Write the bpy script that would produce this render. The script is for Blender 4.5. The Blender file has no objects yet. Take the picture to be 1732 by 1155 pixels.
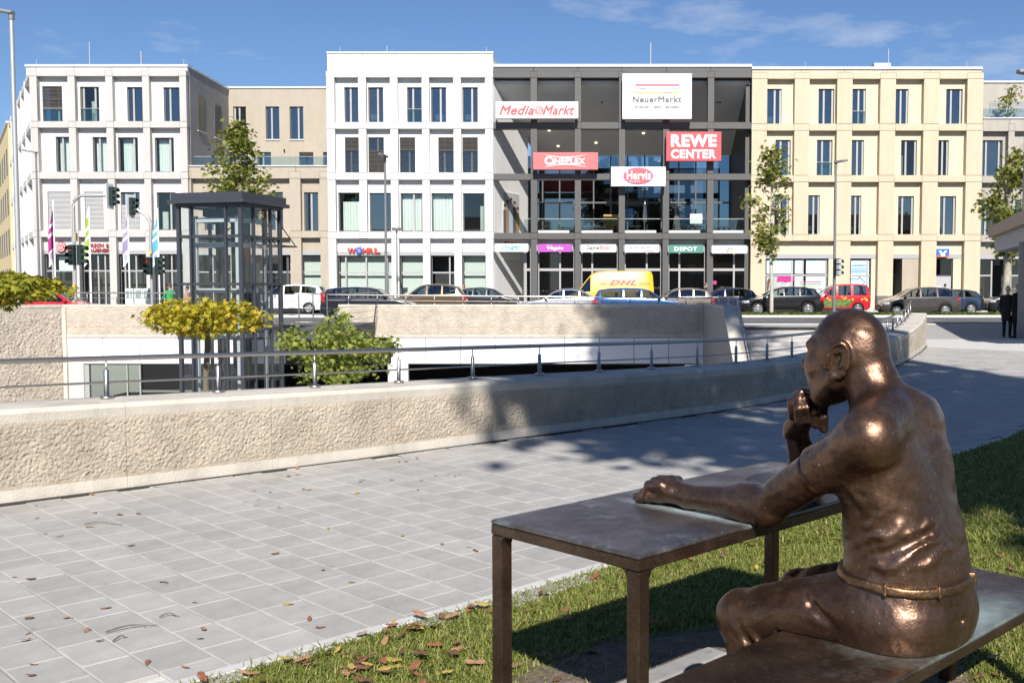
import bpy, bmesh, math, random
import numpy as np
from mathutils import Vector, Matrix
random.seed(7)
rng = np.random.default_rng(7)
S = bpy.context.scene
COL = S.collection
R = math.radians
PI = math.pi

# ------------------------------------------------------------------ camera, sky, sun, exposure
FPX, CXP, CYP, EYE = 1733.0, 980.0, 577.5, 1.65
PITCH = math.atan(92.5 / FPX)
cam_d = bpy.data.cameras.new('camera')
cam = bpy.data.objects.new('camera', cam_d)
COL.objects.link(cam)
cam_d.sensor_width = 36.0
cam_d.lens = 36.0 * FPX / 1732.0
cam_d.shift_x = -(CXP - 866.0) / 1732.0
cam_d.clip_end = 5000
cam_d.clip_start = 0.05
cam.location = (0, 0, EYE)
cam.rotation_euler = (PI / 2 - PITCH, 0, 0)
S.camera = cam
S.cycles.use_denoising = True
S.cycles.max_bounces = 8
S.cycles.transparent_max_bounces = 12
S.cycles.caustics_reflective = False
S.cycles.caustics_refractive = False

SUN_EL, SUN_AZ = R(37.5), R(5)            # the sun stands behind the camera, 5 degrees to its right
SKY = 0.067
world = bpy.data.worlds.new('World')
S.world = world
world.use_nodes = True
wn, wl = world.node_tree.nodes, world.node_tree.links
wn.clear()
w_out = wn.new('ShaderNodeOutputWorld')
w_bg = wn.new('ShaderNodeBackground')
w_sky = wn.new('ShaderNodeTexSky')
w_sky.sky_type = 'NISHITA'
w_sky.sun_disc = False
w_sky.sun_elevation = SUN_EL
w_sky.sun_rotation = PI - SUN_AZ
w_sky.altitude = 400
w_sky.air_density = 1.0
w_sky.dust_density = 0.0
w_sky.ozone_density = 4.0
w_bg.inputs['Strength'].default_value = SKY
# thin fair weather clouds, spread over the whole sky
w_tc = wn.new('ShaderNodeTexCoord')
w_map = wn.new('ShaderNodeMapping')
w_map.inputs['Scale'].default_value = (5.0, 5.0, 17.0)
w_map.inputs['Location'].default_value = (3.4601, 10.976, 14.0608)
w_n = wn.new('ShaderNodeTexNoise')
w_n.inputs['Scale'].default_value = 1.0
w_n.inputs['Detail'].default_value = 8
w_n.inputs['Roughness'].default_value = 0.6
w_r = wn.new('ShaderNodeValToRGB')
w_r.color_ramp.elements[0].position = 0.56
w_r.color_ramp.elements[1].position = 0.82
w_r.color_ramp.elements[1].color = (0.62, 0.62, 0.62, 1)
w_mix = wn.new('ShaderNodeMix')
w_mix.data_type = 'RGBA'
w_tint = wn.new('ShaderNodeMix')
w_tint.data_type = 'RGBA'
w_tint.blend_type = 'MULTIPLY'
w_tint.inputs[0].default_value = 1.0
w_tint.inputs[7].default_value = (0.80, 0.89, 1.04, 1)
wl.new(w_tc.outputs['Generated'], w_map.inputs['Vector'])
wl.new(w_map.outputs[0], w_n.inputs['Vector'])
wl.new(w_n.outputs['Fac'], w_r.inputs[0])
wl.new(w_sky.outputs[0], w_tint.inputs[6])
wl.new(w_r.outputs[0], w_mix.inputs[0])
wl.new(w_tint.outputs[2], w_mix.inputs[6])
w_mix.inputs[7].default_value = (8.5, 8.8, 9.2, 1)
wl.new(w_mix.outputs[2], w_bg.inputs['Color'])
wl.new(w_bg.outputs[0], w_out.inputs[0])

sun_d = bpy.data.lights.new('sun', 'SUN')
sun_d.energy = 4.8
sun_d.angle = R(0.53)
sun_d.color = (1.0, 0.95, 0.88)
sun = bpy.data.objects.new('sun', sun_d)
COL.objects.link(sun)
SUN_DIR = Vector((-math.sin(SUN_AZ) * math.cos(SUN_EL), math.cos(SUN_AZ) * math.cos(SUN_EL), -math.sin(SUN_EL)))
sun.rotation_euler = SUN_DIR.to_track_quat('-Z', 'Y').to_euler()
S.view_settings.view_transform = 'Standard'
S.view_settings.look = 'None'
S.view_settings.gamma = 1
S.view_settings.use_curve_mapping = False
S.view_settings.exposure = 0.56

# ------------------------------------------------------------------ measuring: from a sight line to a point of the place
_c, _s = math.cos(PITCH), math.sin(PITCH)
def _ray(px, py):
    a, b = (px - CXP) / FPX, (py - CYP) / FPX
    return a, _c - b * _s, -_s - b * _c
def P(px, py, Y):
    d = _ray(px, py); t = Y / d[1]
    return Vector((d[0] * t, Y, EYE + d[2] * t))
def G(px, py, z=0.0):
    d = _ray(px, py); t = (z - EYE) / d[2]
    return Vector((d[0] * t, d[1] * t, z))
def PX(px, Y, py=300): return P(px, py, Y).x
def PZ(py, Y): return P(CXP, py, Y).z

# ------------------------------------------------------------------ materials
MATS = {}
def mat(name, col, rough=0.6, metal=0.0, var=0.0, vs=3.0, bump=0.0, bs=60.0, spec=0.5, coat=0.0, emit=0.0, var2=None, detail=5):
    if name in MATS: return MATS[name]
    m = bpy.data.materials.new(name); m.use_nodes = True
    nt = m.node_tree; b = nt.nodes['Principled BSDF']
    b.inputs['Base Color'].default_value = (*col, 1)
    b.inputs['Roughness'].default_value = rough
    b.inputs['Metallic'].default_value = metal
    b.inputs['Specular IOR Level'].default_value = spec
    if coat: b.inputs['Coat Weight'].default_value = coat; b.inputs['Coat Roughness'].default_value = 0.04
    if emit:
        b.inputs['Emission Color'].default_value = (*col, 1); b.inputs['Emission Strength'].default_value = emit
    if var or bump:
        tc = nt.nodes.new('ShaderNodeTexCoord')
    if var:
        n = nt.nodes.new('ShaderNodeTexNoise'); n.inputs['Scale'].default_value = vs; n.inputs['Detail'].default_value = detail
        n.inputs['Roughness'].default_value = 0.65
        r = nt.nodes.new('ShaderNodeValToRGB')
        r.color_ramp.elements[0].position = 0.3; r.color_ramp.elements[1].position = 0.7
        c2 = var2 or tuple(c * (1 + var) for c in col)
        r.color_ramp.elements[0].color = (*[c * (1 - var) for c in col], 1)
        r.color_ramp.elements[1].color = (*[min(1, c) for c in c2], 1)
        nt.links.new(tc.outputs['Object'], n.inputs['Vector']); nt.links.new(n.outputs['Fac'], r.inputs[0])
        nt.links.new(r.outputs[0], b.inputs['Base Color'])
    if bump:
        n2 = nt.nodes.new('ShaderNodeTexNoise'); n2.inputs['Scale'].default_value = bs; n2.inputs['Detail'].default_value = 4
        bp = nt.nodes.new('ShaderNodeBump'); bp.inputs['Strength'].default_value = min(1, bump); bp.inputs['Distance'].default_value = 0.01 * max(1, bump)
        nt.links.new(tc.outputs['Object'], n2.inputs['Vector']); nt.links.new(n2.outputs['Fac'], bp.inputs['Height'])
        nt.links.new(bp.outputs[0], b.inputs['Normal'])
    MATS[name] = m
    return m

def add_streaks(m, amt, sc=2.5, zs=0.12):
    """faint rain streaks running down the surface"""
    nt = m.node_tree; b = nt.nodes['Principled BSDF']; src = b.inputs['Base Color'].links[0].from_socket
    tc = nt.nodes.new('ShaderNodeTexCoord'); mp = nt.nodes.new('ShaderNodeMapping'); mp.inputs['Scale'].default_value = (1, 1, zs)
    n = nt.nodes.new('ShaderNodeTexNoise'); n.inputs['Scale'].default_value = sc; n.inputs['Detail'].default_value = 6; n.inputs['Roughness'].default_value = 0.7
    mr = nt.nodes.new('ShaderNodeMapRange'); mr.inputs['From Min'].default_value = 0.42; mr.inputs['From Max'].default_value = 0.72; mr.inputs['To Min'].default_value = 1.0; mr.inputs['To Max'].default_value = 1.0 - amt
    v = nt.nodes.new('ShaderNodeVectorMath'); v.operation = 'SCALE'
    nt.links.new(tc.outputs['Object'], mp.inputs['Vector']); nt.links.new(mp.outputs[0], n.inputs['Vector']); nt.links.new(n.outputs['Fac'], mr.inputs[0])
    nt.links.new(src, v.inputs[0]); nt.links.new(mr.outputs[0], v.inputs['Scale']); nt.links.new(v.outputs[0], b.inputs['Base Color'])
    return m

def glass_mat(name, tint=(0.75, 0.86, 0.84), refl=0.14, rough=0.01):
    if name in MATS: return MATS[name]
    m = bpy.data.materials.new(name); m.use_nodes = True
    nt = m.node_tree; nt.nodes.clear()
    o = nt.nodes.new('ShaderNodeOutputMaterial'); t = nt.nodes.new('ShaderNodeBsdfTransparent')
    g = nt.nodes.new('ShaderNodeBsdfGlossy'); mx = nt.nodes.new('ShaderNodeMixShader')
    lw = nt.nodes.new('ShaderNodeLayerWeight'); lw.inputs['Blend'].default_value = 0.5
    pw = nt.nodes.new('ShaderNodeMath'); pw.operation = 'POWER'; pw.inputs[1].default_value = 5.0
    mr = nt.nodes.new('ShaderNodeMapRange'); mr.inputs['To Min'].default_value = refl; mr.inputs['To Max'].default_value = 1.0
    t.inputs[0].default_value = (*tint, 1); g.inputs['Roughness'].default_value = rough
    nt.links.new(lw.outputs['Facing'], pw.inputs[0]); nt.links.new(pw.outputs[0], mr.inputs[0])
    nt.links.new(mr.outputs[0], mx.inputs[0]); nt.links.new(t.outputs[0], mx.inputs[1]); nt.links.new(g.outputs[0], mx.inputs[2])
    nt.links.new(mx.outputs[0], o.inputs[0])
    MATS[name] = m
    return m

# ------------------------------------------------------------------ objects
def wm(o):
    m = Matrix.LocRotScale(o.location, o.rotation_euler, o.scale)
    return wm(o.parent) @ m if o.parent else m

def tag(o, label=None, cat=None, group=None, kind=None):
    if label: o['label'] = label
    if cat: o['category'] = cat
    if group: o['group'] = group
    if kind: o['kind'] = kind
    return o

def thing(name, label, cat, loc=(0, 0, 0), rz=0.0, group=None):
    o = bpy.data.objects.new(name, None); COL.objects.link(o)
    o.location = loc; o.rotation_euler = (0, 0, rz); o.empty_display_size = 0.2
    return tag(o, label, cat, group)

def link(name, me, parent=None, material=None, kind=None, label=None):
    o = bpy.data.objects.new(name, me); COL.objects.link(o)
    if parent is not None: o.parent = parent
    if material is not None and not me.materials: me.materials.append(material)
    if kind: o['kind'] = kind
    if label: o['label'] = label
    return o

def np_mesh(name, V, F, smooth=False):
    """fast mesh from numpy vertices and equal-length faces"""
    me = bpy.data.meshes.new(name)
    V = np.asarray(V, np.float32); F = np.asarray(F, np.int32)
    k = F.shape[1]
    me.vertices.add(len(V)); me.vertices.foreach_set('co', V.ravel())
    me.loops.add(F.size); me.loops.foreach_set('vertex_index', F.ravel())
    me.polygons.add(len(F)); me.polygons.foreach_set('loop_start', np.arange(0, F.size, k, dtype=np.int32))
    me.polygons.foreach_set('loop_total', np.full(len(F), k, np.int32))
    me.polygons.foreach_set('use_smooth', np.full(len(F), smooth))
    me.update(calc_edges=True)
    return me

class MB:
    def __init__(s): s.v, s.f, s.sm = [], [], []
    def add(s, vs, fs, smooth=False):
        n = len(s.v); s.v += [tuple(v) for v in vs]
        for f in fs: s.f.append([i + n for i in f]); s.sm.append(smooth)
        return s
    def box(s, x0, x1, y0, y1, z0, z1):
        if x1 < x0: x0, x1 = x1, x0
        if y1 < y0: y0, y1 = y1, y0
        if z1 < z0: z0, z1 = z1, z0
        return s.add([(x0, y0, z0), (x1, y0, z0), (x1, y1, z0), (x0, y1, z0), (x0, y0, z1), (x1, y0, z1), (x1, y1, z1), (x0, y1, z1)],
              [(0, 3, 2, 1), (4, 5, 6, 7), (0, 1, 5, 4), (1, 2, 6, 5), (2, 3, 7, 6), (3, 0, 4, 7)])
    def poly(s, pts, smooth=False): return s.add(pts, [list(range(len(pts)))], smooth)
    def prism(s, pts, vec):
        n = len(pts); vec = Vector(vec)
        a = [Vector(p) for p in pts]; b = [p + vec for p in a]
        fs = [list(range(n))[::-1], list(range(n, 2 * n))] + [(i, (i + 1) % n, n + (i + 1) % n, n + i) for i in range(n)]
        return s.add(a + b, fs)
    def tube(s, pts, r, n=8, caps=True):
        pts = [Vector(p) for p in pts]; rs = r if isinstance(r, (list, tuple)) else [r] * len(pts)
        rings = []
        for i, p in enumerate(pts):
            d = (pts[min(i + 1, len(pts) - 1)] - pts[max(i - 1, 0)]).normalized()
            u = d.cross(Vector((0, 0, 1)) if abs(d.z) < 0.95 else Vector((1, 0, 0))).normalized(); w = u.cross(d)
            rings.append([p + (u * math.cos(2 * PI * k / n) + w * math.sin(2 * PI * k / n)) * rs[i] for k in range(n)])
        vs = [q for g in rings for q in g]
        fs = [(i * n + k, (i + 1) * n + k, (i + 1) * n + (k + 1) % n, i * n + (k + 1) % n) for i in range(len(pts) - 1) for k in range(n)]
        s.add(vs, fs, True)
        if caps:
            s.add(rings[0], [list(range(n))]); s.add(rings[-1], [list(range(n))[::-1]])
        return s
    def lathe(s, prof, c, axis='z', n=16, smooth=True):
        vs = []
        for (r, h) in prof:
            for k in range(n):
                a = 2 * PI * k / n; q = (r * math.cos(a), r * math.sin(a))
                v = {'z': (q[0], q[1], h), 'y': (q[0], h, q[1]), 'x': (h, q[0], q[1])}[axis]
                vs.append((c[0] + v[0], c[1] + v[1], c[2] + v[2]))
        fs = [(i * n + k, i * n + (k + 1) % n, (i + 1) * n + (k + 1) % n, (i + 1) * n + k) for i in range(len(prof) - 1) for k in range(n)]
        return s.add(vs, fs, smooth)
    def mesh(s, name='mesh'):
        me = bpy.data.meshes.new(name)
        me.from_pydata([tuple(v) for v in s.v], [], s.f)
        if any(s.sm): me.polygons.foreach_set('use_smooth', s.sm)
        me.update()
        return me
    def build(s, name, material, parent=None, local=False, bevel=0.0, kind=None, label=None, fixn=True):
        if parent is not None and not local:
            inv = wm(parent).inverted(); s.v = [tuple(inv @ Vector(v)) for v in s.v]
        me = s.mesh(name)
        if fixn:
            bm = bmesh.new(); bm.from_mesh(me); bmesh.ops.recalc_face_normals(bm, faces=bm.faces); bm.to_mesh(me); bm.free()
        o = link(name, me, parent, material, kind, label)
        if bevel:
            md = o.modifiers.new('bevel', 'BEVEL'); md.width = bevel; md.segments = 2; md.limit_method = 'ANGLE'
        return o

def quick(name, material, parent, *boxes, **kw):
    m = MB()
    for b in boxes: m.box(*b)
    return m.build(name, material, parent, **kw)

def copy_tree(o, parent=None):
    c = o.copy(); COL.objects.link(c)
    if parent is not None: c.parent = parent
    for ch in [k for k in COL.objects if k.parent == o]: copy_tree(ch, c)
    return c

def text_mesh(txt, x0, x1, z0, z1, Y, depth=0.04, shear=0.0, weight=0.0, local=None, space=1.0, keep=False):
    """lettering that faces -Y, filling the box x0..x1, z0..z1"""
    cu = bpy.data.curves.new('letters', 'FONT'); cu.body = txt; cu.shear = shear; cu.resolution_u = 3
    cu.extrude = 0.02; cu.bevel_depth = weight; cu.bevel_resolution = 0
    cu.space_character = space + weight * 2.5
    ob = bpy.data.objects.new('letters', cu); COL.objects.link(ob)
    bpy.context.view_layer.update()
    me = bpy.data.meshes.new_from_object(ob.evaluated_get(bpy.context.evaluated_depsgraph_get()))
    bpy.data.objects.remove(ob); bpy.data.curves.remove(cu)
    n = len(me.vertices); co = np.empty(n * 3, np.float32); me.vertices.foreach_get('co', co); co = co.reshape(-1, 3)
    faces = [list(p.vertices) for p in me.polygons]; bpy.data.meshes.remove(me)
    lo, hi = co.min(0), co.max(0)
    sx = (x1 - x0) / (hi[0] - lo[0]); sz = (z1 - z0) / (hi[1] - lo[1])
    mb = MB()
    sd = depth / max(1e-6, hi[2] - lo[2])
    mb.add([((c[0] - lo[0]) * sx + x0, Y - (c[2] - lo[2]) * sd, (c[1] - lo[1]) * sz + z0) for c in co], faces)
    return mb
# ------------------------------------------------------------------ shared materials
M = {}
M['white'] = mat('white_concrete', (0.70, 0.69, 0.675), 0.7, var=0.03, vs=1.5)
M['offwhite'] = mat('offwhite_concrete', (0.645, 0.625, 0.595), 0.7, var=0.03, vs=1.5)
M['beige'] = mat('beige_concrete', (0.64, 0.545, 0.395), 0.7, var=0.03, vs=1.2)
M['white_f'] = mat('white_frame_concrete', (0.60, 0.59, 0.575), 0.7, var=0.03, vs=1.5)
M['offwhite_f'] = mat('offwhite_frame_concrete', (0.50, 0.48, 0.455), 0.7, var=0.03, vs=1.5)
M['beige_f'] = mat('beige_frame_concrete', (0.56, 0.47, 0.335), 0.7, var=0.03, vs=1.2)
M['joint'] = mat('panel_joint', (0.16, 0.15, 0.14), 0.9)
M['taupe'] = mat('taupe_render', (0.42, 0.365, 0.29), 0.85, var=0.04, vs=1.5)
M['greytaupe'] = mat('greytaupe_render', (0.40, 0.365, 0.32), 0.85, var=0.04, vs=1.5)
M['anth'] = mat('anthracite_panel', (0.088, 0.086, 0.083), 0.55, var=0.06, vs=2)
M['soffit'] = mat('grey_soffit', (0.62, 0.61, 0.58), 0.8, var=0.03, vs=1)
M['capmetal'] = mat('cap_metal', (0.62, 0.62, 0.62), 0.4, metal=0.3)
M['fascia'] = mat('grey_fascia', (0.36, 0.36, 0.37), 0.5)
M['plinth'] = mat('dark_plinth', (0.13, 0.125, 0.12), 0.7, var=0.08)
M['frame'] = mat('window_frame', (0.10, 0.10, 0.105), 0.5)
M['mullion'] = mat('mullion_alu', (0.40, 0.395, 0.39), 0.45, metal=0.2)
M['glass'] = glass_mat('window_glass', (0.50, 0.60, 0.66), 0.22)
M['shopglass'] = glass_mat('shop_glass', (0.94, 0.965, 0.955), 0.05)
M['clearglass'] = glass_mat('clear_window_glass', (0.945, 0.98, 0.965), 0.06)
M['guard'] = glass_mat('guard_glass', (0.80, 0.88, 0.87), 0.08)
M['curtain'] = mat('curtain', (0.72, 0.755, 0.73), 0.9)
M['blind_dark'] = mat('blind_dark', (0.075, 0.070, 0.065), 0.6)
M['blind_light'] = mat('blind_light', (0.52, 0.52, 0.52), 0.6)
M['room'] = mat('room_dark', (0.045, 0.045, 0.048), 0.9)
M['roomlight'] = mat('room_light', (0.62, 0.66, 0.62), 0.9)
M['steel'] = mat('brushed_steel', (0.50, 0.465, 0.43), 0.36, metal=1.0)
M['galv'] = mat('galvanised_steel', (0.50, 0.51, 0.51), 0.45, metal=0.6)
M['lampgrey'] = mat('lamp_grey', (0.23, 0.23, 0.24), 0.45, metal=0.4)
M['black'] = mat('black_plastic', (0.02, 0.02, 0.022), 0.4)
M['signwhite'] = mat('sign_white', (0.82, 0.82, 0.82), 0.4)
M['red'] = mat('sign_red', (0.68, 0.06, 0.06), 0.4)
M['asphalt'] = mat('asphalt', (0.115, 0.115, 0.118), 0.9, var=0.15, vs=0.8, bump=0.4, bs=40)
M['pave_far'] = mat('pale_paving', (0.36, 0.35, 0.335), 0.85, var=0.08, vs=1.2)
M['kerb'] = mat('kerb_concrete', (0.55, 0.54, 0.52), 0.8, var=0.06)
M['roadpaint'] = mat('road_paint', (0.70, 0.70, 0.68), 0.7, var=0.1, vs=5)
M['concrete'] = mat('smooth_concrete', (0.575, 0.53, 0.46), 0.85, var=0.09, vs=2.2, bump=0.6, bs=70)
M['court'] = mat('court_paving', (0.30, 0.29, 0.28), 0.85, var=0.08)

for k_ in ('white', 'white_f', 'offwhite', 'offwhite_f', 'beige', 'beige_f', 'taupe', 'greytaupe'): add_streaks(M[k_], 0.10)
add_streaks(M['concrete'], 0.22, 4.0, 0.3)
# ------------------------------------------------------------------ the ground sheets
def crom(pts, n=12):
    out = []
    p = [Vector(q) for q in pts]
    p = [p[0] * 2 - p[1]] + p + [p[-1] * 2 - p[-2]]
    for i in range(1, len(p) - 2):
        for k in range(n):
            t = k / n
            a, b, c, d = p[i - 1], p[i], p[i + 1], p[i + 2]
            out.append(0.5 * ((2 * b) + (c - a) * t + (2 * a - 5 * b + 4 * c - d) * t * t + (3 * b - a - 3 * c + d) * t ** 3))
    out.append(p[-2])
    return out
# front foot of the near wall (x, y) with the height of its top
WALL_PTS = [(-21.1, -7.8, 0.76), (-9.0, 3.28, 0.75), (-6.6, 5.5, 0.745), (-4.29, 7.585, 0.735), (-1.09, 10.51, 0.665), (3.06, 14.74, 0.575), (6.22, 20.4, 0.60), (8.3, 25.0, 0.72), (9.5, 28.0, 0.93)]
WALL = crom(WALL_PTS, 14)
LAWN_EDGE = [(-7.0, -1.29), (-1.55, 4.15), (0.14, 5.86), (3.57, 9.72), (5.05, 11.55), (6.8, 14.6), (8.0, 18.0), (9.5, 21.0), (30.0, 21.0), (30.0, -14.0), (-7.0, -14.0)]
FAR_Y = 42.0
wl_xy = [(p.x, p.y) for p in WALL]
def sheet(name, polys, z, m, kind='structure'):
    mb = MB()
    for pl in polys:
        mb.poly([(x, y, z) for x, y in pl])
    o = mb.build(name, m, None, fixn=False)
    o['kind'] = kind
    bm = bmesh.new(); bm.from_mesh(o.data)
    bmesh.ops.triangulate(bm, faces=bm.faces)
    for f in bm.faces:
        if f.normal.z < 0: f.normal_flip()
    bm.to_mesh(o.data); bm.free()
    return o
near_poly = [(x - 0.05, y + 0.04) for x, y in wl_xy] + [(10.3, 35.0), (10.3, FAR_Y - 0.1), (300, FAR_Y - 0.1), (300, -120), (-300, -120), (-300, -7.8)]
ground = sheet('ground', [near_poly, [(-300, -7.8), (-45.3, -7.8), (-45.3, 10.0), (-21.3, FAR_Y), (-300, FAR_Y)], [(-900, FAR_Y), (10.3, FAR_Y), (10.3, FAR_Y - 0.1), (300, FAR_Y - 0.1), (900, FAR_Y), (900, 1500), (-900, 1500)]], 0.0, M['pave_far'])
sheet('court_floor', [[(-45.2, -7.8), (-21.1, -7.8)] + [(x - 0.5, y + 0.5) for x, y in wl_xy] + [(10.3, 35), (10.3, FAR_Y + 6), (-21.3, FAR_Y + 6), (-21.3, FAR_Y), (-45.2, 10)]], -3.3, M['court'])
sheet('road', [[(-200, 45.2), (200, 45.2), (200, 55.0), (-200, 55.0)]], 0.004, M['asphalt'])
sheet('parking_lane', [[(-200, 57.2), (200, 57.2), (200, 65.0), (-200, 65.0)]], 0.004, M['asphalt'])
mb = MB()
for i in range(-14, 22):
    mb.poly([(i * 7.0, 50.1, 0.008), (i * 7.0 + 4.0, 50.1, 0.008), (i * 7.0 + 4.0, 50.24, 0.008), (i * 7.0, 50.24, 0.008)])
o = mb.build('lane_marking', M['roadpaint'], None); o['kind'] = 'structure'
o = quick('kerb', M['kerb'], None, (-200, 200, 44.9, 45.2, -0.1, 0.03), (6.0, 200, 55.0, 55.25, -0.1, 0.13), (6.0, 200, 57.0, 57.2, -0.1, 0.13), (-200, 6.0, 55.0, 57.2, -0.1, 0.10), (-200, 200, 65.0, 65.2, -0.1, 0.12), bevel=0.01)
o['kind'] = 'structure'
quick('pavement', mat('plate_paving', (0.33, 0.32, 0.31), 0.85, var=0.1, vs=1.5), None, (-200, 200, 65.22, 69.8, -0.1, 0.11))['kind'] = 'structure'
quick('verge_soil', mat('verge_soil', (0.10, 0.115, 0.03), 0.95, var=0.25, vs=4, bump=1, bs=20), None, (6.02, 200, 55.27, 56.98, -0.05, 0.14))['kind'] = 'structure'

# ------------------------------------------------------------------ the buildings
J = 0.014      # half a joint
def window(b, Yf, xa, xb, yt, yb, mull=(), kind='g', depth=0.58, fr='frame'):
    """one window of building b: frame with mullions, pane, and what hangs in it"""
    X0, X1, Z1, Z0 = PX(xa, Yf), PX(xb, Yf), PZ(yt, Yf), PZ(yb, Yf)
    y = Yf + depth
    f = MB(); w = 0.075
    f.box(X0, X0 + w, y, y + 0.09, Z0, Z1); f.box(X1 - w, X1, y, y + 0.09, Z0, Z1)
    f.box(X0 + w, X1 - w, y, y + 0.09, Z1 - w, Z1); f.box(X0 + w, X1 - w, y, y + 0.09, Z0, Z0 + w)
    fo = f.build('window', M[fr], b)
    if mull:
        g = MB()
        for q in mull:
            xm = X0 + (X1 - X0) * q
            g.box(xm - 0.06, xm + 0.06, y - 0.03, y + 0.10, Z0 + 0.02, Z1 - 0.02)
        g.build('mullion', M['mullion'], fo)
    quick('pane', M['clearglass' if any(k[0] == 'c' for k in kind.split(',')) else 'glass'], fo, (X0 + w, X1 - w, y + 0.035, y + 0.05, Z0 + w, Z1 - w))
    H = Z1 - Z0
    for k in kind.split(','):
        if k[0] == 'c':        # curtain behind the glass, c or c:a:b over that share of the width, to its share of height d
            p = [float(v) for v in k.split(':')[1:]] or [0, 1]
            top = p[2] if len(p) > 2 else 1.0
            xs = np.linspace(X0 + w + (X1 - X0 - 2 * w) * p[0], X0 + w + (X1 - X0 - 2 * w) * p[1], 25)
            g = MB()
            for i in range(24):
                da, db = 0.05 * math.sin(i * 2.4), 0.05 * math.sin((i + 1) * 2.4)
                g.poly([(xs[i], y + 0.32 + da, Z0), (xs[i + 1], y + 0.32 + db, Z0), (xs[i + 1], y + 0.32 + db, Z0 + H * top), (xs[i], y + 0.32 + da, Z0 + H * top)])
            g.build('curtain', M['curtain'], fo, fixn=False)
        if k[0] in 'bl':       # blind b dark / l light: b:top:bottom share from the top
            p = [float(v) for v in k.split(':')[1:]]
            za, zb = Z1 - H * p[0], Z1 - H * p[1]
            g = MB(); n = int((za - zb) / 0.085)
            tilt = p[2] if len(p) > 2 else 0.07
            for i in range(n):
                z = za - (i + 0.5) * (za - zb) / n
                g.add([(X0 + 0.03, y - 0.14, z - tilt / 2), (X1 - 0.03, y - 0.14, z - tilt / 2), (X1 - 0.03, y - 0.075, z + tilt / 2), (X0 + 0.03, y - 0.075, z + tilt / 2)], [(0, 1, 2, 3)])
            g.box(X0 + 0.02, X1 - 0.02, y - 0.14, y - 0.07, zb - 0.05, zb)
            o = g.build('blind', M['blind_dark' if k[0] == 'b' else 'blind_light'], fo, fixn=False); o['kind'] = 'stuff'
        if k[0] == 'r':        # glass guard in front of the lower half
            quick('guard_pane', M['guard'], fo, (X0 + 0.02, X1 - 0.02, y - 0.12, y - 0.10, Z0, Z0 + H * 0.38))
            quick('guard_rail', M['mullion'], fo, (X0, X1, y - 0.13, y - 0.09, Z0 + H * 0.38, Z0 + H * 0.38 + 0.03))
        if k[0] == 't':        # desk, screen or chair standing inside
            xm = X0 + (X1 - X0) * float(k.split(':')[1])
            quick('desk_screen', M['curtain'], fo, (xm - 0.28, xm + 0.28, y + 0.30, y + 0.34, Z0 + 0.25, Z0 + 0.62), (xm - 0.4, xm + 0.4, y + 0.28, y + 0.5, Z0 + 0.12, Z0 + 0.17))
    return fo

def facade(b, Yf, piers, beams, wins, m, pd=0.42, zfoot=0.05, plinth=None, skip=(), nobay=()):
    """frame of piers and beams, wall panels set back behind it with window holes.
    piers: px pairs left to right; beams: px pairs top to bottom; wins[storey] = list of window tuples"""
    zb = [(PZ(t, Yf), PZ(bt, Yf)) for t, bt in beams]
    xp = [(PX(a, Yf), PX(c, Yf)) for a, c in piers]
    jf = MB(); jd = (Yf + 0.035, Yf + 0.06)
    for (zt, zl) in zb:
        for (a, c) in xp:
            jf.box(a + 0.01, c - 0.01, *jd, zl - J * 1.5, zl + J * 1.5); jf.box(a + 0.01, c - 0.01, *jd, zt - J * 1.5, zt + J * 1.5)
            jf.box(c - J, c + J * 1.5, *jd, zl + 0.01, zt - 0.01)
    jf.build('joint_filler', M['joint'], b)
    pm = m; m = {M['white']: M['white_f'], M['offwhite']: M['offwhite_f'], M['beige']: M['beige_f']}.get(m, m)
    for k, (zt, zl) in enumerate(zb):
        znext = zb[k + 1][0] if k + 1 < len(zb) else zfoot
        for i, (a, c) in enumerate(xp):
            quick('frame_node', m, b, (a, c, Yf, Yf + pd, zl + J, zt - J))
            if (k, i) in skip: continue
            z0 = znext
            if plinth and k + 1 == len(zb):
                zpl = PZ(plinth, Yf); quick('plinth', M['plinth'], b, (a, c, Yf, Yf + pd, zfoot, zpl - J)); z0 = zpl
            quick('pier', m, b, (a + J, c - J, Yf + 0.004, Yf + pd, z0 + J, zl - J))
        for i in range(len(xp) - 1):
            a, c = xp[i][1], xp[i + 1][0]
            quick('beam', m, b, (a + J, c - J, Yf + 0.002, Yf + pd, zl, zt))
    return xp, zb

def panels(b, Yf, x_edges, z_edges, holes, m, y0=0.42, y1=0.62, gap=True):
    """wall panel between x_edges and z_edges (metres) with rectangular holes side by side"""
    mb = MB(); z0, z1 = z_edges; x = x_edges[0]
    for (a, c, l, h) in sorted(holes):
        if a > x: mb.box(x, a, Yf + y0, Yf + y1, z0, z1)
        if h < z1: mb.box(a, c, Yf + y0, Yf + y1, h, z1)
        if l > z0: mb.box(a, c, Yf + y0, Yf + y1, z0, l)
        x = c
    if x < x_edges[1]: mb.box(x, x_edges[1], Yf + y0, Yf + y1, z0, z1)
    return mb.build('wall_panel', m, b)

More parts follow.
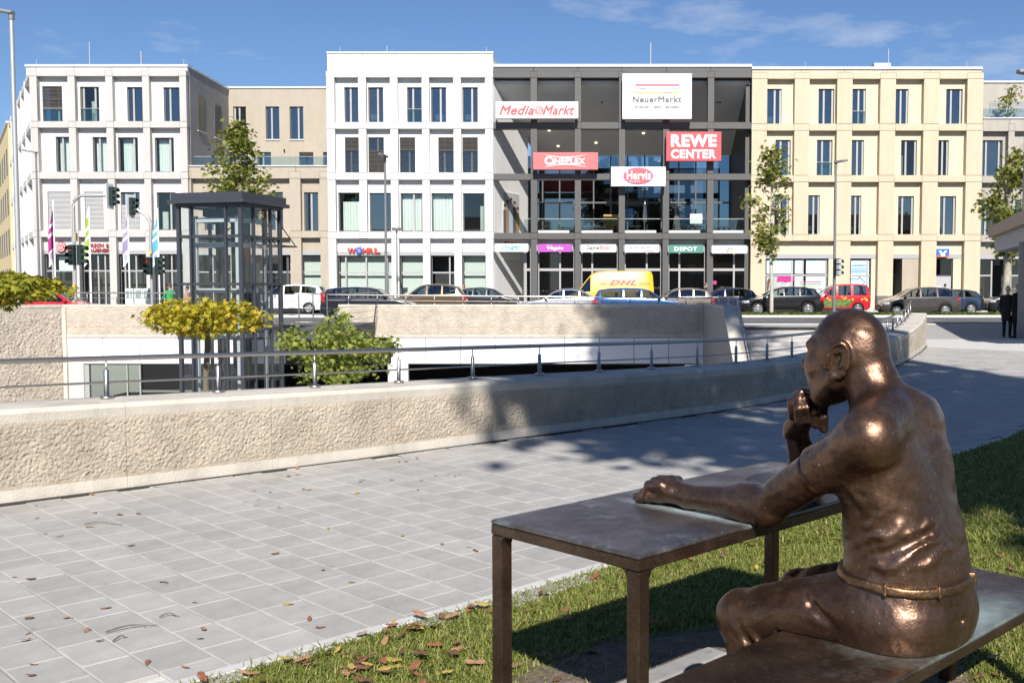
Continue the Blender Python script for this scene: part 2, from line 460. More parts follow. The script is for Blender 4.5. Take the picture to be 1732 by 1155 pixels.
def storeys(b, Yf, xp, zb, wins, m, y0=0.42, y1=0.62, wdepth=0.58):
    for k, rows in enumerate(wins):
        zt = (zb[k][0] + zb[k][1]) / 2
        zl = (zb[k + 1][0] + zb[k + 1][1]) / 2 if k + 1 < len(zb) else None
        if zl is None: continue
        for i in range(len(xp) - 1):
            a, c = (xp[i][0] + xp[i][1]) / 2, (xp[i + 1][0] + xp[i + 1][1]) / 2
            hs = []
            for w in rows:
                if w[0] is None: continue
                X0, X1 = PX(w[0], Yf), PX(w[1], Yf)
                if X0 >= a and X1 <= c:
                    hs.append((X0, X1, PZ(w[3], Yf), PZ(w[2], Yf)))
            panels(b, Yf, (a + 0.004, c - 0.004), (zl + 0.004, zt - 0.004), hs, m, y0, y1)
        for w in rows:
            window(b, Yf, *w, depth=wdepth)

def shopfront(b, Yf, xa, xb, yt, yb, vm=(), hm=(), back='room', ydep=0.58, goods=None, fr='mullion'):
    X0, X1, Z1, Z0 = PX(xa, Yf), PX(xb, Yf), PZ(yt, Yf), (PZ(yb, Yf) if yb else 0.12)
    y = Yf + ydep; w = 0.06
    f = MB()
    f.box(X0, X0 + w, y, y + 0.1, Z0, Z1); f.box(X1 - w, X1, y, y + 0.1, Z0, Z1); f.box(X0 + w, X1 - w, y, y + 0.1, Z1 - w, Z1); f.box(X0 + w, X1 - w, y, y + 0.1, Z0, Z0 + w)
    fo = f.build('shop_window', M['frame'], b)
    g = MB()
    for q in vm: g.box(PX(q, Yf) - 0.05, PX(q, Yf) + 0.05, y - 0.02, y + 0.1, Z0 + w, Z1 - w)
    for q in hm:
        z = PZ(q, Yf); xs = [X0 + w] + [PX(v, Yf) for v in vm] + [X1 - w]
        for i, (u, v) in enumerate(zip(xs[:-1], xs[1:])):
            g.box(u + (0.052 if i else 0), v - (0.052 if i < len(xs) - 2 else 0), y - 0.018, y + 0.09, z - 0.05, z + 0.05)
    if g.v: g.build('mullion', M[fr], fo)
    quick('pane', M['shopglass'], fo, (X0 + w, X1 - w, y + 0.035, y + 0.05, Z0 + w, Z1 - w))
    if back:
        dq = 0.42 if back == 'roomlight' else 1.3
        quick('display_wall', M[back], fo, (X0 + w, X1 - w, y + dq, y + dq + 0.05, Z0, Z1 - (0.02 if dq < 1 else -0.3)))
    return fo

def rods(b, lst, Y, ytop):
    for px, top, r in lst:
        p = P(px, ytop, Y)
        MB().tube([(p.x, Y, p.z - 0.1), (p.x, Y, PZ(top, Y))], r, 6).build('lightning_rod', M['galv'], b)

YF = 70.0
# ---- left block, off-white
bl = thing('office_building', 'off-white four storey corner building at left with dark shaded side wall', 'building', (PX(180, YF), YF, 0))
piersL = [(53.6, 66.5), (118, 130.5), (181.5, 194), (243.5, 255.5), (306, 318)]
beamsL = [(119, 129), (205.5, 216), (291, 302.5), (390, 401)]
winsL = [[(70, 103.5, 144, 204.5, (0.78,), 'b:0:.35,b:.36:.64,r'), (134, 166, 145, 205, (0.15, 0.77), 'r,c:.42:.7:.62'), (213.5, 242, 145.5, 205, (0.35,), 'g'), (275.5, 304.5, 146, 205, (0.35,), 'g')],
         [(90.5, 119.5 - 2, 230, 290.5, (0.4,), 'c'), (153, 180.5, 230.5, 290.5, (0.4,), 'c'), (196, 230, 231, 290.5, (0.78,), 'c:.1:.72'), (258.5, 291, 231.5, 290.5, (0.78,), 'c:.05:.8')],
         [(74, 117, 323, 389, (), 'l:0:1'), (137, 169, 323.5, 389, (), 'l:0:1'), (198.5, 231, 324, 389, (0.7,), 'l:.34:1'), (260, 292, 324.5, 389, (0.72,), 'c:.1:.45:.5')]]
xp, zb = facade(bl, YF, piersL, beamsL, winsL, M['offwhite'])
storeys(bl, YF, xp, zb, winsL, M['offwhite'])
ztL = PZ(112, YF); zaL = PZ(119, YF)
xL0, xL1 = PX(45, YF), PX(318, YF)
edges = [xL0, PX(62.5, YF), PX(126.5, YF), PX(189, YF), PX(251.5, YF), xL1]
for a in edges[1:-1]: quick('joint_filler', M['joint'], bl, (a - J * 1.5, a + J * 1.5, YF + 0.33, YF + 0.36, zaL, ztL - 0.01))
for a, c in zip(edges[:-1], edges[1:]): quick('attic_panel', M['offwhite'], bl, (a + J, c - J, YF + 0.30, YF + 0.6, zaL - 0.3, ztL))
quick('roof_cap', M['capmetal'], bl, (xL0 - 0.05, xL1 + 0.05, YF + 0.22, YF + 1.2, ztL + 0.002, ztL + 0.16))
# ground floor of the left block
zf1, zf0 = PZ(423, YF), PZ(429.5, YF)
quick('wall_panel', M['offwhite'], bl, (xL0 + 0.3, xL1 - 0.3, YF + 0.43, YF + 0.62, zf1, zb[3][0] - 0.1))
quick('fascia', M['fascia'], bl, (xp[0][1], xp[-1][0], YF + 0.40, YF + 0.60, zf0, zf1 - 0.003))
shopfront(bl, YF, 66.5, 118, 429.5, None, (78,), (458,), 'room')
shopfront(bl, YF, 130.5, 181.5, 429.5, None, (141, 156, 168), (458,), 'room')
shopfront(bl, YF, 194, 243.5, 429.5, None, (202, 221), (458,), 'room')
shopfront(bl, YF, 255.5, 306, 429.5, None, (268, 282), (458,), 'room')
quick('curtain', M['curtain'], bl, (PX(84, YF), PX(116, YF), YF + 0.95, YF + 0.97, PZ(457, YF), PZ(434, YF)))
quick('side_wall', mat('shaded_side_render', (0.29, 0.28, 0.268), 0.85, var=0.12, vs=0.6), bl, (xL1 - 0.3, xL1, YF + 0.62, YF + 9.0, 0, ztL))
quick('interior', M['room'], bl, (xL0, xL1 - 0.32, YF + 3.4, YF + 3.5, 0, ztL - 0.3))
quick('floor_slab', M['roomlight'], bl, *[(xL0 + 0.3, xL1 - 0.32, YF + 0.64, YF + 3.4, z0 - 0.35, z0 - 0.05) for z0 in (PZ(207, YF), PZ(293, YF), PZ(392, YF))])
quick('roof', M['fascia'], bl, (xL0 + 0.1, xL1 - 0.1, YF + 0.62, YF + 30, ztL - 0.3, ztL - 0.02))
quick('side_cap', M['capmetal'], bl, (xL1 - 0.25, xL1 + 0.06, YF + 1.21, YF + 9, ztL + 0.002, ztL + 0.15))
# windows of the shaded side wall
for (ya, yb2, za, zc) in ((YF + 2.0, YF + 3.4, PZ(150, YF), PZ(213, YF)), (YF + 5.3, YF + 6.7, PZ(150, YF), PZ(213, YF)), (YF + 4.8, YF + 6.2, PZ(238, YF), PZ(285, YF))):
    fo = quick('side_window', M['frame'], bl, (xL1 + 0.002, xL1 + 0.03, ya, yb2, zc, za))
    quick('pane', mat('dark_pane', (0.02, 0.022, 0.025), 0.3), fo, (xL1 + 0.031, xL1 + 0.036, ya + 0.08, yb2 - 0.08, zc + 0.08, za - 0.08))
    quick('sill', M['capmetal'], fo, (xL1 + 0.002, xL1 + 0.09, ya - 0.1, yb2 + 0.1, zc - 0.06, zc - 0.002))
rods(bl, [(62, 100, 0.02), (152, 71, 0.035), (239, 87, 0.045), (311, 101, 0.02)], YF + 0.6, 112)
# chamfered corner and the receding left wing with its stepped piers
WD = Vector((-10.2, 16.5, 0)).normalized(); WNn = Vector((-WD.y, WD.x, 0))
c0 = Vector((PX(52.5, YF), YF + 0.1, 0))
def wing_piece(name, m, t0, t1, o0, o1, z0, z1, parent):
    mb = MB()
    q = [c0 + WD * t0 + WNn * o0, c0 + WD * t1 + WNn * o0, c0 + WD * t1 + WNn * o1, c0 + WD * t0 + WNn * o1]
    mb.prism([(p.x, p.y, z0) for p in q], (0, 0, z1 - z0))
    return mb.build(name, m, parent)
if WNn.y > 0: WNn = -WNn
wing_piece('wing_wall', M['offwhite'], 0.3, 24, -0.9, -0.45, 0, ztL, bl)
wing_piece('wing_cap', M['capmetal'], 0.3, 24, -1.0, -0.2, ztL + 0.002, ztL + 0.15, bl)
for k in range(6):
    t = 0.9 + k * 4.4
    for j, (zl, zt) in enumerate([(zb[0][1], zb[0][0]), (zb[1][1], zb[1][0]), (zb[2][1], zb[2][0]), (zb[3][1], zb[3][0])]):
        wing_piece('beam', M['offwhite'], t - 0.6, t + 3.4, -0.448, 0.02, zl, zt, bl)
    wing_piece('pier', M['offwhite'], t + 3.405, t + 3.79, -0.448, 0.06, 0.1, zaL, bl)
    for (ya, yb2) in ((146, 205), (231, 290.5), (324, 389), (434, 500)):
        if k < 3:
            fo = wing_piece('window', M['frame'], t + 0.8, t + 2.0, -0.448, -0.40, PZ(yb2, YF), PZ(ya, YF), bl)
            wing_piece('pane', mat('dark_pane', (0.02, 0.022, 0.025), 0.3), t + 0.9, t + 1.9, -0.399, -0.39, PZ(yb2, YF) + 0.08, PZ(ya, YF) - 0.08, fo)
by = thing('apartment_building', 'pale yellow building receding behind the left corner at the photo edge', 'building', (c0.x - 16, c0.y + 26, 0))
def wing2(name, m, t0, t1, o0, o1, z0, z1): return wing_piece(name, m, t0, t1, o0, o1, z0, z1, by)
wing2('wall', mat('yellow_render', (0.66, 0.53, 0.30), 0.8, var=0.04), 25.5, 60, -6, 0.1, 0, ztL - 0.4)
wing2('roof', M['capmetal'], 25.4, 60, -6, 0.25, ztL - 0.395, ztL - 0.2)
for k in range(7):
    for j, z in enumerate((1.0, 4.6, 8.2, 11.8)):
        wing2('window', M['frame'], 27.5 + k * 4.2, 28.9 + k * 4.2, 0.101, 0.14, z, z + 2.3)

# ---- taupe building set back between the white blocks, with its two storey front wing
YT = YF + 8.4
bt = thing('taupe_building', 'taupe rendered building set back between two white blocks behind a roof terrace', 'building', (PX(440, YT), YT, 0))
ztT = PZ(150, YT)
winT = [(396.5, 418, 180.5, 236, (0.1, 0.45), 'g'), (451, 474, 180.5, 236, (0.42,), 'g'), (491.5, 514.5, 180.5, 236, (0.62,), 'g')]
winT2 = [(436, 459, 257.5, 281, (0.4,), 'g'), (506.5, 530.5, 257.5, 281, (), 'b:0:.35'), (547, 556, 257.5, 281, (), 'g'), (383, 398, 257.5, 281, (), 'g')]
def holes(ws, Y): return [(PX(w[0], Y), PX(w[1], Y), PZ(w[3], Y), PZ(w[2], Y)) for w in ws]
xT0, xT1 = PX(375.5, YT) - 0.3, PX(560, YT)
panels(bt, YT, (xT0, xT1), (PZ(248, YT), ztT), holes(winT, YT), M['taupe'], 0.0, 0.3)
panels(bt, YT, (xT0, xT1), (PZ(290, YT), PZ(248, YT) - 0.002), holes(winT2, YT), M['taupe'], 0.0, 0.3)
for w in winT + winT2: window(bt, YT, *w, depth=0.16)
for w in winT: quick('sill', M['capmetal'], bt, (PX(w[0], YT) - 0.05, PX(w[1], YT) + 0.05, YT - 0.08, YT + 0.15, PZ(238, YT), PZ(236, YT)))
quick('roof_cap', M['capmetal'], bt, (xT0, xT1, YT - 0.08, YT + 0.5, ztT + 0.002, ztT + 0.14))
quick('interior', M['room'], bt, (xT0, xT1, YT + 2.4, YT + 2.5, 0, ztT - 0.1))
quick('wall_lamp', M['black'], bt, (PX(481, YT), PX(483, YT), YT - 0.15, YT, PZ(257, YT), PZ(253, YT)))
quick('roof', M['fascia'], bt, (xT0, xT1, YT + 0.31, YT + 20, ztT - 0.3, ztT - 0.01))
# the front wing
YW = YF + 0.25
zP = PZ(282, YW)
piersT = [(318.5, 323), (401, 419), (489, 508), (540, 554)]
beamsT = [(290, 302), (391, 402)]
winsT = [[(341, 372, 324, 389, (0.5,), 'g'), (450, 475, 324, 389, (0.5,), 'g'), (511, 535, 324.5, 390.5, (0.5,), 'g')]]
xq, zq = facade(bt, YW, piersT, beamsT, winsT, M['taupe'])
storeys(bt, YW, xq, zq, winsT, M['taupe'])
for a, c in ((318.8, 410), (410, 500), (500, 554)): quick('parapet_panel', M['taupe'], bt, (PX(a, YW) + J, PX(c, YW) - J, YW + 0.05, YW + 0.4, zq[0][0] + 0.01, zP))
quick('parapet_cap', M['capmetal'], bt, (PX(318.8, YW), PX(554, YW), YW - 0.03, YW + 0.6, zP + 0.002, zP + 0.09))
quick('terrace', M['fascia'], bt, (PX(318.8, YW), PX(554, YW), YW + 0.62, YT - 0.01, zP - 0.5, zP - 0.3))
quick('interior', M['room'], bt, (PX(318.8, YW), PX(554, YW), YW + 3, YW + 3.1, 0, zP - 0.6))
quick('wall_panel', M['taupe'], bt, (xq[0][0] + 0.1, xq[-1][1] - 0.1, YW + 0.43, YW + 0.62, PZ(424, YW), zq[1][0] - 0.1))
quick('fascia', M['fascia'], bt, (xq[0][1], xq[-1][0], YW + 0.38, YW + 0.6, PZ(431, YW), PZ(424, YW) - 0.003))
shopfront(bt, YW, 323, 480, 431, None, (352, 385, 420, 450), (460,), 'room')
shopfront(bt, YW, 480.5, 554, 431, None, (502,), (460,), 'roomlight')
rb = thing('glass_balustrade', 'clear glass balustrade along the roof terrace of the taupe building', 'balustrade', (PX(440, YW), YW + 0.3, zP + 0.09))
for k in range(6):
    a, c = PX(326 + k * 38, YW), PX(326 + k * 38 + 37.5, YW)
    quick('glass_panel', M['guard'], rb, (a, c, YW + 0.3, YW + 0.32, zP + 0.10, PZ(264.5, YW)))
quick('top_rail', M['mullion'], rb, (PX(326, YW), PX(554, YW), YW + 0.28, YW + 0.34, PZ(264.5, YW), PZ(264.5, YW) + 0.03))

# ---- white block in the middle
bw = thing('shop_building', 'tall white building with dark blinds in its third floor windows left of the grey grid', 'building', (PX(695, YF), YF, 0))
piersW = [(553.5, 567.5), (607, 620.7), (660.5, 674), (714, 727), (767.2, 780.6), (820.6, 834.3)]
beamsW = [(120.5, 131), (207, 218), (292, 304), (392, 403.5)]
winsW = [[(581.5, 606, 145.8, 206, (0.42,), 'g'), (622, 647.8, 145.8, 206, (0.62,), 't:.35'), (687.8, 713, 145.8, 206, (0.40,), 'r'), (728.3, 754.5, 145.8, 206, (0.62,), 't:.5'), (781.5, 808, 145.8, 206, (0.62,), 't:.4')],
         [(581.5, 606, 231, 292, (0.42,), 'b:0:.34,b:.36:1:.02,t:.7'), (621.5, 647.8, 231, 292, (0.6,), 'b:0:.37:.02,b:.39:1'), (674.8, 701, 231, 292, (0.62,), 'b:0:.34,b:.36:1:.02'), (740.3, 766.5, 231, 292, (0.4,), 'b:0:.36,b:.38:1:.02'), (781.2, 807.5, 231, 292, (0.6,), 'b:0:.36,b:.38:1:.02')],
         [(569.2, 606.5, 325, 391.5, (), 'c:.12:.98:.78'), (622.5, 659.5, 325.5, 391.5, (), 'g'), (675.2, 712.5, 326, 391.5, (0.6,), 'c'), (728, 765.5, 326, 391.5, (), 'c'), (781.5, 818.5, 326, 391.5, (), 'c:.8:1:.68')]]
xp, zb = facade(bw, YF, piersW, beamsW, winsW, M['white'], skip=((3, 1),))
storeys(bw, YF, xp, zb, winsW, M['white'])
ztW = PZ(90.5, YF)
e = [555, 615.2, 668.2, 721.8, 775, 835]
for a in e[1:-1]: quick('joint_filler', M['joint'], bw, (PX(a, YF) - J * 1.5, PX(a, YF) + J * 1.5, YF + 0.13, YF + 0.16, zb[0][0] + 0.03, ztW - 0.01))
for a, c in zip(e[:-1], e[1:]): quick('attic_panel', M['white'], bw, (PX(a, YF) + J, PX(c, YF) - J, YF + 0.10, YF + 0.6, zb[0][0] + 0.02, ztW))
quick('roof_cap', M['capmetal'], bw, (PX(554.6, YF), PX(835.4, YF), YF + 0.04, YF + 0.9, ztW + 0.002, ztW + 0.12))
quick('wall_panel', M['white'], bw, (xp[0][0] + 0.1, xp[-1][1] - 0.1, YF + 0.43, YF + 0.62, PZ(425.3, YF), zb[3][0] - 0.1))
quick('fascia', M['fascia'], bw, (xp[0][1], xp[-1][0], YF + 0.40, YF + 0.6, PZ(432, YF), PZ(425.3, YF) - 0.003))
shopfront(bw, YF, 567.5, 660.5, 432, None, (580, 615, 651), (461,), 'roomlight')
shopfront(bw, YF, 674, 714, 432, None, (), (461,), 'roomlight')
shopfront(bw, YF, 727, 767.2, 432, None, (758,), (461,), 'room')
shopfront(bw, YF, 780.6, 820.6, 432, None, (), (461,), 'roomlight')
quick('display_panel', M['room'], bw, (PX(571, YF), PX(579.5, YF), YF + 1.4, YF + 1.45, 0.2, PZ(433, YF)))
xW0, xW1 = PX(554.5, YF), PX(835, YF)
quick('side_wall', M['white'], bw, (xW0, xW0 + 0.25, YF + 0.63, YF + 20, 0, ztW), label='narrow plain left flank')
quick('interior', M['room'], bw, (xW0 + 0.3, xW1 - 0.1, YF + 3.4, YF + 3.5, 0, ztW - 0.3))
quick('floor_slab', M['roomlight'], bw, *[(xW0 + 0.3, xW1 - 0.3, YF + 0.64, YF + 3.4, z0 - 0.35, z0 - 0.05) for z0 in (PZ(209, YF), PZ(294, YF), PZ(394, YF))])
quick('roof', M['fascia'], bw, (xW0 + 0.26, xW1 - 0.06, YF + 0.62, YF + 24, ztW - 0.3, ztW - 0.02))
# oblique right flank: from the front corner back into the recess
A0 = Vector((PX(834.6, YF), YF + 0.45, 0)); A1 = Vector((PX(893, YF + 5.4), YF + 5.4, 0)); A2 = A0 + (A1 - A0) * 1.75
dd = (A1 - A0).normalized(); nn = Vector((-dd.y, dd.x, 0)) * 0.3
MB().prism([A0, A1, A1 + nn, A0 + nn], (0, 0, PZ(118, YF))).build('flank_wall', M['white'], bw)
B0 = Vector((PX(834.6, YF), YF + 0.95, 0)); B1 = Vector((PX(868, YF + 16), YF + 16, 0))
MB().prism([(B0.x, B0.y, PZ(122, YF)), (B1.x, B1.y, PZ(122, YF)), (B1.x, B1.y, ztW), (B0.x, B0.y, ztW)], (-0.3, 0, 0)).build('upper_flank', M['white'], bw)
MB().prism([(B0.x, B0.y, ztW + 0.004), (B1.x, B1.y, ztW + 0.004), (B1.x, B1.y, ztW + 0.13), (B0.x, B0.y, ztW + 0.13)], (-0.36, 0, 0)).build('upper_flank_cap', M['capmetal'], bw)
rods(bw, [(575, 79, 0.02), (654.5, 78, 0.03), (823, 80, 0.02)], YF + 0.6, 90)

# ---- anthracite grid with the deep recess
bg = thing('cinema_entrance_building', 'dark grey open grid frame with deep recess carrying the big sign boards', 'building', (PX(1050, YF), YF, 0))
piersG = [(897.5, 909), (972, 983), (1046.5, 1057.5), (1121, 1132.3), (1196.2, 1207.3)]
beamsG = [(121, 131.5), (207, 218), (294, 304.3), (394, 404.5)]
zb = [(PZ(t, YF), PZ(l, YF)) for t, l in beamsG]
xp = [(PX(a, YF), PX(c, YF)) for a, c in piersG]
xa, xb_ = PX(835, YF), PX(1270.3, YF)
ex = [xa] + [v for p in xp for v in p] + [xb_]
for k, (zt, zl) in enumerate(zb):
    zn = zb[k + 1][0] if k < 3 else 0.05
    for (a, c) in xp:
        quick('frame_node', M['anth'], bg, (a, c, YF, YF + 0.62, zl + J, zt - J))
        quick('pier', M['anth'], bg, (a + J, c - J, YF + 0.004, YF + 0.62, zn + J, zl - J))
    for i in range(0, len(ex), 2): quick('beam', M['anth'], bg, (ex[i] + J, ex[i + 1] - J, YF + 0.002, YF + 0.62, zl, zt))
ztG = PZ(113.3, YF)
e = [835, 903, 977.5, 1051.5, 1126.3, 1200.5, 1270.3]
for a, c in zip(e[:-1], e[1:]): quick('attic_panel', M['anth'], bg, (PX(a, YF) + J, PX(c, YF) - J, YF + 0.06, YF + 0.6, zb[0][0] + 0.02, ztG))
quick('roof_cap', mat('white_cap', (0.78, 0.78, 0.77), 0.5), bg, (PX(835.6, YF), PX(1270.3, YF), YF - 0.02, YF + 0.9, ztG + 0.002, ztG + 0.17))
quick('roof', M['fascia'], bg, (xa, xb_, YF + 0.91, YF + 30, ztG - 0.5, ztG - 0.05))
# sloping soffit from the attic down to the top of the set back glazing, its right flank
YB = YF + 7.5
zs0, zs1 = zb[0][1] - 0.35, PZ(264, YB)
MB().prism([(xa - 0.1, YF + 0.63, zs0), (xb_, YF + 0.63, zs0), (xb_, YB, zs1), (xa + 2.6, YB, zs1)], (0, 0, 0.25)).build('soffit', M['soffit'], bg)
quick('lintel', M['black'], bg, (xa, xb_, YF + 0.625, YF + 0.66, zs0 + 0.26, zb[0][1]))
quick('flank_wall', M['anth'], bg, (xb_ - 0.3, xb_ - 0.02, YF + 0.63, YB, 0, zs0))
for (px, py) in ((873, 163), (959, 164), (1018, 186), (1213, 187), (1218, 165)):
    q = P(px, py, YF + 2.2)
    t = (q.y - YF - 0.63) / (YB - YF - 0.63); z = zs0 + (zs1 - zs0) * t
    MB().lathe([(0.001, z - 0.06), (0.07, z - 0.06), (0.07, z + 0.02)], (q.x, q.y, 0), n=10).build('downlight', M['black'], bg)
for (px, t) in ((929, .62), (944, .85), (1008, .8), (1038, .58), (1088, .66), (1244, .6), (1253, .8)):
    y = YF + 0.63 + t * (YB - YF - 0.63); z = zs0 + (zs1 - zs0) * t
    MB().lathe([(0.001, z - 0.05), (0.09, z - 0.05), (0.09, z + 0.02)], (PX(px, y), y, 0), n=10).build('downlight', mat('lit_downlight', (1, 0.85, 0.55), emit=2.0), bg)
# set back glazing of the upper floors with slim posts, deep lobby behind with a few bright panels
zt_f = PZ(404.5, YF) - 0.02           # terrace floor level
zfl = zb[3][0] - 0.18
quick('terrace_floor', mat('terrace_slab', (0.58, 0.57, 0.55), 0.8), bg, (xa, xb_ - 0.31, YF + 0.63, YB + 6, zfl - 0.3, zfl))
gx0, gx1 = PX(889, YB), xb_ - 0.35
fo = MB()
n = 12
for k in range(n + 1):
    x = gx0 + (gx1 - gx0) * k / n; fo.box(x - 0.05, x + 0.05, YB - 0.05, YB + 0.1, zfl, zs1)
zmid = PZ(343, YB)
for k in range(n):
    fo.box(gx0 + (gx1 - gx0) * k / n + 0.052, gx0 + (gx1 - gx0) * (k + 1) / n - 0.052, YB - 0.04, YB + 0.08, zmid - 0.06, zmid + 0.06)
gl = fo.build('glazing_frame', M['frame'], bg)
for k in range(n):
    a, c = gx0 + (gx1 - gx0) * k / n, gx0 + (gx1 - gx0) * (k + 1) / n
    quick('pane', M['glass'], gl, (a + 0.055, c - 0.055, YB + 0.01, YB + 0.03, zfl + 0.02, zmid - 0.065), (a + 0.055, c - 0.055, YB + 0.01, YB + 0.03, zmid + 0.065, zs1 - 0.01))
quick('lobby_back_wall', M['room'], bg, (xa, xb_, YB + 8, YB + 8.1, 0, zs1))
skyblue = mat('sky_glow_panel', (0.22, 0.38, 0.62), 0.5, emit=0.35)  # sky in the far windows is painted as glowing blue panels
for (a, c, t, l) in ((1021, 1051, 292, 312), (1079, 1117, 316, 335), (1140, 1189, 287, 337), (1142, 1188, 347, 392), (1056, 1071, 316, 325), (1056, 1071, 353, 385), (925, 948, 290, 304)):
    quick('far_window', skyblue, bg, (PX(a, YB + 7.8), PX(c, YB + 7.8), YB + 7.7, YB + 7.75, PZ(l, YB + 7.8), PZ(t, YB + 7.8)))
# ground floor glazing just behind the grid
YS = YF + 0.7
for i in range(0, len(ex), 2):
    a, c = ex[i], ex[i + 1]
    if i == 0: a = PX(884, YF)
    f = MB(); z1 = zb[3][1] - 0.55; zm = PZ(456, YF)
    xm = a + (c - a) * (0.6 if i % 4 else 0.3)
    f.box(a + 0.02, a + 0.08, YS, YS + 0.1, 0.12, z1); f.box(c - 0.08, c - 0.02, YS, YS + 0.1, 0.12, z1); f.box(xm - 0.06, xm + 0.06, YS - 0.03, YS + 0.1, 0.12, z1)
    f.box(a + 0.085, xm - 0.065, YS - 0.03, YS + 0.1, zm - 0.09, zm + 0.09); f.box(xm + 0.065, c - 0.085, YS - 0.03, YS + 0.1, zm - 0.09, zm + 0.09)
    fo = f.build('shop_window', M['mullion'], bg)
    quick('pane', M['shopglass'], fo, (a + 0.085, c - 0.085, YS + 0.11, YS + 0.12, 0.12, z1))
    quick('bulkhead', mat('pale_bulkhead', (0.62, 0.62, 0.61), 0.6), bg, (a + 0.02, c - 0.02, YS + 0.13, YS + 0.3, z1 + 0.003, zb[3][1] - 0.06))
    if i: quick('parapet_upstand', mat('pale_bulkhead', (0.62, 0.62, 0.61), 0.6), bg, (a + 0.02, a + (c - a) * 0.85, YF + 0.66, YF + 0.76, zb[3][0] + 0.003, PZ(389, YF)))
quick('shop_back_wall', M['room'], bg, (PX(884, YF), xb_ - 0.32, YF + 5.0, YF + 5.1, 0, zfl - 0.32))
quick('terrace_rail', M['mullion'], bg, (PX(884, YF), xb_ - 0.32, YF + 0.85, YF + 0.89, PZ(369.5, YF), PZ(368.5, YF)))
for k in range(7):
    a = ex[0] if k == 0 else None
for i in range(0, len(ex), 2):
    quick('guard_pane', M['guard'], bg, (max(ex[i], PX(884, YF)) + 0.05, ex[i + 1] - 0.05, YF + 0.86, YF + 0.88, zb[3][0], PZ(369.6, YF)))
rods(bg, [(1100.5, 73, 0.04)], YF + 0.6, 112)

# ---- beige block
bb = thing('beige_building', 'cream yellow building with wide piers and narrow windows right of the grey grid', 'building', (PX(1465, YF), YF, 0))
piersB = [(1270.6, 1296.7), (1342.5, 1368), (1414, 1440.5), (1486.7, 1513.3), (1560.2, 1586.7), (1633.3, 1660.5)]
beamsB = [(123, 133.5), (209.6, 221), (296.7, 307.8), (396.8, 407.6)]
winsB = [[(1297.7, 1322.8, 148.6, 210, (0.55, 0.93), 't:.4'), (1385.2, 1412, 148.6, 210, (0.36, 0.9), 'g'), (1441, 1465.6, 148.6, 210, (0.52, 0.93), 'r'), (1514, 1537.7, 148.8, 210, (0.48, 0.93), 'g'), (1601.5, 1629.5, 148.8, 210.5, (0.33, 0.9), 'g')],
         [(1313, 1339, 235.4, 297, (0.36, 0.9), 'g'), (1383.5, 1410, 235.4, 297, (0.36, 0.9), 'r,t:.6'), (1441, 1463.5, 235.6, 297, (0.52, 0.93), 'g'), (1526.5, 1553.5, 235.8, 297.5, (0.33, 0.92), 'c:0:.2:.6'), (1587, 1607.5, 235.8, 297.5, (0.52, 0.93), 'c:0:.25:.6')],
         [(1312, 1337, 329.5, 396.5, (0.4, 0.92), 't:.5'), (1368.5, 1389.6, 329.5, 396.5, (0.52, 0.93), 't:.3'), (1441, 1460.3, 330, 397, (0.52, 0.93), 't:.2'), (1523, 1550, 331, 397.5, (0.3, 0.92), 'g'), (1594.5, 1621.8, 331, 397.8, (0.3, 0.92), 'g')]]
xp, zb = facade(bb, YF, piersB, beamsB, winsB, M['beige'], skip=((3, 1),), plinth=501)
storeys(bb, YF, xp, zb, winsB, M['beige'])
ztB = PZ(117.5, YF)
e = [1270.6, 1354.4, 1426.4, 1498.3, 1570.6, 1658]
for a in e[1:-1]: quick('joint_filler', M['joint'], bb, (PX(a, YF) - J * 1.5, PX(a, YF) + J * 1.5, YF + 0.13, YF + 0.16, zb[0][0] + 0.03, ztB - 0.01))
for a, c in zip(e[:-1], e[1:]): quick('attic_panel', M['beige'], bb, (PX(a, YF) + J, PX(c, YF) - J, YF + 0.10, YF + 0.6, zb[0][0] + 0.02, ztB))
quick('roof_cap', M['capmetal'], bb, (PX(1270.4, YF), PX(1658.5, YF), YF + 0.0, YF + 0.9, ztB + 0.002, ztB + 0.17))
xB0, xB1 = PX(1270.6, YF), PX(1660.4, YF)
quick('wall_panel', M['beige'], bb, (xB0 + 0.1, xB1 - 0.1, YF + 0.43, YF + 0.62, PZ(430, YF), zb[3][0] - 0.1))
quick('fascia', M['fascia'], bb, (xp[0][1], xp[-1][0], YF + 0.40, YF + 0.6, PZ(437, YF), PZ(430, YF) - 0.003))
sf = shopfront(bb, YF, 1296.7, 1406, 437, None, (1344, 1363, 1402), (465.5,), None)
shopfront(bb, YF, 1440.5, 1479, 437, None, (1473,), (466,), None)
quick('wall_panel', M['beige'], bb, (PX(1406, YF), PX(1414, YF), YF + 0.43, YF + 0.62, 0.1, PZ(437, YF)))
quick('wall_panel', M['beige'], bb, (PX(1479, YF), PX(1487, YF), YF + 0.43, YF + 0.62, 0.1, PZ(437, YF)))
# recessed entrance, cash machine bay
quick('door_lobby', M['taupe'], bb, (PX(1532, YF), PX(1560, YF), YF + 0.43, YF + 2.6, 0.1, PZ(437, YF)))
dr = quick('entrance_door', M['mullion'], bb, (PX(1505, YF + 2), PX(1508, YF + 2), YF + 2.0, YF + 2.1, 0.12, PZ(467, YF + 2)), (PX(1516, YF + 2), PX(1519, YF + 2), YF + 2.0, YF + 2.1, 0.12, PZ(467, YF + 2)), (PX(1527, YF + 2), PX(1530.5, YF + 2), YF + 2.0, YF + 2.1, 0.12, PZ(467, YF + 2)), (PX(1505, YF + 2), PX(1530.5, YF + 2), YF + 1.98, YF + 2.08, PZ(467, YF + 2) + 0.005, PZ(464, YF + 2)))
quick('pane', mat('dark_pane', (0.02, 0.022, 0.025), 0.3), dr, (PX(1505, YF + 2), PX(1530, YF + 2), YF + 2.11, YF + 2.13, 0.12, PZ(437, YF + 2)))
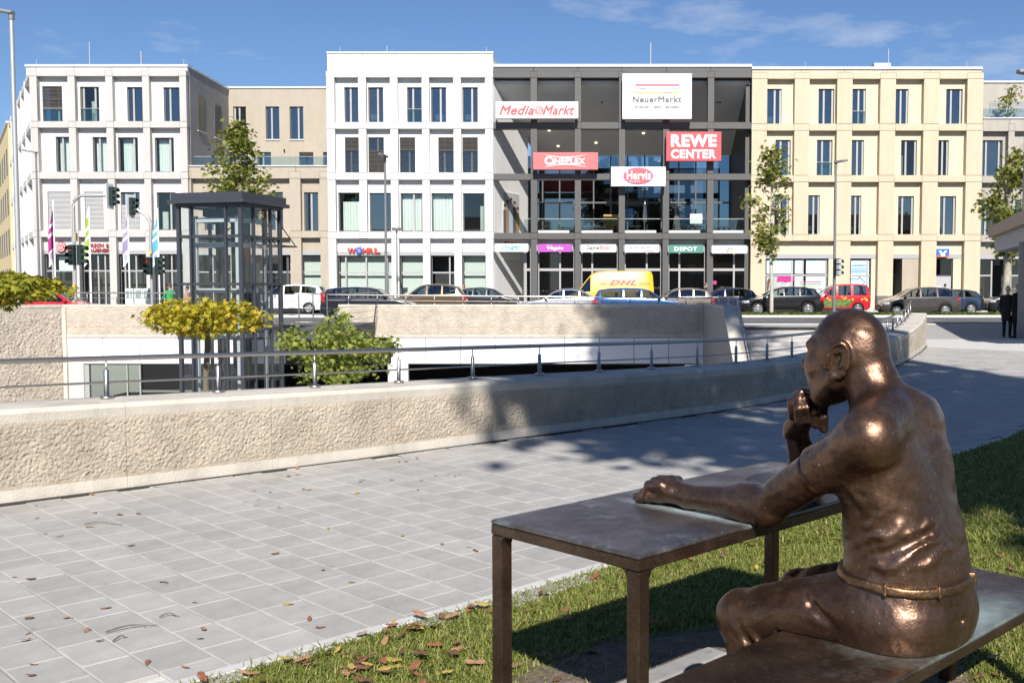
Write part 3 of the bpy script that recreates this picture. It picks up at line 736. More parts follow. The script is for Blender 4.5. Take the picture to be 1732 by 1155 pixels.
shopfront(bb, YF, 1586.7, 1619, 437, 467, (), (), 'room')
quick('bank_panel', mat('bank_grey', (0.40, 0.40, 0.41), 0.5), bb, (PX(1586.7, YF), PX(1616, YF), YF + 0.45, YF + 0.6, 0.1, PZ(467.5, YF)))
quick('cash_machine', M['signwhite'], bb, (PX(1587, YF), PX(1599, YF), YF + 0.40, YF + 0.447, PZ(488, YF), PZ(485, YF)))
quick('wall_panel', M['beige'], bb, (PX(1619, YF), PX(1633.5, YF), YF + 0.43, YF + 0.62, 0.1, PZ(437, YF)))
quick('interior', M['room'], bb, (xB0 + 0.2, xB1 - 0.2, YF + 3.4, YF + 3.5, 0, ztB - 0.3))
quick('floor_slab', M['room'], bb, *[(xB0 + 0.3, xB1 - 0.3, YF + 0.64, YF + 3.4, z0 - 0.35, z0 - 0.05) for z0 in (PZ(212, YF), PZ(299, YF), PZ(398, YF))])
quick('side_wall', M['beige'], bb, (xB1 - 0.25, xB1 - 0.01, YF + 0.63, YF + 20, 0, ztB))
quick('roof', M['fascia'], bb, (xB0, xB1 - 0.26, YF + 0.62, YF + 24, ztB - 0.3, ztB - 0.02))
rb_ = P(1486, 112, YF + 6)
quick('roof_vent', M['galv'], bb, (rb_.x - 0.6, rb_.x + 0.6, YF + 5, YF + 6.2, ztB, PZ(107, YF + 5)), bevel=0.02)
rods(bb, [(1362, 105, 0.02), (1502.5, 83, 0.035), (1635, 104, 0.02)], YF + 0.6, 117)

# ---- greyish building at the right edge
br_ = thing('grey_building', 'grey taupe building with roof terrace beyond the cream block at right edge', 'building', (PX(1700, YF), YF, 0))
YR = YF + 0.6
x0, x1 = PX(1661, YR), PX(1850, YR)
ztR = PZ(140.5, YR + 5)
wr = [(1671, 1752, 173, 199, (0.42,), 'l:0:1')]
panels(br_, YR + 5, (x0, x1 + 3), (PZ(205, YR + 5), ztR), holes(wr, YR + 5), M['greytaupe'], 0, 0.3)
window(br_, YR + 5, *wr[0], depth=0.14)
quick('roof_cap', M['capmetal'], br_, (x0, x1, YR + 4.9, YR + 5.6, ztR + 0.002, ztR + 0.14))
piersR = [(1655, 1661.5), (1704, 1715), (1760, 1772)]
beamsR = [(210, 222), (298, 309), (398, 409)]
winsR = [[(1663, 1699, 236, 297, (0.25, 0.86), 'g')], [(1663, 1692, 337, 397.5, (0.35,), 'g'), (1722, 1750, 337, 397, (0.5,), 'g')]]
xq, zq = facade(br_, YR, piersR, beamsR, winsR, M['greytaupe'])
storeys(br_, YR, xq, zq, winsR, M['greytaupe'])
quick('parapet_panel', M['greytaupe'], br_, (x0 + J, PX(1706.5, YR) - J, YR + 0.06, YR + 0.4, zq[0][0] + 0.01, PZ(201, YR)), (PX(1706.5, YR) + J, x1, YR + 0.06, YR + 0.4, zq[0][0] + 0.01, PZ(201, YR)))
quick('parapet_cap', M['capmetal'], br_, (x0, x1, YR - 0.02, YR + 0.6, PZ(201, YR) + 0.002, PZ(199, YR)))
quick('guard_pane', M['guard'], br_, (x0, x1, YR + 0.3, YR + 0.32, PZ(199, YR), PZ(183.5, YR)))
quick('guard_rail', M['mullion'], br_, (x0, x1, YR + 0.28, YR + 0.34, PZ(183.5, YR) + 0.002, PZ(183, YR)))
quick('wall_panel', M['greytaupe'], br_, (x0 + 0.1, x1, YR + 0.43, YR + 0.62, PZ(431, YR), zq[2][0] - 0.1))
quick('fascia', M['fascia'], br_, (x0, x1, YR + 0.40, YR + 0.6, PZ(438, YR), PZ(431, YR) - 0.003))
shopfront(br_, YR, 1661, 1688, 438, 513, (1686,), (466,), 'room')
shopfront(br_, YR, 1715, 1760, 438, None, (), (466,), 'room')
quick('terrace', M['fascia'], br_, (x0, x1, YR + 0.63, YR + 4.9, PZ(204, YR) - 0.3, PZ(204, YR)))
quick('interior', M['room'], br_, (x0, x1, YR + 3.4, YR + 3.5, 0, PZ(206, YR)))
# ------------------------------------------------------------------ rough faced concrete walls
def cell_noise(u, v, seed=0):
    """cellular lumps, 0 at the seams to 1 on a lump, for arrays u, v in cell units"""
    iu, iv = np.floor(u), np.floor(v)
    best = np.full(u.shape, 9.0); hh = np.zeros(u.shape)
    for du in (-1, 0, 1):
        for dv in (-1, 0, 1):
            cu, cv = iu + du, iv + dv
            h1 = np.abs(np.sin(cu * 127.1 + cv * 311.7 + seed) * 43758.5453) % 1
            h2 = np.abs(np.sin(cu * 269.5 + cv * 183.3 + seed * 1.7) * 43758.5453) % 1
            d = (u - cu - h1) ** 2 + (v - cv - h2) ** 2
            m = d < best; best = np.where(m, d, best); hh = np.where(m, h1, hh)
    return np.clip(1 - np.sqrt(best), 0, 1), hh
def rough_material(name, c1, c2, bs):
    if name in MATS: return MATS[name]
    m = mat(name, c1, 0.9, var=0.16, vs=2.2, var2=c2)
    nt = m.node_tree; b = nt.nodes['Principled BSDF']
    tc = nt.nodes.new('ShaderNodeTexCoord'); n = nt.nodes.new('ShaderNodeTexNoise'); n.inputs['Scale'].default_value = bs; n.inputs['Detail'].default_value = 6; n.inputs['Roughness'].default_value = 0.7
    bp = nt.nodes.new('ShaderNodeBump'); bp.inputs['Strength'].default_value = 0.8; bp.inputs['Distance'].default_value = 0.03
    nt.links.new(tc.outputs['Object'], n.inputs['Vector']); nt.links.new(n.outputs['Fac'], bp.inputs['Height']); nt.links.new(bp.outputs[0], b.inputs['Normal'])
    return m
M['rough'] = rough_material('split_face_concrete', (0.53, 0.452, 0.355), (0.66, 0.58, 0.47), 55)
M['rough_far'] = rough_material('split_face_concrete_far', (0.52, 0.455, 0.37), (0.58, 0.51, 0.42), 30)

add_streaks(M['rough'], 0.24, 2.2, 0.25); add_streaks(M['rough_far'], 0.18, 1.5, 0.3)
def rough_panel(path, z0f, z1f, res, amp, lump, seed, parent, m, name='rough_panel'):
    """path: list of (x, y, nx, ny, t) along the foot; z0f/z1f give the lower and upper edge"""
    n = len(path); zs = np.linspace(0, 1, max(3, int((z1f(0) - z0f(0)) / res)))
    V = np.zeros((n, len(zs), 3)); t = np.array([q[4] for q in path])
    Z = np.array([[z0f(i) + (z1f(i) - z0f(i)) * q for q in zs] for i in range(n)])
    T = np.repeat(t[:, None], len(zs), 1)
    a, h = cell_noise((T * 1.0 + Z * 0.75) / (lump * 1.5), (Z * 1.0 - T * 0.55) / lump, seed)
    c, h2 = cell_noise((T + Z * 0.4) / (lump * 0.55), (Z - T * 0.3) / (lump * 0.45), seed + 5)
    d = (a * (0.45 + 0.75 * h) + 0.38 * c) * amp - amp * 0.55
    env = np.minimum(1, np.minimum(zs, 1 - zs) * 12)[None, :] * np.ones((n, 1))
    env[0] *= 0.6; env[-1] *= 0.6
    d = d * env
    nx = np.array([q[2] for q in path])[:, None]; ny = np.array([q[3] for q in path])[:, None]
    V[..., 0] = np.array([q[0] for q in path])[:, None] + nx * d
    V[..., 1] = np.array([q[1] for q in path])[:, None] + ny * d
    V[..., 2] = Z
    I = np.arange(n * len(zs)).reshape(n, len(zs))
    F = np.stack([I[:-1, :-1], I[1:, :-1], I[1:, 1:], I[:-1, 1:]], -1).reshape(-1, 4)
    V = V.reshape(-1, 3)
    if parent is not None:
        inv = np.array(wm(parent).inverted()); V = V @ inv[:3, :3].T + inv[:3, 3]
    return link(name, np_mesh(name, V, F, True), parent, m)

# arc length table of the near wall
WS = [0.0]
for a, c in zip(WALL[:-1], WALL[1:]): WS.append(WS[-1] + (Vector((c.x - a.x, c.y - a.y))).length)
def wall_at(s, off=0.0):
    s = max(0.0, min(WS[-1], s))
    i = max(0, min(len(WS) - 2, int(np.searchsorted(WS, s)) - 1)); t = (s - WS[i]) / (WS[i + 1] - WS[i])
    p = WALL[i].lerp(WALL[i + 1], t)
    # smooth tangent
    j0, j1 = max(0, i - 1), min(len(WALL) - 1, i + 2)
    d = Vector((WALL[j1].x - WALL[j0].x, WALL[j1].y - WALL[j0].y)).normalized()
    n = Vector((d.y, -d.x))
    return Vector((p.x - n.x * off, p.y - n.y * off)), n, p.z
S0 = WS[14] + 0.0       # start the detail near the left picture edge
nw = thing('concrete_wall', 'long low curved pale concrete wall with rough split face along the paved path', 'wall', (WALL[40].x, WALL[40].y, 0))
TH = 0.58
def strip(parent, name, s0, s1, prof, m, step=0.3, bevel=0, close_ends=True):
    """profile of (offset behind the front face, z as function of top) swept along the wall"""
    k = max(2, int((s1 - s0) / step) + 1); rows = []
    for i in range(k):
        s = s0 + (s1 - s0) * i / (k - 1)
        p, n, zt = wall_at(s)
        rows.append([(p.x - n.x * o, p.y - n.y * o, zf(zt)) for o, zf in prof])
    np_ = len(prof); mb = MB()
    vs = [v for r in rows for v in r]
    fs = [(i * np_ + j, (i + 1) * np_ + j, (i + 1) * np_ + (j + 1) % np_, i * np_ + (j + 1) % np_) for i in range(k - 1) for j in range(np_)]
    mb.add(vs, fs)
    mb.f.append(list(range(np_))); mb.sm.append(False)
    mb.f.append([(k - 1) * np_ + j for j in range(np_)][::-1]); mb.sm.append(False)
    return mb.build(name, m, parent, bevel=bevel)
PANEL = 1.235
s_ref = WS[14 * 3]      # at the picture's left edge
s_list = [s_ref + 0.88 + PANEL * k for k in range(-9, 40)]
s_list = [s for s in s_list if s < WS[-1] - 0.6] + [WS[-1]]
for a, c in zip(s_list[:-1], s_list[1:]):
    p, n, zt = wall_at((a + c) / 2)
    dist = p.length
    g = 0.0012
    strip(nw, 'coping', a + g, c - g, [(0.012, lambda z: z - 0.105), (0.0, lambda z: z - 0.035), (0.03, lambda z: z), (TH, lambda z: z), (TH, lambda z: z - 0.105)], M['concrete'], 0.25)
    strip(nw, 'base_band', a + g, c - g, [(0.0, lambda z: -0.1), (0.0, lambda z: 0.125), (0.06, lambda z: 0.13), (0.06, lambda z: -0.1)], M['concrete'], 0.3)
    strip(nw, 'wall_core', a + g * 0.2, c - g * 0.2, [(0.045, lambda z: -3.3), (0.045, lambda z: z - 0.107), (TH - 0.01, lambda z: z - 0.107), (TH - 0.01, lambda z: -3.3)], M['concrete'], 0.4)
    res = 0.0085 if dist < 12 else 0.014 if dist < 20 else 0.03
    k = int((c - a) / res) + 1
    path = []
    for i in range(k):
        s = a + g + (c - a - 2 * g) * i / (k - 1)
        q, nn_, zt = wall_at(s, 0.012)
        path.append((q.x, q.y, nn_.x, nn_.y, s, zt))
    rough_panel(path, lambda i: 0.125, lambda i: path[i][5] - 0.104, res, 0.021, 0.0185, 3.1, nw, M['rough'])
quick('drain_gap', M['black'], None, (0, 0.001, 0, 0.001, -0.2, -0.19)) if False else None
strip(nw, 'foot_gap', S0, WS[-1], [(-0.026, lambda z: 0.02), (-0.026, lambda z: 0.0375), (0.01, lambda z: 0.0375), (0.01, lambda z: 0.02)], mat('dark_joint', (0.05, 0.047, 0.04), 0.95), 0.3)  # plain dark strip along the foot of the wall
# rounded end of the wall
pe, ne, ze = wall_at(WS[-1])
ce = pe - Vector((ne.x, ne.y)) * (TH / 2)
prof = [(TH / 2 - 0.01, -0.1), (TH / 2 - 0.01, 0.125), (TH / 2 - 0.03, 0.13), (TH / 2 - 0.03, ze - 0.105), (TH / 2, ze - 0.10), (TH / 2, ze - 0.03), (TH / 2 - 0.04, ze - 0.002), (0.001, ze - 0.002)]
MB().lathe(prof, (ce.x, ce.y, 0), n=24).build('wall_end', M['concrete'], nw)

# steel handrail on the near wall
hr = thing('handrail', 'brushed steel handrail on short posts along the top of the long curved wall', 'handrail', (WALL[42].x, WALL[42].y, 0.7))
off = 0.40
def rail_z(zt): return zt + 0.335 - 0.2 * max(0, (zt - 0.66) / 0.27) * (1 if zt > 0.78 else 0)
pts, mids = [], []
for i in range(140):
    s = S0 + (WS[-1] - 0.25 - S0) * i / 139
    q, n, zt = wall_at(s, off); pts.append((q.x, q.y, zt + 0.335)); mids.append((q.x, q.y, zt + 0.135))
MB().tube(pts, 0.0215, 12).build('top_rail', M['steel'], hr)
MB().tube(mids, 0.009, 8).build('middle_rail', M['steel'], hr)
def near_post_s(px):      # where along the wall a post stands that is seen in column px
    r = _ray(px, 640); tgt = r[0] / r[1]
    def err(s):
        q = wall_at(s, off)[0]
        return abs(q.x / q.y - tgt) if q.y > 1 else 1e3
    return min(np.linspace(S0, WS[-1], 600), key=err)
sp1, sp2 = near_post_s(178), near_post_s(1015)
dsp = (sp2 - sp1) / 6.0
k = -4
post0 = None
while sp1 + k * dsp < WS[-1] - 0.3:
    s = sp1 + k * dsp
    q, n, zt = wall_at(s, off)
    if s > S0 + 0.1:
        m_ = MB().lathe([(0.0, 0.0), (0.052, 0.0), (0.052, 0.022), (0.021, 0.023), (0.021, 0.235), (0.019, 0.238), (0.0065, 0.24), (0.0065, 0.32)], (0, 0, 0), n=14)
        if post0 is None:
            post0 = m_.build('post', M['steel'], hr, local=True)
            o = post0
        else:
            o = post0.copy(); COL.objects.link(o)
        o.location = (q.x - hr.location.x, q.y - hr.location.y, zt + 0.001 - hr.location.z)
    k += 1

# ------------------------------------------------------------------ sunken court: far wall, left wall, panels, openings
fwall = thing('retaining_wall', 'straight rough faced retaining wall above white panels beyond the sunken court', 'wall', (0, FAR_Y, 0))
zt_f, zb_f = PZ(515, FAR_Y), PZ(570.5, FAR_Y)
TW = 0.45
def far_section(pa, pb, step_px):
    n = max(1, round((pb - pa) / step_px))
    for i in range(n):
        a, c = PX(pa + (pb - pa) * i / n, FAR_Y, 540), PX(pa + (pb - pa) * (i + 1) / n, FAR_Y, 540)
        k = int((c - a) / 0.030) + 1
        path = [(a + (c - a) * j / (k - 1), FAR_Y + 0.01, 0, -1, a + (c - a) * j / (k - 1)) for j in range(k)]
        rough_panel(path, lambda i: zb_f + 0.1, lambda i: zt_f - 0.1, 0.030, 0.05, 0.048, 1.3, fwall, M['rough_far'])
        quick('coping', M['concrete'], fwall, (a + 0.004, c - 0.004, FAR_Y, FAR_Y + TW, zt_f - 0.1, zt_f))
        quick('base_band', M['concrete'], fwall, (a + 0.004, c - 0.004, FAR_Y, FAR_Y + TW, zb_f, zb_f + 0.1))
    a, c = PX(pa, FAR_Y, 540), PX(pb, FAR_Y, 540)
    quick('wall_core', M['concrete'], fwall, (a, c, FAR_Y + 0.05, FAR_Y + TW - 0.01, zb_f + 0.101, zt_f - 0.101))
far_section(105, 400, 74)
far_section(572, 1190, 88)
# white cladding panels under it
def clad(pa, pb, n):
    za, zc = zb_f - 0.03, PZ(615, FAR_Y)
    for i in range(n):
        a, c = PX(pa + (pb - pa) * i / n, FAR_Y, 590), PX(pa + (pb - pa) * (i + 1) / n, FAR_Y, 590)
        quick('cladding_panel', mat('white_cladding', (0.80, 0.80, 0.80), 0.45), fwall, (a + 0.012, c - 0.012, FAR_Y + 0.04, FAR_Y + 0.1, zc, za))
clad(111, 483, 6); clad(661, 1190, 9)
quick('backing', M['black'], fwall, (PX(105, FAR_Y), PX(1190, FAR_Y), FAR_Y + 0.12, FAR_Y + 0.3, PZ(615, FAR_Y), zb_f - 0.01))
quick('ceiling', M['black'], fwall, (PX(105, FAR_Y), PX(1190, FAR_Y), FAR_Y + 0.12, FAR_Y + 8, PZ(615, FAR_Y) - 0.06, PZ(615, FAR_Y) - 0.002))
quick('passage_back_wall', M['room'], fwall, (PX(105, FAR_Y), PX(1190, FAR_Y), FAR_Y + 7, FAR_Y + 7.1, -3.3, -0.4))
quick('jamb_panel', M['signwhite'], fwall, (PX(656, FAR_Y, 640), PX(690, FAR_Y, 640), FAR_Y + 0.04, FAR_Y + 0.3, -3.3, PZ(615, FAR_Y) - 0.003))
quick('jamb_panel', mat('grey_panel', (0.5, 0.49, 0.48), 0.6), fwall, (PX(114, FAR_Y, 640), PX(141, FAR_Y, 640), FAR_Y + 0.04, FAR_Y + 0.3, -3.3, PZ(615, FAR_Y) - 0.003), label='grey jamb panel')
gd = quick('garage_door_frame', M['mullion'], fwall, (PX(141, FAR_Y, 640), PX(149, FAR_Y, 640), FAR_Y + 0.1, FAR_Y + 0.25, -3.3, PZ(617, FAR_Y)), (PX(212, FAR_Y, 640), PX(214, FAR_Y, 640), FAR_Y + 0.11, FAR_Y + 0.2, -3.3, PZ(617, FAR_Y)), (PX(234, FAR_Y, 640), PX(236, FAR_Y, 640), FAR_Y + 0.11, FAR_Y + 0.2, -3.3, PZ(617, FAR_Y)))
quick('pane', M['shopglass'], gd, (PX(149, FAR_Y, 640), PX(400, FAR_Y, 640), FAR_Y + 0.21, FAR_Y + 0.23, -3.3, PZ(617, FAR_Y)))
# left wall, seen at a slant
lw = thing('retaining_wall', 'rough shaded retaining wall at the left end of the sunken court', 'wall', (-21.1, 36, 0))
XL = PX(105, FAR_Y, 540)
ld = Vector((-0.6, -0.8)); lnx, lny = 0.8, -0.6
for i in range(3):
    a_, b_ = i * 2.6, (i + 1) * 2.6; k = 75
    path = [(XL + ld.x * (b_ + (a_ - b_) * j / (k - 1)), FAR_Y + ld.y * (b_ + (a_ - b_) * j / (k - 1)), lnx, lny, (a_ - b_) * j / (k - 1) - b_) for j in range(k)]
    rough_panel(path, lambda i: -3.3, lambda i: zt_f - 0.12, 0.038, 0.065, 0.07, 8.3, lw, M['rough_far'])
def lw_pr(name, t0, t1, o0, o1, z0, z1):
    q = [(XL + ld.x * t + lnx * o, FAR_Y + ld.y * t + lny * o, z0) for t, o in ((t0, o0), (t1, o0), (t1, o1), (t0, o1))]
    MB().prism(q, (0, 0, z1 - z0)).build(name, M['concrete'], lw)
lw_pr('coping', 0, 12, -0.45, 0.02, zt_f - 0.12, zt_f)
lw_pr('wall_core', 0, 40, -0.45, -0.05, -3.3, zt_f - 0.121)
quick('corner_pier', M['concrete'], lw, (XL + 0.02, XL + 0.18, FAR_Y - 0.06, FAR_Y + 0.02, -3.3, zt_f - 0.121))
# right end: shaded cheek wall of the stairs with sloping coping
cw = thing('stair_cheek_wall', 'dark shaded cheek wall with pale sloping coping beside the wide steps', 'wall', (5.3, 38, 0))
xc = PX(1190, FAR_Y, 540)
ztc = zt_f - 0.02
prof = [(FAR_Y + 0.3, -3.3), (FAR_Y + 0.3, ztc), (36.2, ztc), (33.3, -1.2), (31.0, -2.8), (31, -3.3)]
MB().prism([(xc + 0.006, y, z) for y, z in prof], (0.5, 0, 0)).build('cheek', mat('shade_rough_concrete', (0.36, 0.34, 0.31), 0.9, var=0.12, vs=6, bump=1.2, bs=20), cw)  # concrete tone darkened, the shade of this face is in the colour
cp = [(FAR_Y + 0.3, ztc + 0.003), (36.2, ztc + 0.003), (33.3, -1.197), (33.3, -1.10), (36.24, ztc + 0.06), (FAR_Y + 0.3, ztc + 0.06)]
MB().prism([(xc - 0.02, y, z) for y, z in cp], (0.6, 0, 0)).build('coping', M['concrete'], cw)
ch = thing('stair_handrail', 'blue grey steel handrail descending beside the sloping coping of the steps', 'handrail', (xc + 0.6, 38, 0))
mb = MB().tube([(xc + 0.5, FAR_Y - 0.5, ztc + 0.35), (xc + 0.5, 36.3, ztc + 0.36), (xc + 0.5, 33.2, -0.85)], 0.025, 8)
mb.build('top_rail', M['steel'], ch)
mb = MB()
for y, z in ((41, ztc), (38.5, ztc), (36.3, ztc), (35.2, ztc - 0.7), (34.2, ztc - 1.4)):
    MB().tube([(xc + 0.5, y, z + 0.05), (xc + 0.5, y, z + 0.36)], 0.016, 6).build('post', M['steel'], ch)
st = thing('outdoor_steps', 'wide grey concrete steps leading down from the street into the court', 'steps', (8, 38, 0))
for k in range(14):
    y1 = FAR_Y + 0.9 - k * 0.62; z = -0.13 * k - 0.004
    xr = 10.35
    quick('step', mat('step_concrete', (0.42, 0.41, 0.40), 0.85, var=0.12, vs=2), st, (xc + 0.51, xr, y1 - 0.62, y1 - 0.004, z - 0.6, z), bevel=0.008)

# deck between lift and street, with its railing; rails on the far wall
deck = thing('bridge_deck', 'asphalted bridge deck with dark steel edge between lift tower and street', 'bridge', (-12, 39, 0))
YD = 35.0
dx0, dx1 = PX(300, YD, 560), PX(566, YD, 560)
zd = PZ(557, YD)
quick('deck_slab', M['asphalt'], deck, (dx0, dx1, YD + 0.12, FAR_Y + 3.0, zd - 0.3, zd))
quick('edge_beam', mat('deck_steel', (0.06, 0.065, 0.075), 0.5), deck, (dx0, dx1 + 0.1, YD, YD + 0.11, zd - 0.36, zd + 0.02))
dr_ = thing('deck_railing', 'thin steel railing with horizontal bars along the bridge deck beside the lift', 'railing', (-9, YD, zd))
zr = PZ(497, YD)
for px in (505, 529, 553):
    x = PX(px, YD, 530); MB().tube([(x, YD + 0.05, zd), (x, YD + 0.05, zr)], 0.022, 8).build('post', M['steel'], dr_)
for f_ in (0.2, 0.4, 0.6, 0.8):
    MB().tube([(PX(484, YD), YD + 0.05, zd + (zr - zd) * f_), (dx1, YD + 0.05, zd + (zr - zd) * f_), (dx1 + 0.1, FAR_Y, zd + (zr - zd) * f_)], 0.008, 6).build('bar', M['steel'], dr_)
MB().tube([(PX(484, YD), YD + 0.05, zr), (dx1, YD + 0.05, zr), (dx1 + 0.1, FAR_Y, zr)], 0.022, 8).build('top_rail', M['steel'], dr_)
def far_rail(name, label, pa, pb, ya, yb, posts):
    r = thing(name, label, 'railing', (PX((pa + pb) / 2, FAR_Y), FAR_Y + 0.2, zt_f))
    A, B_ = P(pa, ya, FAR_Y + 0.2), P(pb, yb, FAR_Y + 0.2)
    MB().tube([A, B_], 0.03, 8).build('top_rail', M['steel'], r)
    md = Vector((0, 0, -0.22))
    MB().tube([A + md, B_ + md], 0.012, 6).build('middle_rail', M['steel'], r)
    for px in posts:
        x = PX(px, FAR_Y + 0.2, 505); t = (x - A.x) / (B_.x - A.x); z = A.z + (B_.z - A.z) * t
        MB().lathe([(0.05, zt_f), (0.05, zt_f + 0.03), (0.022, zt_f + 0.03), (0.022, z - 0.1), (0.01, z - 0.09), (0.01, z)], (x, FAR_Y + 0.2, 0), n=10).build('post', M['steel'], r)
far_rail('railing', 'low steel railing on the retaining wall left of the lift tower', 112, 297, 495, 496, (147.5, 197.5, 247))
far_rail('railing', 'low steel railing on the retaining wall in front of the queue of cars', 556, 1246, 498.5, 504.5, (589.5, 638, 686.5, 735, 783, 831, 877, 925, 972, 1019, 1066, 1113, 1160, 1203, 1215, 1228, 1241))

# ------------------------------------------------------------------ lift tower
PH = R(15)
lt = thing('lift_tower', 'free standing glass lift tower with dark grey frame and overhanging flat roof', 'lift tower', (PX(408.5, 31, 450), 31.0, 0), PI / 2 - PH)
M['liftgrey'] = mat('lift_frame_grey', (0.06, 0.066, 0.08), 0.4, metal=0.3)
M['liftglass'] = glass_mat('lift_glass', (0.98, 0.99, 0.988), 0.05)
SD = 2.16
zs = [PZ(y, 31.0) for y in (349, 399, 480.5, 559, 641)] + [-3.3]
zs[0] += 0.05
def lf(name, m, *boxes, parent=lt, **k): return quick(name, m, parent, *boxes, local=True, **k)
for (x, y) in ((0, 0), (SD, 0), (0, SD), (SD, SD)):
    lf('corner_post', M['liftgrey'], (x - 0.055, x + 0.055, y - 0.055, y + 0.055, -3.3, zs[0]))
uR = (0.30, 0.735)     # stations of the posts along the right face, left face
uL = (0.235, 0.80)
for f_ in uR:
    lf('post', M['liftgrey'], (SD * f_ - 0.029, SD * f_ + 0.029, -0.06, 0.04, -3.3, zs[0]))
    lf('post', M['liftgrey'], (SD * f_ - 0.029, SD * f_ + 0.029, SD - 0.04, SD + 0.06, -3.3, zs[0]))
for f_ in uL:
    lf('post', M['liftgrey'], (-0.06, 0.04, SD * f_ - 0.031, SD * f_ + 0.031, -3.3, zs[0]))
    lf('post', M['liftgrey'], (SD - 0.04, SD + 0.06, SD * f_ - 0.031, SD * f_ + 0.031, -3.3, zs[0]))
fr, fl = [0, *uR, 1], [0, *uL, 1]
for z in zs[:5]:
    for f0, f1 in zip(fr[:-1], fr[1:]):
        a, c = SD * f0 + 0.077, SD * f1 - 0.077
        lf('transom', M['liftgrey'], (a - 0.03 * (f0 > 0), c + 0.03 * (f1 < 1), -0.05, 0.035, z - 0.042, z + 0.042))
        lf('transom', M['liftgrey'], (a - 0.03 * (f0 > 0), c + 0.03 * (f1 < 1), SD - 0.035, SD + 0.05, z - 0.042, z + 0.042))
    for f0, f1 in zip(fl[:-1], fl[1:]):
        a, c = SD * f0 + 0.077, SD * f1 - 0.077
        lf('transom', M['liftgrey'], (-0.05, 0.035, a - 0.025 * (f0 > 0), c + 0.025 * (f1 < 1), z - 0.042, z + 0.042))
        lf('transom', M['liftgrey'], (SD - 0.035, SD + 0.05, a - 0.025 * (f0 > 0), c + 0.025 * (f1 < 1), z - 0.042, z + 0.042))
for zt, zl in zip(zs[:-1], zs[1:]):
    for f0, f1 in zip(fr[:-1], fr[1:]):
        lf('pane', M['liftglass'], (SD * f0 + 0.05, SD * f1 - 0.05, -0.012, 0.0, zl + 0.05, zt - 0.05))
        lf('pane', M['liftglass'], (SD * f0 + 0.05, SD * f1 - 0.05, SD, SD + 0.012, zl + 0.05, zt - 0.05))
    for f0, f1 in zip(fl[:-1], fl[1:]):
        lf('pane', M['liftglass'], (-0.012, 0.0, SD * f0 + 0.05, SD * f1 - 0.05, zl + 0.05, zt - 0.05))
        lf('pane', M['liftglass'], (SD, SD + 0.012, SD * f0 + 0.05, SD * f1 - 0.05, zl + 0.05, zt - 0.05))
z0 = zs[0]
lf('roof', M['liftgrey'], (-0.16, SD + 0.16, -0.16, SD + 0.16, z0 + 0.17, z0 + 0.38), (-0.09, SD + 0.09, -0.09, SD + 0.09, z0 + 0.003, z0 + 0.05), bevel=0.008)
lf('roof_edge', M['liftgrey'], (-0.24, SD + 0.24, -0.24, SD + 0.24, z0 + 0.052, z0 + 0.168), bevel=0.01)
pale = mat('pale_steel', (0.42, 0.47, 0.49), 0.5)
for (x, y) in ((0.35, 0.35), (SD - 0.35, 0.35), (0.35, SD - 0.35), (SD - 0.35, SD - 0.35)):
    lf('inner_post', pale, (x - 0.05, x + 0.05, y - 0.05, y + 0.05, -3.3, z0 - 0.3))
for z in (z0 - 0.42, zs[1] - 0.25, zs[2] - 0.2, zs[3] - 0.2):
    lf('inner_beam', pale, (0.3, SD - 0.3, 0.31, 0.39, z - 0.07, z + 0.07), (0.3, SD - 0.3, SD - 0.39, SD - 0.31, z - 0.07, z + 0.07), (0.31, 0.39, 0.41, SD - 0.41, z - 0.07, z + 0.07))
for (x, y) in ((1.1, 0.55), (1.25, 0.55), (1.1, SD - 0.6), (1.5, SD - 0.9), (1.0, 1.25), (1.9, 1.2), (1.9, 1.45)):
    lf('guide_rail', M['black'], (x - 0.035, x + 0.035, y - 0.05, y + 0.05, -3.3, z0 - 0.25))
lf('machine_beam', M['black'], (0.5, SD - 0.5, 0.5, SD - 0.5, z0 - 0.30, z0 - 0.05))
lf('lift_door', mat('lift_door_steel', (0.35, 0.35, 0.35), 0.35, metal=0.8), (SD - 0.2, SD - 0.14, 0.65, SD - 0.65, zd, zd + 2.2))
lf('counterweight', M['black'], (0.95, 1.35, 0.62, 0.8, 1.0, 2.6))
# glass porch roof hung on a tension rod toward the street
zc = PZ(421, 33)
lf('porch_roof', M['liftgrey'], (SD + 0.08, SD + 1.5, 0.25, SD - 0.25, zc + 0.1, zc + 0.15), bevel=0.01)
for y in (0.3, 1.0, 1.7):
    o = MB().tube([(SD + 0.06, y, zc + 1.15), (SD + 1.45, y, zc + 0.16)], 0.018, 6).build('tension_rod', M['liftgrey'], lt, local=True)

# ------------------------------------------------------------------ canopy at the right
can = thing('shelter_canopy', 'flat pavilion roof with pale timber edge on slim posts at the right edge', 'shelter', (16, 36, 0))
pl = [(17.0, 42.5), (14.62, 33.9), (12.3, 25.6), (24, 25.6), (29, 42.5)]
zc0 = PZ(427, 42.5)
zb1 = PZ(402, 42.5); zt1 = PZ(384, 42.5)
MB().prism([(x + 0.12, y - 0.1, zc0) for x, y in pl], (0, 0, zb1 - zc0 - 0.003)).build('fascia', mat('canopy_grey', (0.40, 0.41, 0.42), 0.6), can)
MB().prism([(x - 0.1, y + 0.05, zb1) for x, y in pl], (0, 0, zt1 - zb1)).build('roof', mat('canopy_timber', (0.50, 0.37, 0.26), 0.7, var=0.1), can, bevel=0.02)
for x, y in ((14.05, 32.6), (20, 31), (21, 40)):
    MB().tube([(x, y, 0), (x, y, zc0 - 0.003)], 0.11, 12).build('post', M['lampgrey'], can)

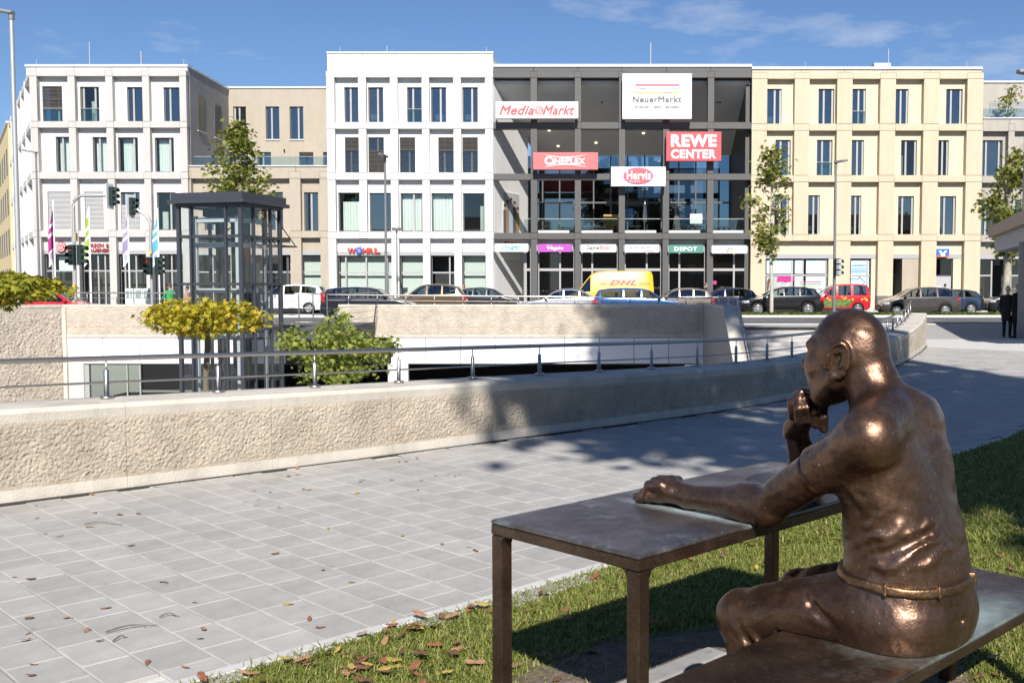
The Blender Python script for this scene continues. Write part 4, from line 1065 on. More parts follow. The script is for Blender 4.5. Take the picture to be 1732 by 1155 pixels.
# ------------------------------------------------------------------ bench and stone block by the shop fronts
bn = thing('street_bench', 'plain wooden bench on a metal frame by the shop front at the right', 'bench', (PX(1654, 67), 67, 0.11))
bx0, bx1 = PX(1644, 67), PX(1672, 67)
quick('seat', mat('bench_wood', (0.33, 0.22, 0.15), 0.7), bn, (bx0, bx1, 66.8, 67.25, 0.52, 0.57))
quick('backrest', mat('bench_wood', (0.33, 0.22, 0.15), 0.7), bn, (bx0 + 0.4, bx1, 67.26, 67.32, 0.6, 0.95))
for x in (bx0 + 0.15, bx1 - 0.15): quick('leg', M['lampgrey'], bn, (x - 0.04, x + 0.04, 66.85, 67.2, 0.11, 0.518))
sb = quick('stone_block', mat('pale_stone', (0.62, 0.58, 0.52), 0.85, var=0.06), None, (PX(1450, 66), PX(1477, 66), 65.6, 66.4, 0.1, PZ(513, 66)), bevel=0.03)
tag(sb, 'large pale stone block on the pavement behind the red van', 'block')
# ------------------------------------------------------------------ paved path: bed, slabs, edging
def LS(l, s, z=0.0): return Vector(((l + s) * 0.70711, (l - s) * 0.70711, z))
def in_poly(x, y, poly):
    c = False; j = len(poly) - 1
    for i in range(len(poly)):
        xi, yi = poly[i]; xj, yj = poly[j]
        if (yi > y) != (yj > y) and x < (xj - xi) * (y - yi) / (yj - yi) + xi: c = not c
        j = i
    return c
lawn_curve = [(p.x, p.y) for p in crom([(x, y, 0) for x, y in LAWN_EDGE[:8]], 8)]
lawn_poly = lawn_curve + LAWN_EDGE[8:]
path_poly = [(x, y) for x, y in wl_xy] + [(10.5, 32), (24, 32), (24, 22)] + lawn_curve[::-1] + [(-8, -2.4), (-21, -9)]
pb = sheet('path', [path_poly], 0.016, mat('joint_sand', (0.54, 0.52, 0.49), 0.95, var=0.35, vs=14))
def slab_material(name, use_attr):
    m = mat(name, (0.395, 0.382, 0.360), 0.8, var=0.08, vs=7, bump=0.25, bs=150)
    nt = m.node_tree; b = nt.nodes['Principled BSDF']
    src = b.inputs['Base Color'].links[0].from_socket
    if use_attr:
        a = nt.nodes.new('ShaderNodeAttribute'); a.attribute_name = 'tint'; fac = a.outputs['Fac']
    else:
        a = nt.nodes.new('ShaderNodeObjectInfo'); fac = a.outputs['Random']
    mr = nt.nodes.new('ShaderNodeMapRange'); mr.inputs['To Min'].default_value = 0.90; mr.inputs['To Max'].default_value = 1.06
    mx = nt.nodes.new('ShaderNodeVectorMath'); mx.operation = 'SCALE'
    nt.links.new(fac, mr.inputs[0]); nt.links.new(src, mx.inputs[0]); nt.links.new(mr.outputs[0], mx.inputs['Scale'])
    # soft larger stains
    tc = nt.nodes.new('ShaderNodeNewGeometry'); n = nt.nodes.new('ShaderNodeTexNoise'); n.inputs['Scale'].default_value = 1.4; n.inputs['Detail'].default_value = 7; n.inputs['Roughness'].default_value = 0.7
    mr2 = nt.nodes.new('ShaderNodeMapRange'); mr2.inputs['From Min'].default_value = 0.3; mr2.inputs['From Max'].default_value = 0.7; mr2.inputs['To Min'].default_value = 0.88; mr2.inputs['To Max'].default_value = 1.08
    mx2 = nt.nodes.new('ShaderNodeVectorMath'); mx2.operation = 'SCALE'
    nt.links.new(tc.outputs['Position'], n.inputs['Vector']); nt.links.new(n.outputs['Fac'], mr2.inputs[0])
    nt.links.new(mx.outputs[0], mx2.inputs[0]); nt.links.new(mr2.outputs[0], mx2.inputs['Scale'])
    n3 = nt.nodes.new('ShaderNodeTexNoise'); n3.inputs['Scale'].default_value = 11; n3.inputs['Detail'].default_value = 3
    mr3 = nt.nodes.new('ShaderNodeMapRange'); mr3.inputs['From Min'].default_value = 0.70; mr3.inputs['From Max'].default_value = 0.76; mr3.inputs['To Min'].default_value = 1.0; mr3.inputs['To Max'].default_value = 0.72
    mx3 = nt.nodes.new('ShaderNodeVectorMath'); mx3.operation = 'SCALE'
    nt.links.new(tc.outputs['Position'], n3.inputs['Vector']); nt.links.new(n3.outputs['Fac'], mr3.inputs[0]); nt.links.new(mx2.outputs[0], mx3.inputs[0]); nt.links.new(mr3.outputs[0], mx3.inputs['Scale'])
    nt.links.new(mx3.outputs[0], b.inputs['Base Color'])
    return m
m_slab, m_slab2 = slab_material('paving_slab', False), slab_material('paving_slab_far', True)
def slab_geo(w, d, zt):
    e = 0.005; z0 = 0.0
    V = [(-w, -d, z0), (w, -d, z0), (w, d, z0), (-w, d, z0), (-w, -d, zt - e), (w, -d, zt - e), (w, d, zt - e), (-w, d, zt - e),
         (-w + e, -d + e, zt), (w - e, -d + e, zt), (w - e, d - e, zt), (-w + e, d - e, zt)]
    F = [(0, 1, 5, 4), (1, 2, 6, 5), (2, 3, 7, 6), (3, 0, 4, 7), (4, 5, 9, 8), (5, 6, 10, 9), (6, 7, 11, 10), (7, 4, 8, 11), (8, 9, 10, 11)]
    return V, F
slabs = []
r_ = random.Random(3)
l = -1.0
expand = path_poly
while l < 26:
    w = r_.choice((0.245, 0.245, 0.25, 0.21)) if l < 4.6 else r_.choice((0.24, 0.3, 0.3))
    ln = 0.31
    s = -30.0 + r_.choice((0, 0.155, 0.08))
    while s < 4:
        d = ln if r_.random() < 0.86 else r_.choice((0.21, 0.40))
        lc, sc = l + w / 2, s + d / 2
        p = LS(lc, sc)
        if -0.5 < p.y < 31 and in_poly(p.x, p.y, path_poly):
            pxx = p.x / max(p.y, 0.1) * FPX + CXP
            if -250 < pxx < 1900 and p.y > 2.2:
                slabs.append((lc, sc, w, d, p.length))
        s += d
    l += w
def vis(t):
    p = LS(t[0], t[1]); dpt = max(0.1, p.y); px = p.x / dpt * FPX + CXP; py = 485 + EYE * FPX / dpt
    inside = -30 < px < 1760 and py < 1190
    return (0 if inside else 1, t[4])
slabs.sort(key=vis)
meshes = {}
for i, (lc, sc, w, d, _) in enumerate(slabs[:300]):
    key = (round(w, 3), round(d, 3))
    if key not in meshes:
        V, F = slab_geo(w / 2 - 0.003, d / 2 - 0.003, 0.030)
        me = bpy.data.meshes.new('paving_slab'); me.from_pydata(V, [], F); me.materials.append(m_slab); meshes[key] = me
    o = bpy.data.objects.new('paving_slab', meshes[key]); COL.objects.link(o); o.parent = pb
    p = LS(lc, sc); o.location = (p.x, p.y, r_.uniform(-0.0012, 0.0012))
    o.rotation_euler = (r_.uniform(-0.003, 0.003), r_.uniform(-0.003, 0.003), PI / 4 + r_.uniform(-0.004, 0.004))
VV, FF, TT = [], [], []
for (lc, sc, w, d, _) in slabs[300:]:
    V, F = slab_geo(w / 2 - 0.003, d / 2 - 0.003, 0.030); n0 = len(VV); p = LS(lc, sc); dz = r_.uniform(-0.001, 0.001); tnt = r_.random()
    for (a, c, z) in V: VV.append((p.x + (a - c) * 0.70711, p.y + (a + c) * 0.70711, z + dz))
    for f in F[4:]: FF.append([q + n0 for q in f]); TT.append(tnt)
me = np_mesh('far_slabs', VV, FF); at = me.attributes.new('tint', 'FLOAT', 'FACE'); at.data.foreach_set('value', TT)
o = link('paving_slabs', me, pb, m_slab2); o['kind'] = 'stuff'
# edging stones between path and lawn
ac = 0.0
for (a, c) in zip(lawn_curve[:-1], lawn_curve[1:]):
    A, C_ = Vector((*a, 0)), Vector((*c, 0)); d = (C_ - A); L = d.length; d.normalize(); n = Vector((-d.y, d.x, 0))
    k = max(1, round(L / 1.0))
    for i in range(k):
        q0, q1 = A + d * (L * i / k + 0.003), A + d * (L * (i + 1) / k - 0.003)
        if q0.y < 2: continue
        MB().prism([(q0.x, q0.y, 0), (q1.x, q1.y, 0), ((q1 + n * 0.075).x, (q1 + n * 0.075).y, 0), ((q0 + n * 0.075).x, (q0 + n * 0.075).y, 0)], (0, 0, 0.034)).build('edging_stone', mat('edging_concrete', (0.53, 0.52, 0.50), 0.85, var=0.08, vs=5), pb, bevel=0.006)
# ------------------------------------------------------------------ lawn: soil, bare ground, grass
soil = sheet('lawn_soil', [lawn_poly], 0.012, mat('lawn_soil', (0.10, 0.105, 0.035), 0.95, var=0.35, vs=9, bump=1, bs=30))
bare = []
rr = random.Random(5)
for k in range(40):
    a = 2 * PI * k / 40
    rad = 1 + 0.13 * math.sin(3 * a + 1) + 0.08 * math.sin(7 * a) + rr.uniform(-0.05, 0.05)
    p = LS(3.2 + 1.25 * rad * math.cos(a), -2.35 + 0.85 * rad * math.sin(a)); bare.append((p.x, p.y))
sheet('bare_soil', [bare], 0.020, mat('bare_soil', (0.155, 0.118, 0.085), 0.95, var=0.35, vs=14, bump=2, bs=45))
def grass(name, n, region, hmin, hmax, wid, keep):
    P0 = []
    while len(P0) < n:
        m_ = n * 2
        x = rng.uniform(region[0], region[1], m_); y = rng.uniform(region[2], region[3], m_)
        ok = keep(x, y); P0 += list(zip(x[ok], y[ok]))
    P0 = np.array(P0[:n]); h = rng.uniform(hmin, hmax, n) * rng.choice([1, 1, 1, 1.4, 0.6], n); az = rng.uniform(0, 2 * PI, n); lean = rng.uniform(0.2, 1.7, n) * h
    ax, ay = np.cos(az), np.sin(az); wx, wy = -ay * wid * 0.5, ax * wid * 0.5
    V = np.zeros((n, 5, 3)); z0 = 0.012
    V[:, 0] = np.stack([P0[:, 0] - wx, P0[:, 1] - wy, np.full(n, z0)], 1); V[:, 1] = np.stack([P0[:, 0] + wx, P0[:, 1] + wy, np.full(n, z0)], 1)
    mx, my = P0[:, 0] + ax * lean * 0.35, P0[:, 1] + ay * lean * 0.35
    V[:, 2] = np.stack([mx + wx * 0.8, my + wy * 0.8, z0 + h * 0.6], 1); V[:, 3] = np.stack([mx - wx * 0.8, my - wy * 0.8, z0 + h * 0.6], 1)
    V[:, 4] = np.stack([P0[:, 0] + ax * lean, P0[:, 1] + ay * lean, z0 + h * rng.uniform(0.75, 1.0, n)], 1)
    b = (np.arange(n) * 5)[:, None]
    F = np.concatenate([b + np.array([[0, 1, 2]]), b + np.array([[0, 2, 3]]), b + np.array([[3, 2, 4]])], 0)
    me = np_mesh(name, V.reshape(-1, 3), F)
    tint = np.repeat(rng.uniform(0, 1, n), 5); at = me.attributes.new('tint', 'FLOAT', 'POINT'); at.data.foreach_set('value', tint.astype(np.float32))
    o = link(name, me, None, leaf_material('grass_blade', [(0.0, (0.13, 0.175, 0.028)), (0.45, (0.22, 0.265, 0.048)), (0.78, (0.33, 0.345, 0.09)), (1.0, (0.46, 0.38, 0.19))], 0.35))
    o['kind'] = 'stuff'
    return o
def leaf_material(name, stops, trans=0.35, rough=0.5):
    if name in MATS: return MATS[name]
    m = bpy.data.materials.new(name); m.use_nodes = True; nt = m.node_tree; b = nt.nodes['Principled BSDF']
    a = nt.nodes.new('ShaderNodeAttribute'); a.attribute_name = 'tint'
    r = nt.nodes.new('ShaderNodeValToRGB')
    while len(r.color_ramp.elements) < len(stops): r.color_ramp.elements.new(0.5)
    for e, (p, c) in zip(r.color_ramp.elements, stops): e.position = p; e.color = (*c, 1)
    b.inputs['Roughness'].default_value = rough; b.inputs['Specular IOR Level'].default_value = 0.3
    t = nt.nodes.new('ShaderNodeBsdfTranslucent'); mx = nt.nodes.new('ShaderNodeMixShader'); mx.inputs[0].default_value = trans
    nt.links.new(a.outputs['Fac'], r.inputs[0]); nt.links.new(r.outputs[0], b.inputs['Base Color']); nt.links.new(r.outputs[0], t.inputs[0])
    out = nt.nodes['Material Output']; nt.links.new(b.outputs[0], mx.inputs[1]); nt.links.new(t.outputs[0], mx.inputs[2]); nt.links.new(mx.outputs[0], out.inputs[0])
    MATS[name] = m
    return m
def in_poly_np(x, y, poly):
    c = np.zeros(x.shape, bool); j = len(poly) - 1
    for i in range(len(poly)):
        xi, yi = poly[i]; xj, yj = poly[j]
        if yi != yj: c ^= ((yi > y) != (yj > y)) & (x < (xj - xi) * (y - yi) / (yj - yi) + xi)
        j = i
    return c
def near_keep(x, y):
    l_, s_ = (x + y) * 0.70711, (x - y) * 0.70711
    e = ((l_ - 3.2) / 1.25) ** 2 + ((s_ + 2.35) / 0.85) ** 2
    px = x / np.maximum(y, 0.1) * FPX + CXP
    return in_poly_np(x, y, lawn_poly) & ((e > 1) | (rng.random(x.shape) < np.maximum(0.03, (e - 0.75) * 1.2))) & (y > 2.6) & (px > 250) & (px < 1800)
grass('lawn_grass', 105000, (-2.2, 3.6, 3.0, 7.2), 0.018, 0.042, 0.0056, near_keep)
grass('lawn_grass', 46000, (1.0, 8.5, 6.4, 17.0), 0.03, 0.06, 0.011, lambda x, y: in_poly_np(x, y, lawn_poly) & (y > 6.3) & (x / y * FPX + CXP > 900) & (x / y * FPX + CXP < 1800))
# ------------------------------------------------------------------ sculpting: one continuous surface grown round a skeleton
class Clay:
    def __init__(s, lo, hi, h):
        s.lo = np.array(lo, float); s.h = h
        s.n = np.ceil((np.array(hi) - s.lo) / h).astype(int) + 1
        s.D = np.full(s.n, 1.0, np.float32); s.I = np.zeros(s.n, np.int8)
    def win(s, lo, hi):
        a = np.clip(((np.array(lo) - s.lo) / s.h).astype(int), 0, s.n - 1); b = np.clip(((np.array(hi) - s.lo) / s.h).astype(int) + 2, 1, s.n)
        sl = tuple(slice(i, j) for i, j in zip(a, b))
        X, Y, Z = np.meshgrid(*[s.lo[k] + s.h * np.arange(a[k], b[k]) for k in range(3)], indexing='ij', sparse=True)
        return sl, X.astype(np.float32), Y.astype(np.float32), Z.astype(np.float32)
    def put(s, sl, d, k=0.02, lab=0, cut=False):
        A = s.D[sl]
        if cut:
            h = np.clip(0.5 - 0.5 * (A + d) / k, 0, 1); s.D[sl] = A * (1 - h) - d * h + k * h * (1 - h)
        else:
            if lab: s.I[sl] = np.where(d < A, lab, s.I[sl])
            if k <= 0: s.D[sl] = np.minimum(A, d)
            else:
                h = np.clip(0.5 + 0.5 * (A - d) / k, 0, 1); s.D[sl] = A * (1 - h) + d * h - k * h * (1 - h)
    def cone(s, p, q, r1, r2, k=0.02, lab=0, cut=False, m=None, flat=None):
        p, q = np.array(p, float), np.array(q, float); R_ = max(r1, r2) + 2 * k + 3 * s.h
        sl, X, Y, Z = s.win(np.minimum(p, q) - R_, np.maximum(p, q) + R_)
        d = q - p; L2 = max(1e-9, float(d @ d))
        t = np.clip(((X - p[0]) * d[0] + (Y - p[1]) * d[1] + (Z - p[2]) * d[2]) / L2, 0, 1)
        fl = flat or (1, 1, 1)
        dist = np.sqrt(((X - p[0] - t * d[0]) * fl[0]) ** 2 + ((Y - p[1] - t * d[1]) * fl[1]) ** 2 + ((Z - p[2] - t * d[2]) * fl[2]) ** 2) - (r1 + (r2 - r1) * t)
        s.put(sl, dist, k, lab, cut)
    def sleeve(s, p, q, r1, r2, k=0.003):
        p, q = np.array(p, float), np.array(q, float); R_ = max(r1, r2) + 0.03
        sl, X, Y, Z = s.win(np.minimum(p, q) - R_, np.maximum(p, q) + R_)
        d = q - p; L = float(np.linalg.norm(d)); u = d / L
        t = (X - p[0]) * u[0] + (Y - p[1]) * u[1] + (Z - p[2]) * u[2]
        rad = np.sqrt(np.maximum(0, (X - p[0]) ** 2 + (Y - p[1]) ** 2 + (Z - p[2]) ** 2 - t * t)) - (r1 + (r2 - r1) * np.clip(t / L, 0, 1))
        s.put(sl, np.maximum(np.maximum(rad, t - L), -t), k)
    def ell(s, c, r, k=0.02, lab=0, cut=False, rot=None):
        c, r = np.array(c, float), np.array(r, float); R_ = r.max() + 2 * k + 3 * s.h
        sl, X, Y, Z = s.win(c - R_, c + R_)
        x, y, z = X - c[0], Y - c[1], Z - c[2]
        if rot is not None:
            mt = np.array(rot.to_matrix().transposed() if hasattr(rot, 'to_matrix') else rot.transposed())
            x, y, z = [mt[i][0] * x + mt[i][1] * y + mt[i][2] * z for i in range(3)]
        k0 = np.sqrt((x / r[0]) ** 2 + (y / r[1]) ** 2 + (z / r[2]) ** 2); k1 = np.sqrt((x / r[0] ** 2) ** 2 + (y / r[1] ** 2) ** 2 + (z / r[2] ** 2) ** 2)
        s.put(sl, k0 * (k0 - 1) / np.maximum(k1, 1e-6), k, lab, cut)
    def loft(s, rows, k=0.03, lab=0, grow=0.0, power=2.3):
        """rows of (z, centre f, half depth, half width), a trunk with rounded oval sections"""
        rows = np.array(rows); zz = rows[:, 0]; mx = rows[:, 2:].max() + abs(rows[:, 1]).max() + 0.1
        sl, X, Y, Z = s.win((-mx, -mx, zz[0] - 0.1), (mx, mx, zz[-1] + 0.1))
        zf = np.linspace(zz[0], zz[-1], 60)
        sm = [np.convolve(np.pad(np.interp(zf, zz, rows[:, i]), 4, 'edge'), np.ones(9) / 9, 'valid') for i in (1, 2, 3)]
        zc = np.clip(Z, zz[0], zz[-1])
        c, dd, w = [np.interp(zc, zf, q).astype(np.float32) for q in sm]
        kk = (np.abs((X - c) / dd) ** power + np.abs(Y / w) ** power) ** (1 / power)
        d = (kk - 1) * np.minimum(dd, w) - grow
        dz = np.maximum(zz[0] - Z, Z - zz[-1])
        d = np.where(dz > 0, np.sqrt(np.maximum(d, 0) ** 2 + dz ** 2) + np.minimum(d, 0) * 0, d)
        s.put(sl, d, k, lab)
    def mesh(s, name, labels=False):
        D = s.D; nx, ny, nz = D.shape; ins = D < 0
        c = np.zeros((nx - 1, ny - 1, nz - 1), np.int8)
        for i in (0, 1):
            for j in (0, 1):
                for k in (0, 1): c += ins[i:nx - 1 + i, j:ny - 1 + j, k:nz - 1 + k]
        act = (c > 0) & (c < 8); ids = np.argwhere(act)
        idx = np.full(c.shape, -1, np.int32); idx[act] = np.arange(len(ids))
        cor = {}
        for i in (0, 1):
            for j in (0, 1):
                for k in (0, 1): cor[(i, j, k)] = D[ids[:, 0] + i, ids[:, 1] + j, ids[:, 2] + k]
        acc = np.zeros((len(ids), 3)); cnt = np.zeros(len(ids))
        for a in cor:
            for ax in range(3):
                if a[ax] == 0:
                    b = list(a); b[ax] = 1; va, vb = cor[a], cor[tuple(b)]
                    m = (va < 0) != (vb < 0); t = np.where(m, va / np.where(m, va - vb, 1), 0)
                    p = np.tile(np.array(a, float), (len(ids), 1)); p[:, ax] = t
                    acc += p * m[:, None]; cnt += m
        V = (ids + acc / cnt[:, None]) * s.h + s.lo
        F = []
        for ax in range(3):
            sh = [slice(None)] * 3; sh2 = [slice(None)] * 3; sh[ax] = slice(0, -1); sh2[ax] = slice(1, None)
            A, B_ = ins[tuple(sh)], ins[tuple(sh2)]
            e = np.argwhere(A != B_)
            o1, o2 = [(1, 2), (2, 0), (0, 1)][ax]
            e = e[(e[:, o1] > 0) & (e[:, o2] > 0) & (e[:, o1] < D.shape[o1] - 1) & (e[:, o2] < D.shape[o2] - 1)]
            fl = A[e[:, 0], e[:, 1], e[:, 2]]
            def g(d1, d2):
                q = e.copy(); q[:, o1] += d1; q[:, o2] += d2; return idx[q[:, 0], q[:, 1], q[:, 2]]
            quad = np.stack([g(-1, -1), g(0, -1), g(0, 0), g(-1, 0)], 1)
            quad[~fl] = quad[~fl][:, ::-1]; F.append(quad)
        F = np.concatenate(F)
        F = F[(F >= 0).all(1)]
        me = np_mesh(name, V, F, True)
        if labels:
            L = s.I[np.clip(np.round((V - s.lo) / s.h).astype(int)[:, 0], 0, nx - 1), np.clip(np.round((V - s.lo) / s.h).astype(int)[:, 1], 0, ny - 1), np.clip(np.round((V - s.lo) / s.h).astype(int)[:, 2], 0, nz - 1)]
            fl_ = np.sort(L[F], 1)[:, 2]
            me.polygons.foreach_set('material_index', np.maximum(0, fl_ - 1).astype(np.int32))
        return me

# ------------------------------------------------------------------ bronze
def bronze(name, c1, c2, rough, patina=0.25, contacts=(), pat_col=(0.30, 0.40, 0.38), bs=26, spots=0.66, dull=0.0):
    m = bpy.data.materials.new(name); m.use_nodes = True; nt = m.node_tree; b = nt.nodes['Principled BSDF']; L = nt.links
    N = nt.nodes.new
    tc = N('ShaderNodeTexCoord')
    def noise(sc, det=6, ro=0.65):
        n = N('ShaderNodeTexNoise'); n.inputs['Scale'].default_value = sc; n.inputs['Detail'].default_value = det; n.inputs['Roughness'].default_value = ro
        L.new(tc.outputs['Object'], n.inputs['Vector']); return n.outputs['Fac']
    def ramp(src, a, c, c0=(0, 0, 0), c1_=(1, 1, 1)):
        r = N('ShaderNodeValToRGB'); r.color_ramp.elements[0].position = a; r.color_ramp.elements[1].position = c
        r.color_ramp.elements[0].color = (*c0, 1); r.color_ramp.elements[1].color = (*c1_, 1); L.new(src, r.inputs[0]); return r.outputs[0]
    base = ramp(noise(4.0), 0.32, 0.70, c1, c2)
    fine = ramp(noise(55, 4), 0.35, 0.75, (0.75, 0.75, 0.75), (1.15, 1.12, 1.1))
    mu = N('ShaderNodeMix'); mu.data_type = 'RGBA'; mu.blend_type = 'MULTIPLY'; mu.inputs[0].default_value = 1
    L.new(base, mu.inputs[6]); L.new(fine, mu.inputs[7])
    # pale green bloom and water lines where things touch; scattered specks also paint glints
    sp = ramp(noise(70, 5, 0.7), spots, spots + 0.07); bl = ramp(noise(5, 8, 0.75), 0.56, 0.70)
    mm = N('ShaderNodeMath'); mm.operation = 'MULTIPLY'; L.new(sp, mm.inputs[0]); mm.inputs[1].default_value = 0.75
    mb_ = N('ShaderNodeMath'); mb_.operation = 'MULTIPLY'; L.new(bl, mb_.inputs[0]); mb_.inputs[1].default_value = patina
    mask = N('ShaderNodeMath'); mask.operation = 'MAXIMUM'; L.new(mm.outputs[0], mask.inputs[0]); L.new(mb_.outputs[0], mask.inputs[1]); cur = mask.outputs[0]
    nn_ = noise(16, 6, 0.7)
    for (cx, cy, rot, sx, sy, amt) in contacts:
        mp = N('ShaderNodeMapping'); mp.vector_type = 'TEXTURE'; mp.inputs['Location'].default_value = (cx, cy, 0); mp.inputs['Rotation'].default_value = (0, 0, rot); mp.inputs['Scale'].default_value = (sx, sy, 50)
        L.new(tc.outputs['Object'], mp.inputs['Vector'])
        ln = N('ShaderNodeVectorMath'); ln.operation = 'LENGTH'; L.new(mp.outputs[0], ln.inputs[0])
        ad = N('ShaderNodeMath'); ad.operation = 'MULTIPLY_ADD'; L.new(nn_, ad.inputs[0]); ad.inputs[1].default_value = -1.1; ad.inputs[2].default_value = 1.75
        sb_ = N('ShaderNodeMath'); sb_.operation = 'SUBTRACT'; L.new(ad.outputs[0], sb_.inputs[0]); L.new(ln.outputs['Value'], sb_.inputs[1]); sb_.use_clamp = True
        ml = N('ShaderNodeMath'); ml.operation = 'MULTIPLY'; ml.use_clamp = True; L.new(sb_.outputs[0], ml.inputs[0]); ml.inputs[1].default_value = amt
        mxx = N('ShaderNodeMath'); mxx.operation = 'MAXIMUM'; L.new(cur, mxx.inputs[0]); L.new(ml.outputs[0], mxx.inputs[1]); cur = mxx.outputs[0]
    mx = N('ShaderNodeMix'); mx.data_type = 'RGBA'; L.new(cur, mx.inputs[0]); L.new(mu.outputs[2], mx.inputs[6]); mx.inputs[7].default_value = (*pat_col, 1)
    L.new(mx.outputs[2], b.inputs['Base Color'])
    me_ = N('ShaderNodeMapRange'); me_.inputs['To Min'].default_value = 1.0 - dull; me_.inputs['To Max'].default_value = 0.05; L.new(cur, me_.inputs[0]); L.new(me_.outputs[0], b.inputs['Metallic'])
    rr_ = N('ShaderNodeMapRange'); rr_.inputs['From Min'].default_value = 0.3; rr_.inputs['From Max'].default_value = 0.7; rr_.inputs['To Min'].default_value = rough - 0.09; rr_.inputs['To Max'].default_value = rough + 0.12
    L.new(noise(9, 5), rr_.inputs[0]); L.new(rr_.outputs[0], b.inputs['Roughness'])
    b1 = N('ShaderNodeBump'); b1.inputs['Strength'].default_value = 0.5; b1.inputs['Distance'].default_value = 0.006; L.new(noise(bs, 6, 0.62), b1.inputs['Height'])
    b2 = N('ShaderNodeBump'); b2.inputs['Strength'].default_value = 0.25; b2.inputs['Distance'].default_value = 0.003; L.new(noise(130, 3), b2.inputs['Height']); L.new(b1.outputs[0], b2.inputs['Normal'])
    L.new(b2.outputs[0], b.inputs['Normal'])
    return m

# ------------------------------------------------------------------ table and bench (their long side runs at 45 degrees)
TZ, BZ = 0.82, 0.50
def slab_table(name, label, cat, l0, l1, s0, s1, z, th, lw, m_top, m_leg):
    c = LS((l0 + l1) / 2, (s0 + s1) / 2)
    # local x runs along l, local y along -s
    t = thing(name, label, cat, (c.x, c.y, 0), PI / 4)
    hx, hy = (l1 - l0) / 2, (s1 - s0) / 2
    MB().box(-hx, hx, -hy, hy, z - 0.016, z).build('top', m_top, t, local=True, bevel=0.006)
    MB().box(-hx + 0.0012, hx - 0.0012, -hy + 0.0012, hy - 0.0012, z - th, z - 0.0165).build('apron', m_leg, t, local=True, bevel=0.004)
    for sx in (-1, 1):
        for sy in (-1, 1):
            x, y = sx * (hx - lw / 2 - 0.002), sy * (hy - lw / 2 - 0.002)
            m_ = MB().box(x - lw / 2, x + lw / 2, y - lw / 2, y + lw / 2, 0, z - th - 0.001)
            m_.build('leg', m_leg, t, local=True, bevel=0.006)
            g = MB()       # rounded inner corner between leg and top
            xi, yi = x - sx * lw / 2, y - sy * lw / 2; r = 0.028
            arc = [(xi, z - th)] + [(xi - sx * r * (1 - math.cos(a)), z - th - r * (1 - math.sin(a))) for a in np.linspace(0, PI / 2, 6)]
            g.prism([(px_, y - lw / 2 + 0.001, pz) for px_, pz in arc], (0, lw - 0.002, 0))
            arc = [(yi, z - th)] + [(yi - sy * r * (1 - math.cos(a)), z - th - r * (1 - math.sin(a))) for a in np.linspace(0, PI / 2, 6)]
            g.prism([(x - lw / 2 + 0.001, py_, pz) for py_, pz in arc], (lw - 0.002, 0, 0))
            g.build('bracket', m_leg, t, local=True)
    return t
# contacts are given in the local frame of each top
tb_c = ((2.34 + 4.085) / 2, (-2.81 - 2.10) / 2)
def loc_ls(c, l_, s_): return (l_ - c[0], -(s_ - c[1]))
ax_, ay_ = loc_ls(tb_c, 2.93, -2.37)
m_top = bronze('bronze_table_top', (0.10, 0.086, 0.082), (0.25, 0.22, 0.21), 0.38, 0.50, [(ax_, ay_, PI / 2, 0.36, 0.055, 0.9)], (0.36, 0.45, 0.46), bs=18, spots=0.64, dull=0.25)
m_leg = bronze('bronze_legs', (0.080, 0.052, 0.038), (0.165, 0.105, 0.072), 0.42, 0.10, (), (0.36, 0.36, 0.34), spots=0.655, dull=0.15)
slab_table('bronze_table', 'long bronze table with square legs on the lawn under the statue\'s arms', 'table', 2.34, 4.085, -2.79, -2.08, TZ, 0.053, 0.053, m_top, m_leg)
bc = ((2.05 + 4.08) / 2, (-1.94 - 1.455) / 2)
bx1_, by1_ = loc_ls(bc, 3.12, -1.60)
m_bench = bronze('bronze_bench_top', (0.11, 0.072, 0.052), (0.21, 0.14, 0.10), 0.40, 0.22, [(bx1_, by1_, 0, 0.30, 0.22, 0.8), (bx1_ + 0.3, by1_ - 0.05, 0, 0.42, 0.17, 0.75)], (0.34, 0.46, 0.45), bs=16, spots=0.64, dull=0.1)
slab_table('bronze_bench', 'low bronze bench with greenish stains carrying the seated statue', 'bench', 2.05, 4.08, -1.91, -1.425, BZ, 0.050, 0.056, m_bench, m_leg)
o = MB()
q = [LS(2.2, -2.80), LS(3.62, -2.80), LS(3.62, -2.69), LS(2.2, -2.69)]
o.prism([(p.x, p.y, -0.05) for p in q], (0, 0, 0.085))
o = o.build('footing', mat('footing_concrete', (0.27, 0.265, 0.255), 0.9, var=0.15, vs=8), None, bevel=0.008); tag(o, 'narrow concrete footing strip in the bare soil in front of the statue\'s foot', 'footing')

# ------------------------------------------------------------------ the seated bronze man; x forward, y to his left, z up
O_ = LS(3.14, -1.65)
stt = thing('bronze_statue', 'bronze statue of a bald man seated on bench, resting chin on fist', 'statue', (O_.x, O_.y, 0), R(135))
C = Clay((-0.36, -0.62, 0.0), (1.10, 0.44, 1.62), 0.0068)
TR = [(0.50, -0.03, 0.20, 0.25), (0.57, -0.035, 0.215, 0.262), (0.64, -0.03, 0.205, 0.248), (0.72, -0.050, 0.182, 0.232), (0.82, -0.042, 0.172, 0.226), (0.92, -0.020, 0.164, 0.230), (1.02, 0.006, 0.152, 0.238), (1.12, 0.03, 0.135, 0.238), (1.20, 0.04, 0.108, 0.210), (1.255, 0.035, 0.075, 0.14)]
C.loft(TR, 0.02)
C.ell((-0.09, 0.125, 0.575), (0.125, 0.125, 0.105), 0.05); C.ell((-0.09, -0.125, 0.575), (0.125, 0.125, 0.105), 0.05)
C.ell((0.04, 0, 0.83), (0.09, 0.14, 0.13), 0.07)                      # belly
C.ell((-0.03, 0.12, 1.07), (0.085, 0.10, 0.13), 0.08); C.ell((-0.03, -0.12, 1.06), (0.08, 0.09, 0.13), 0.08)   # shoulder blades
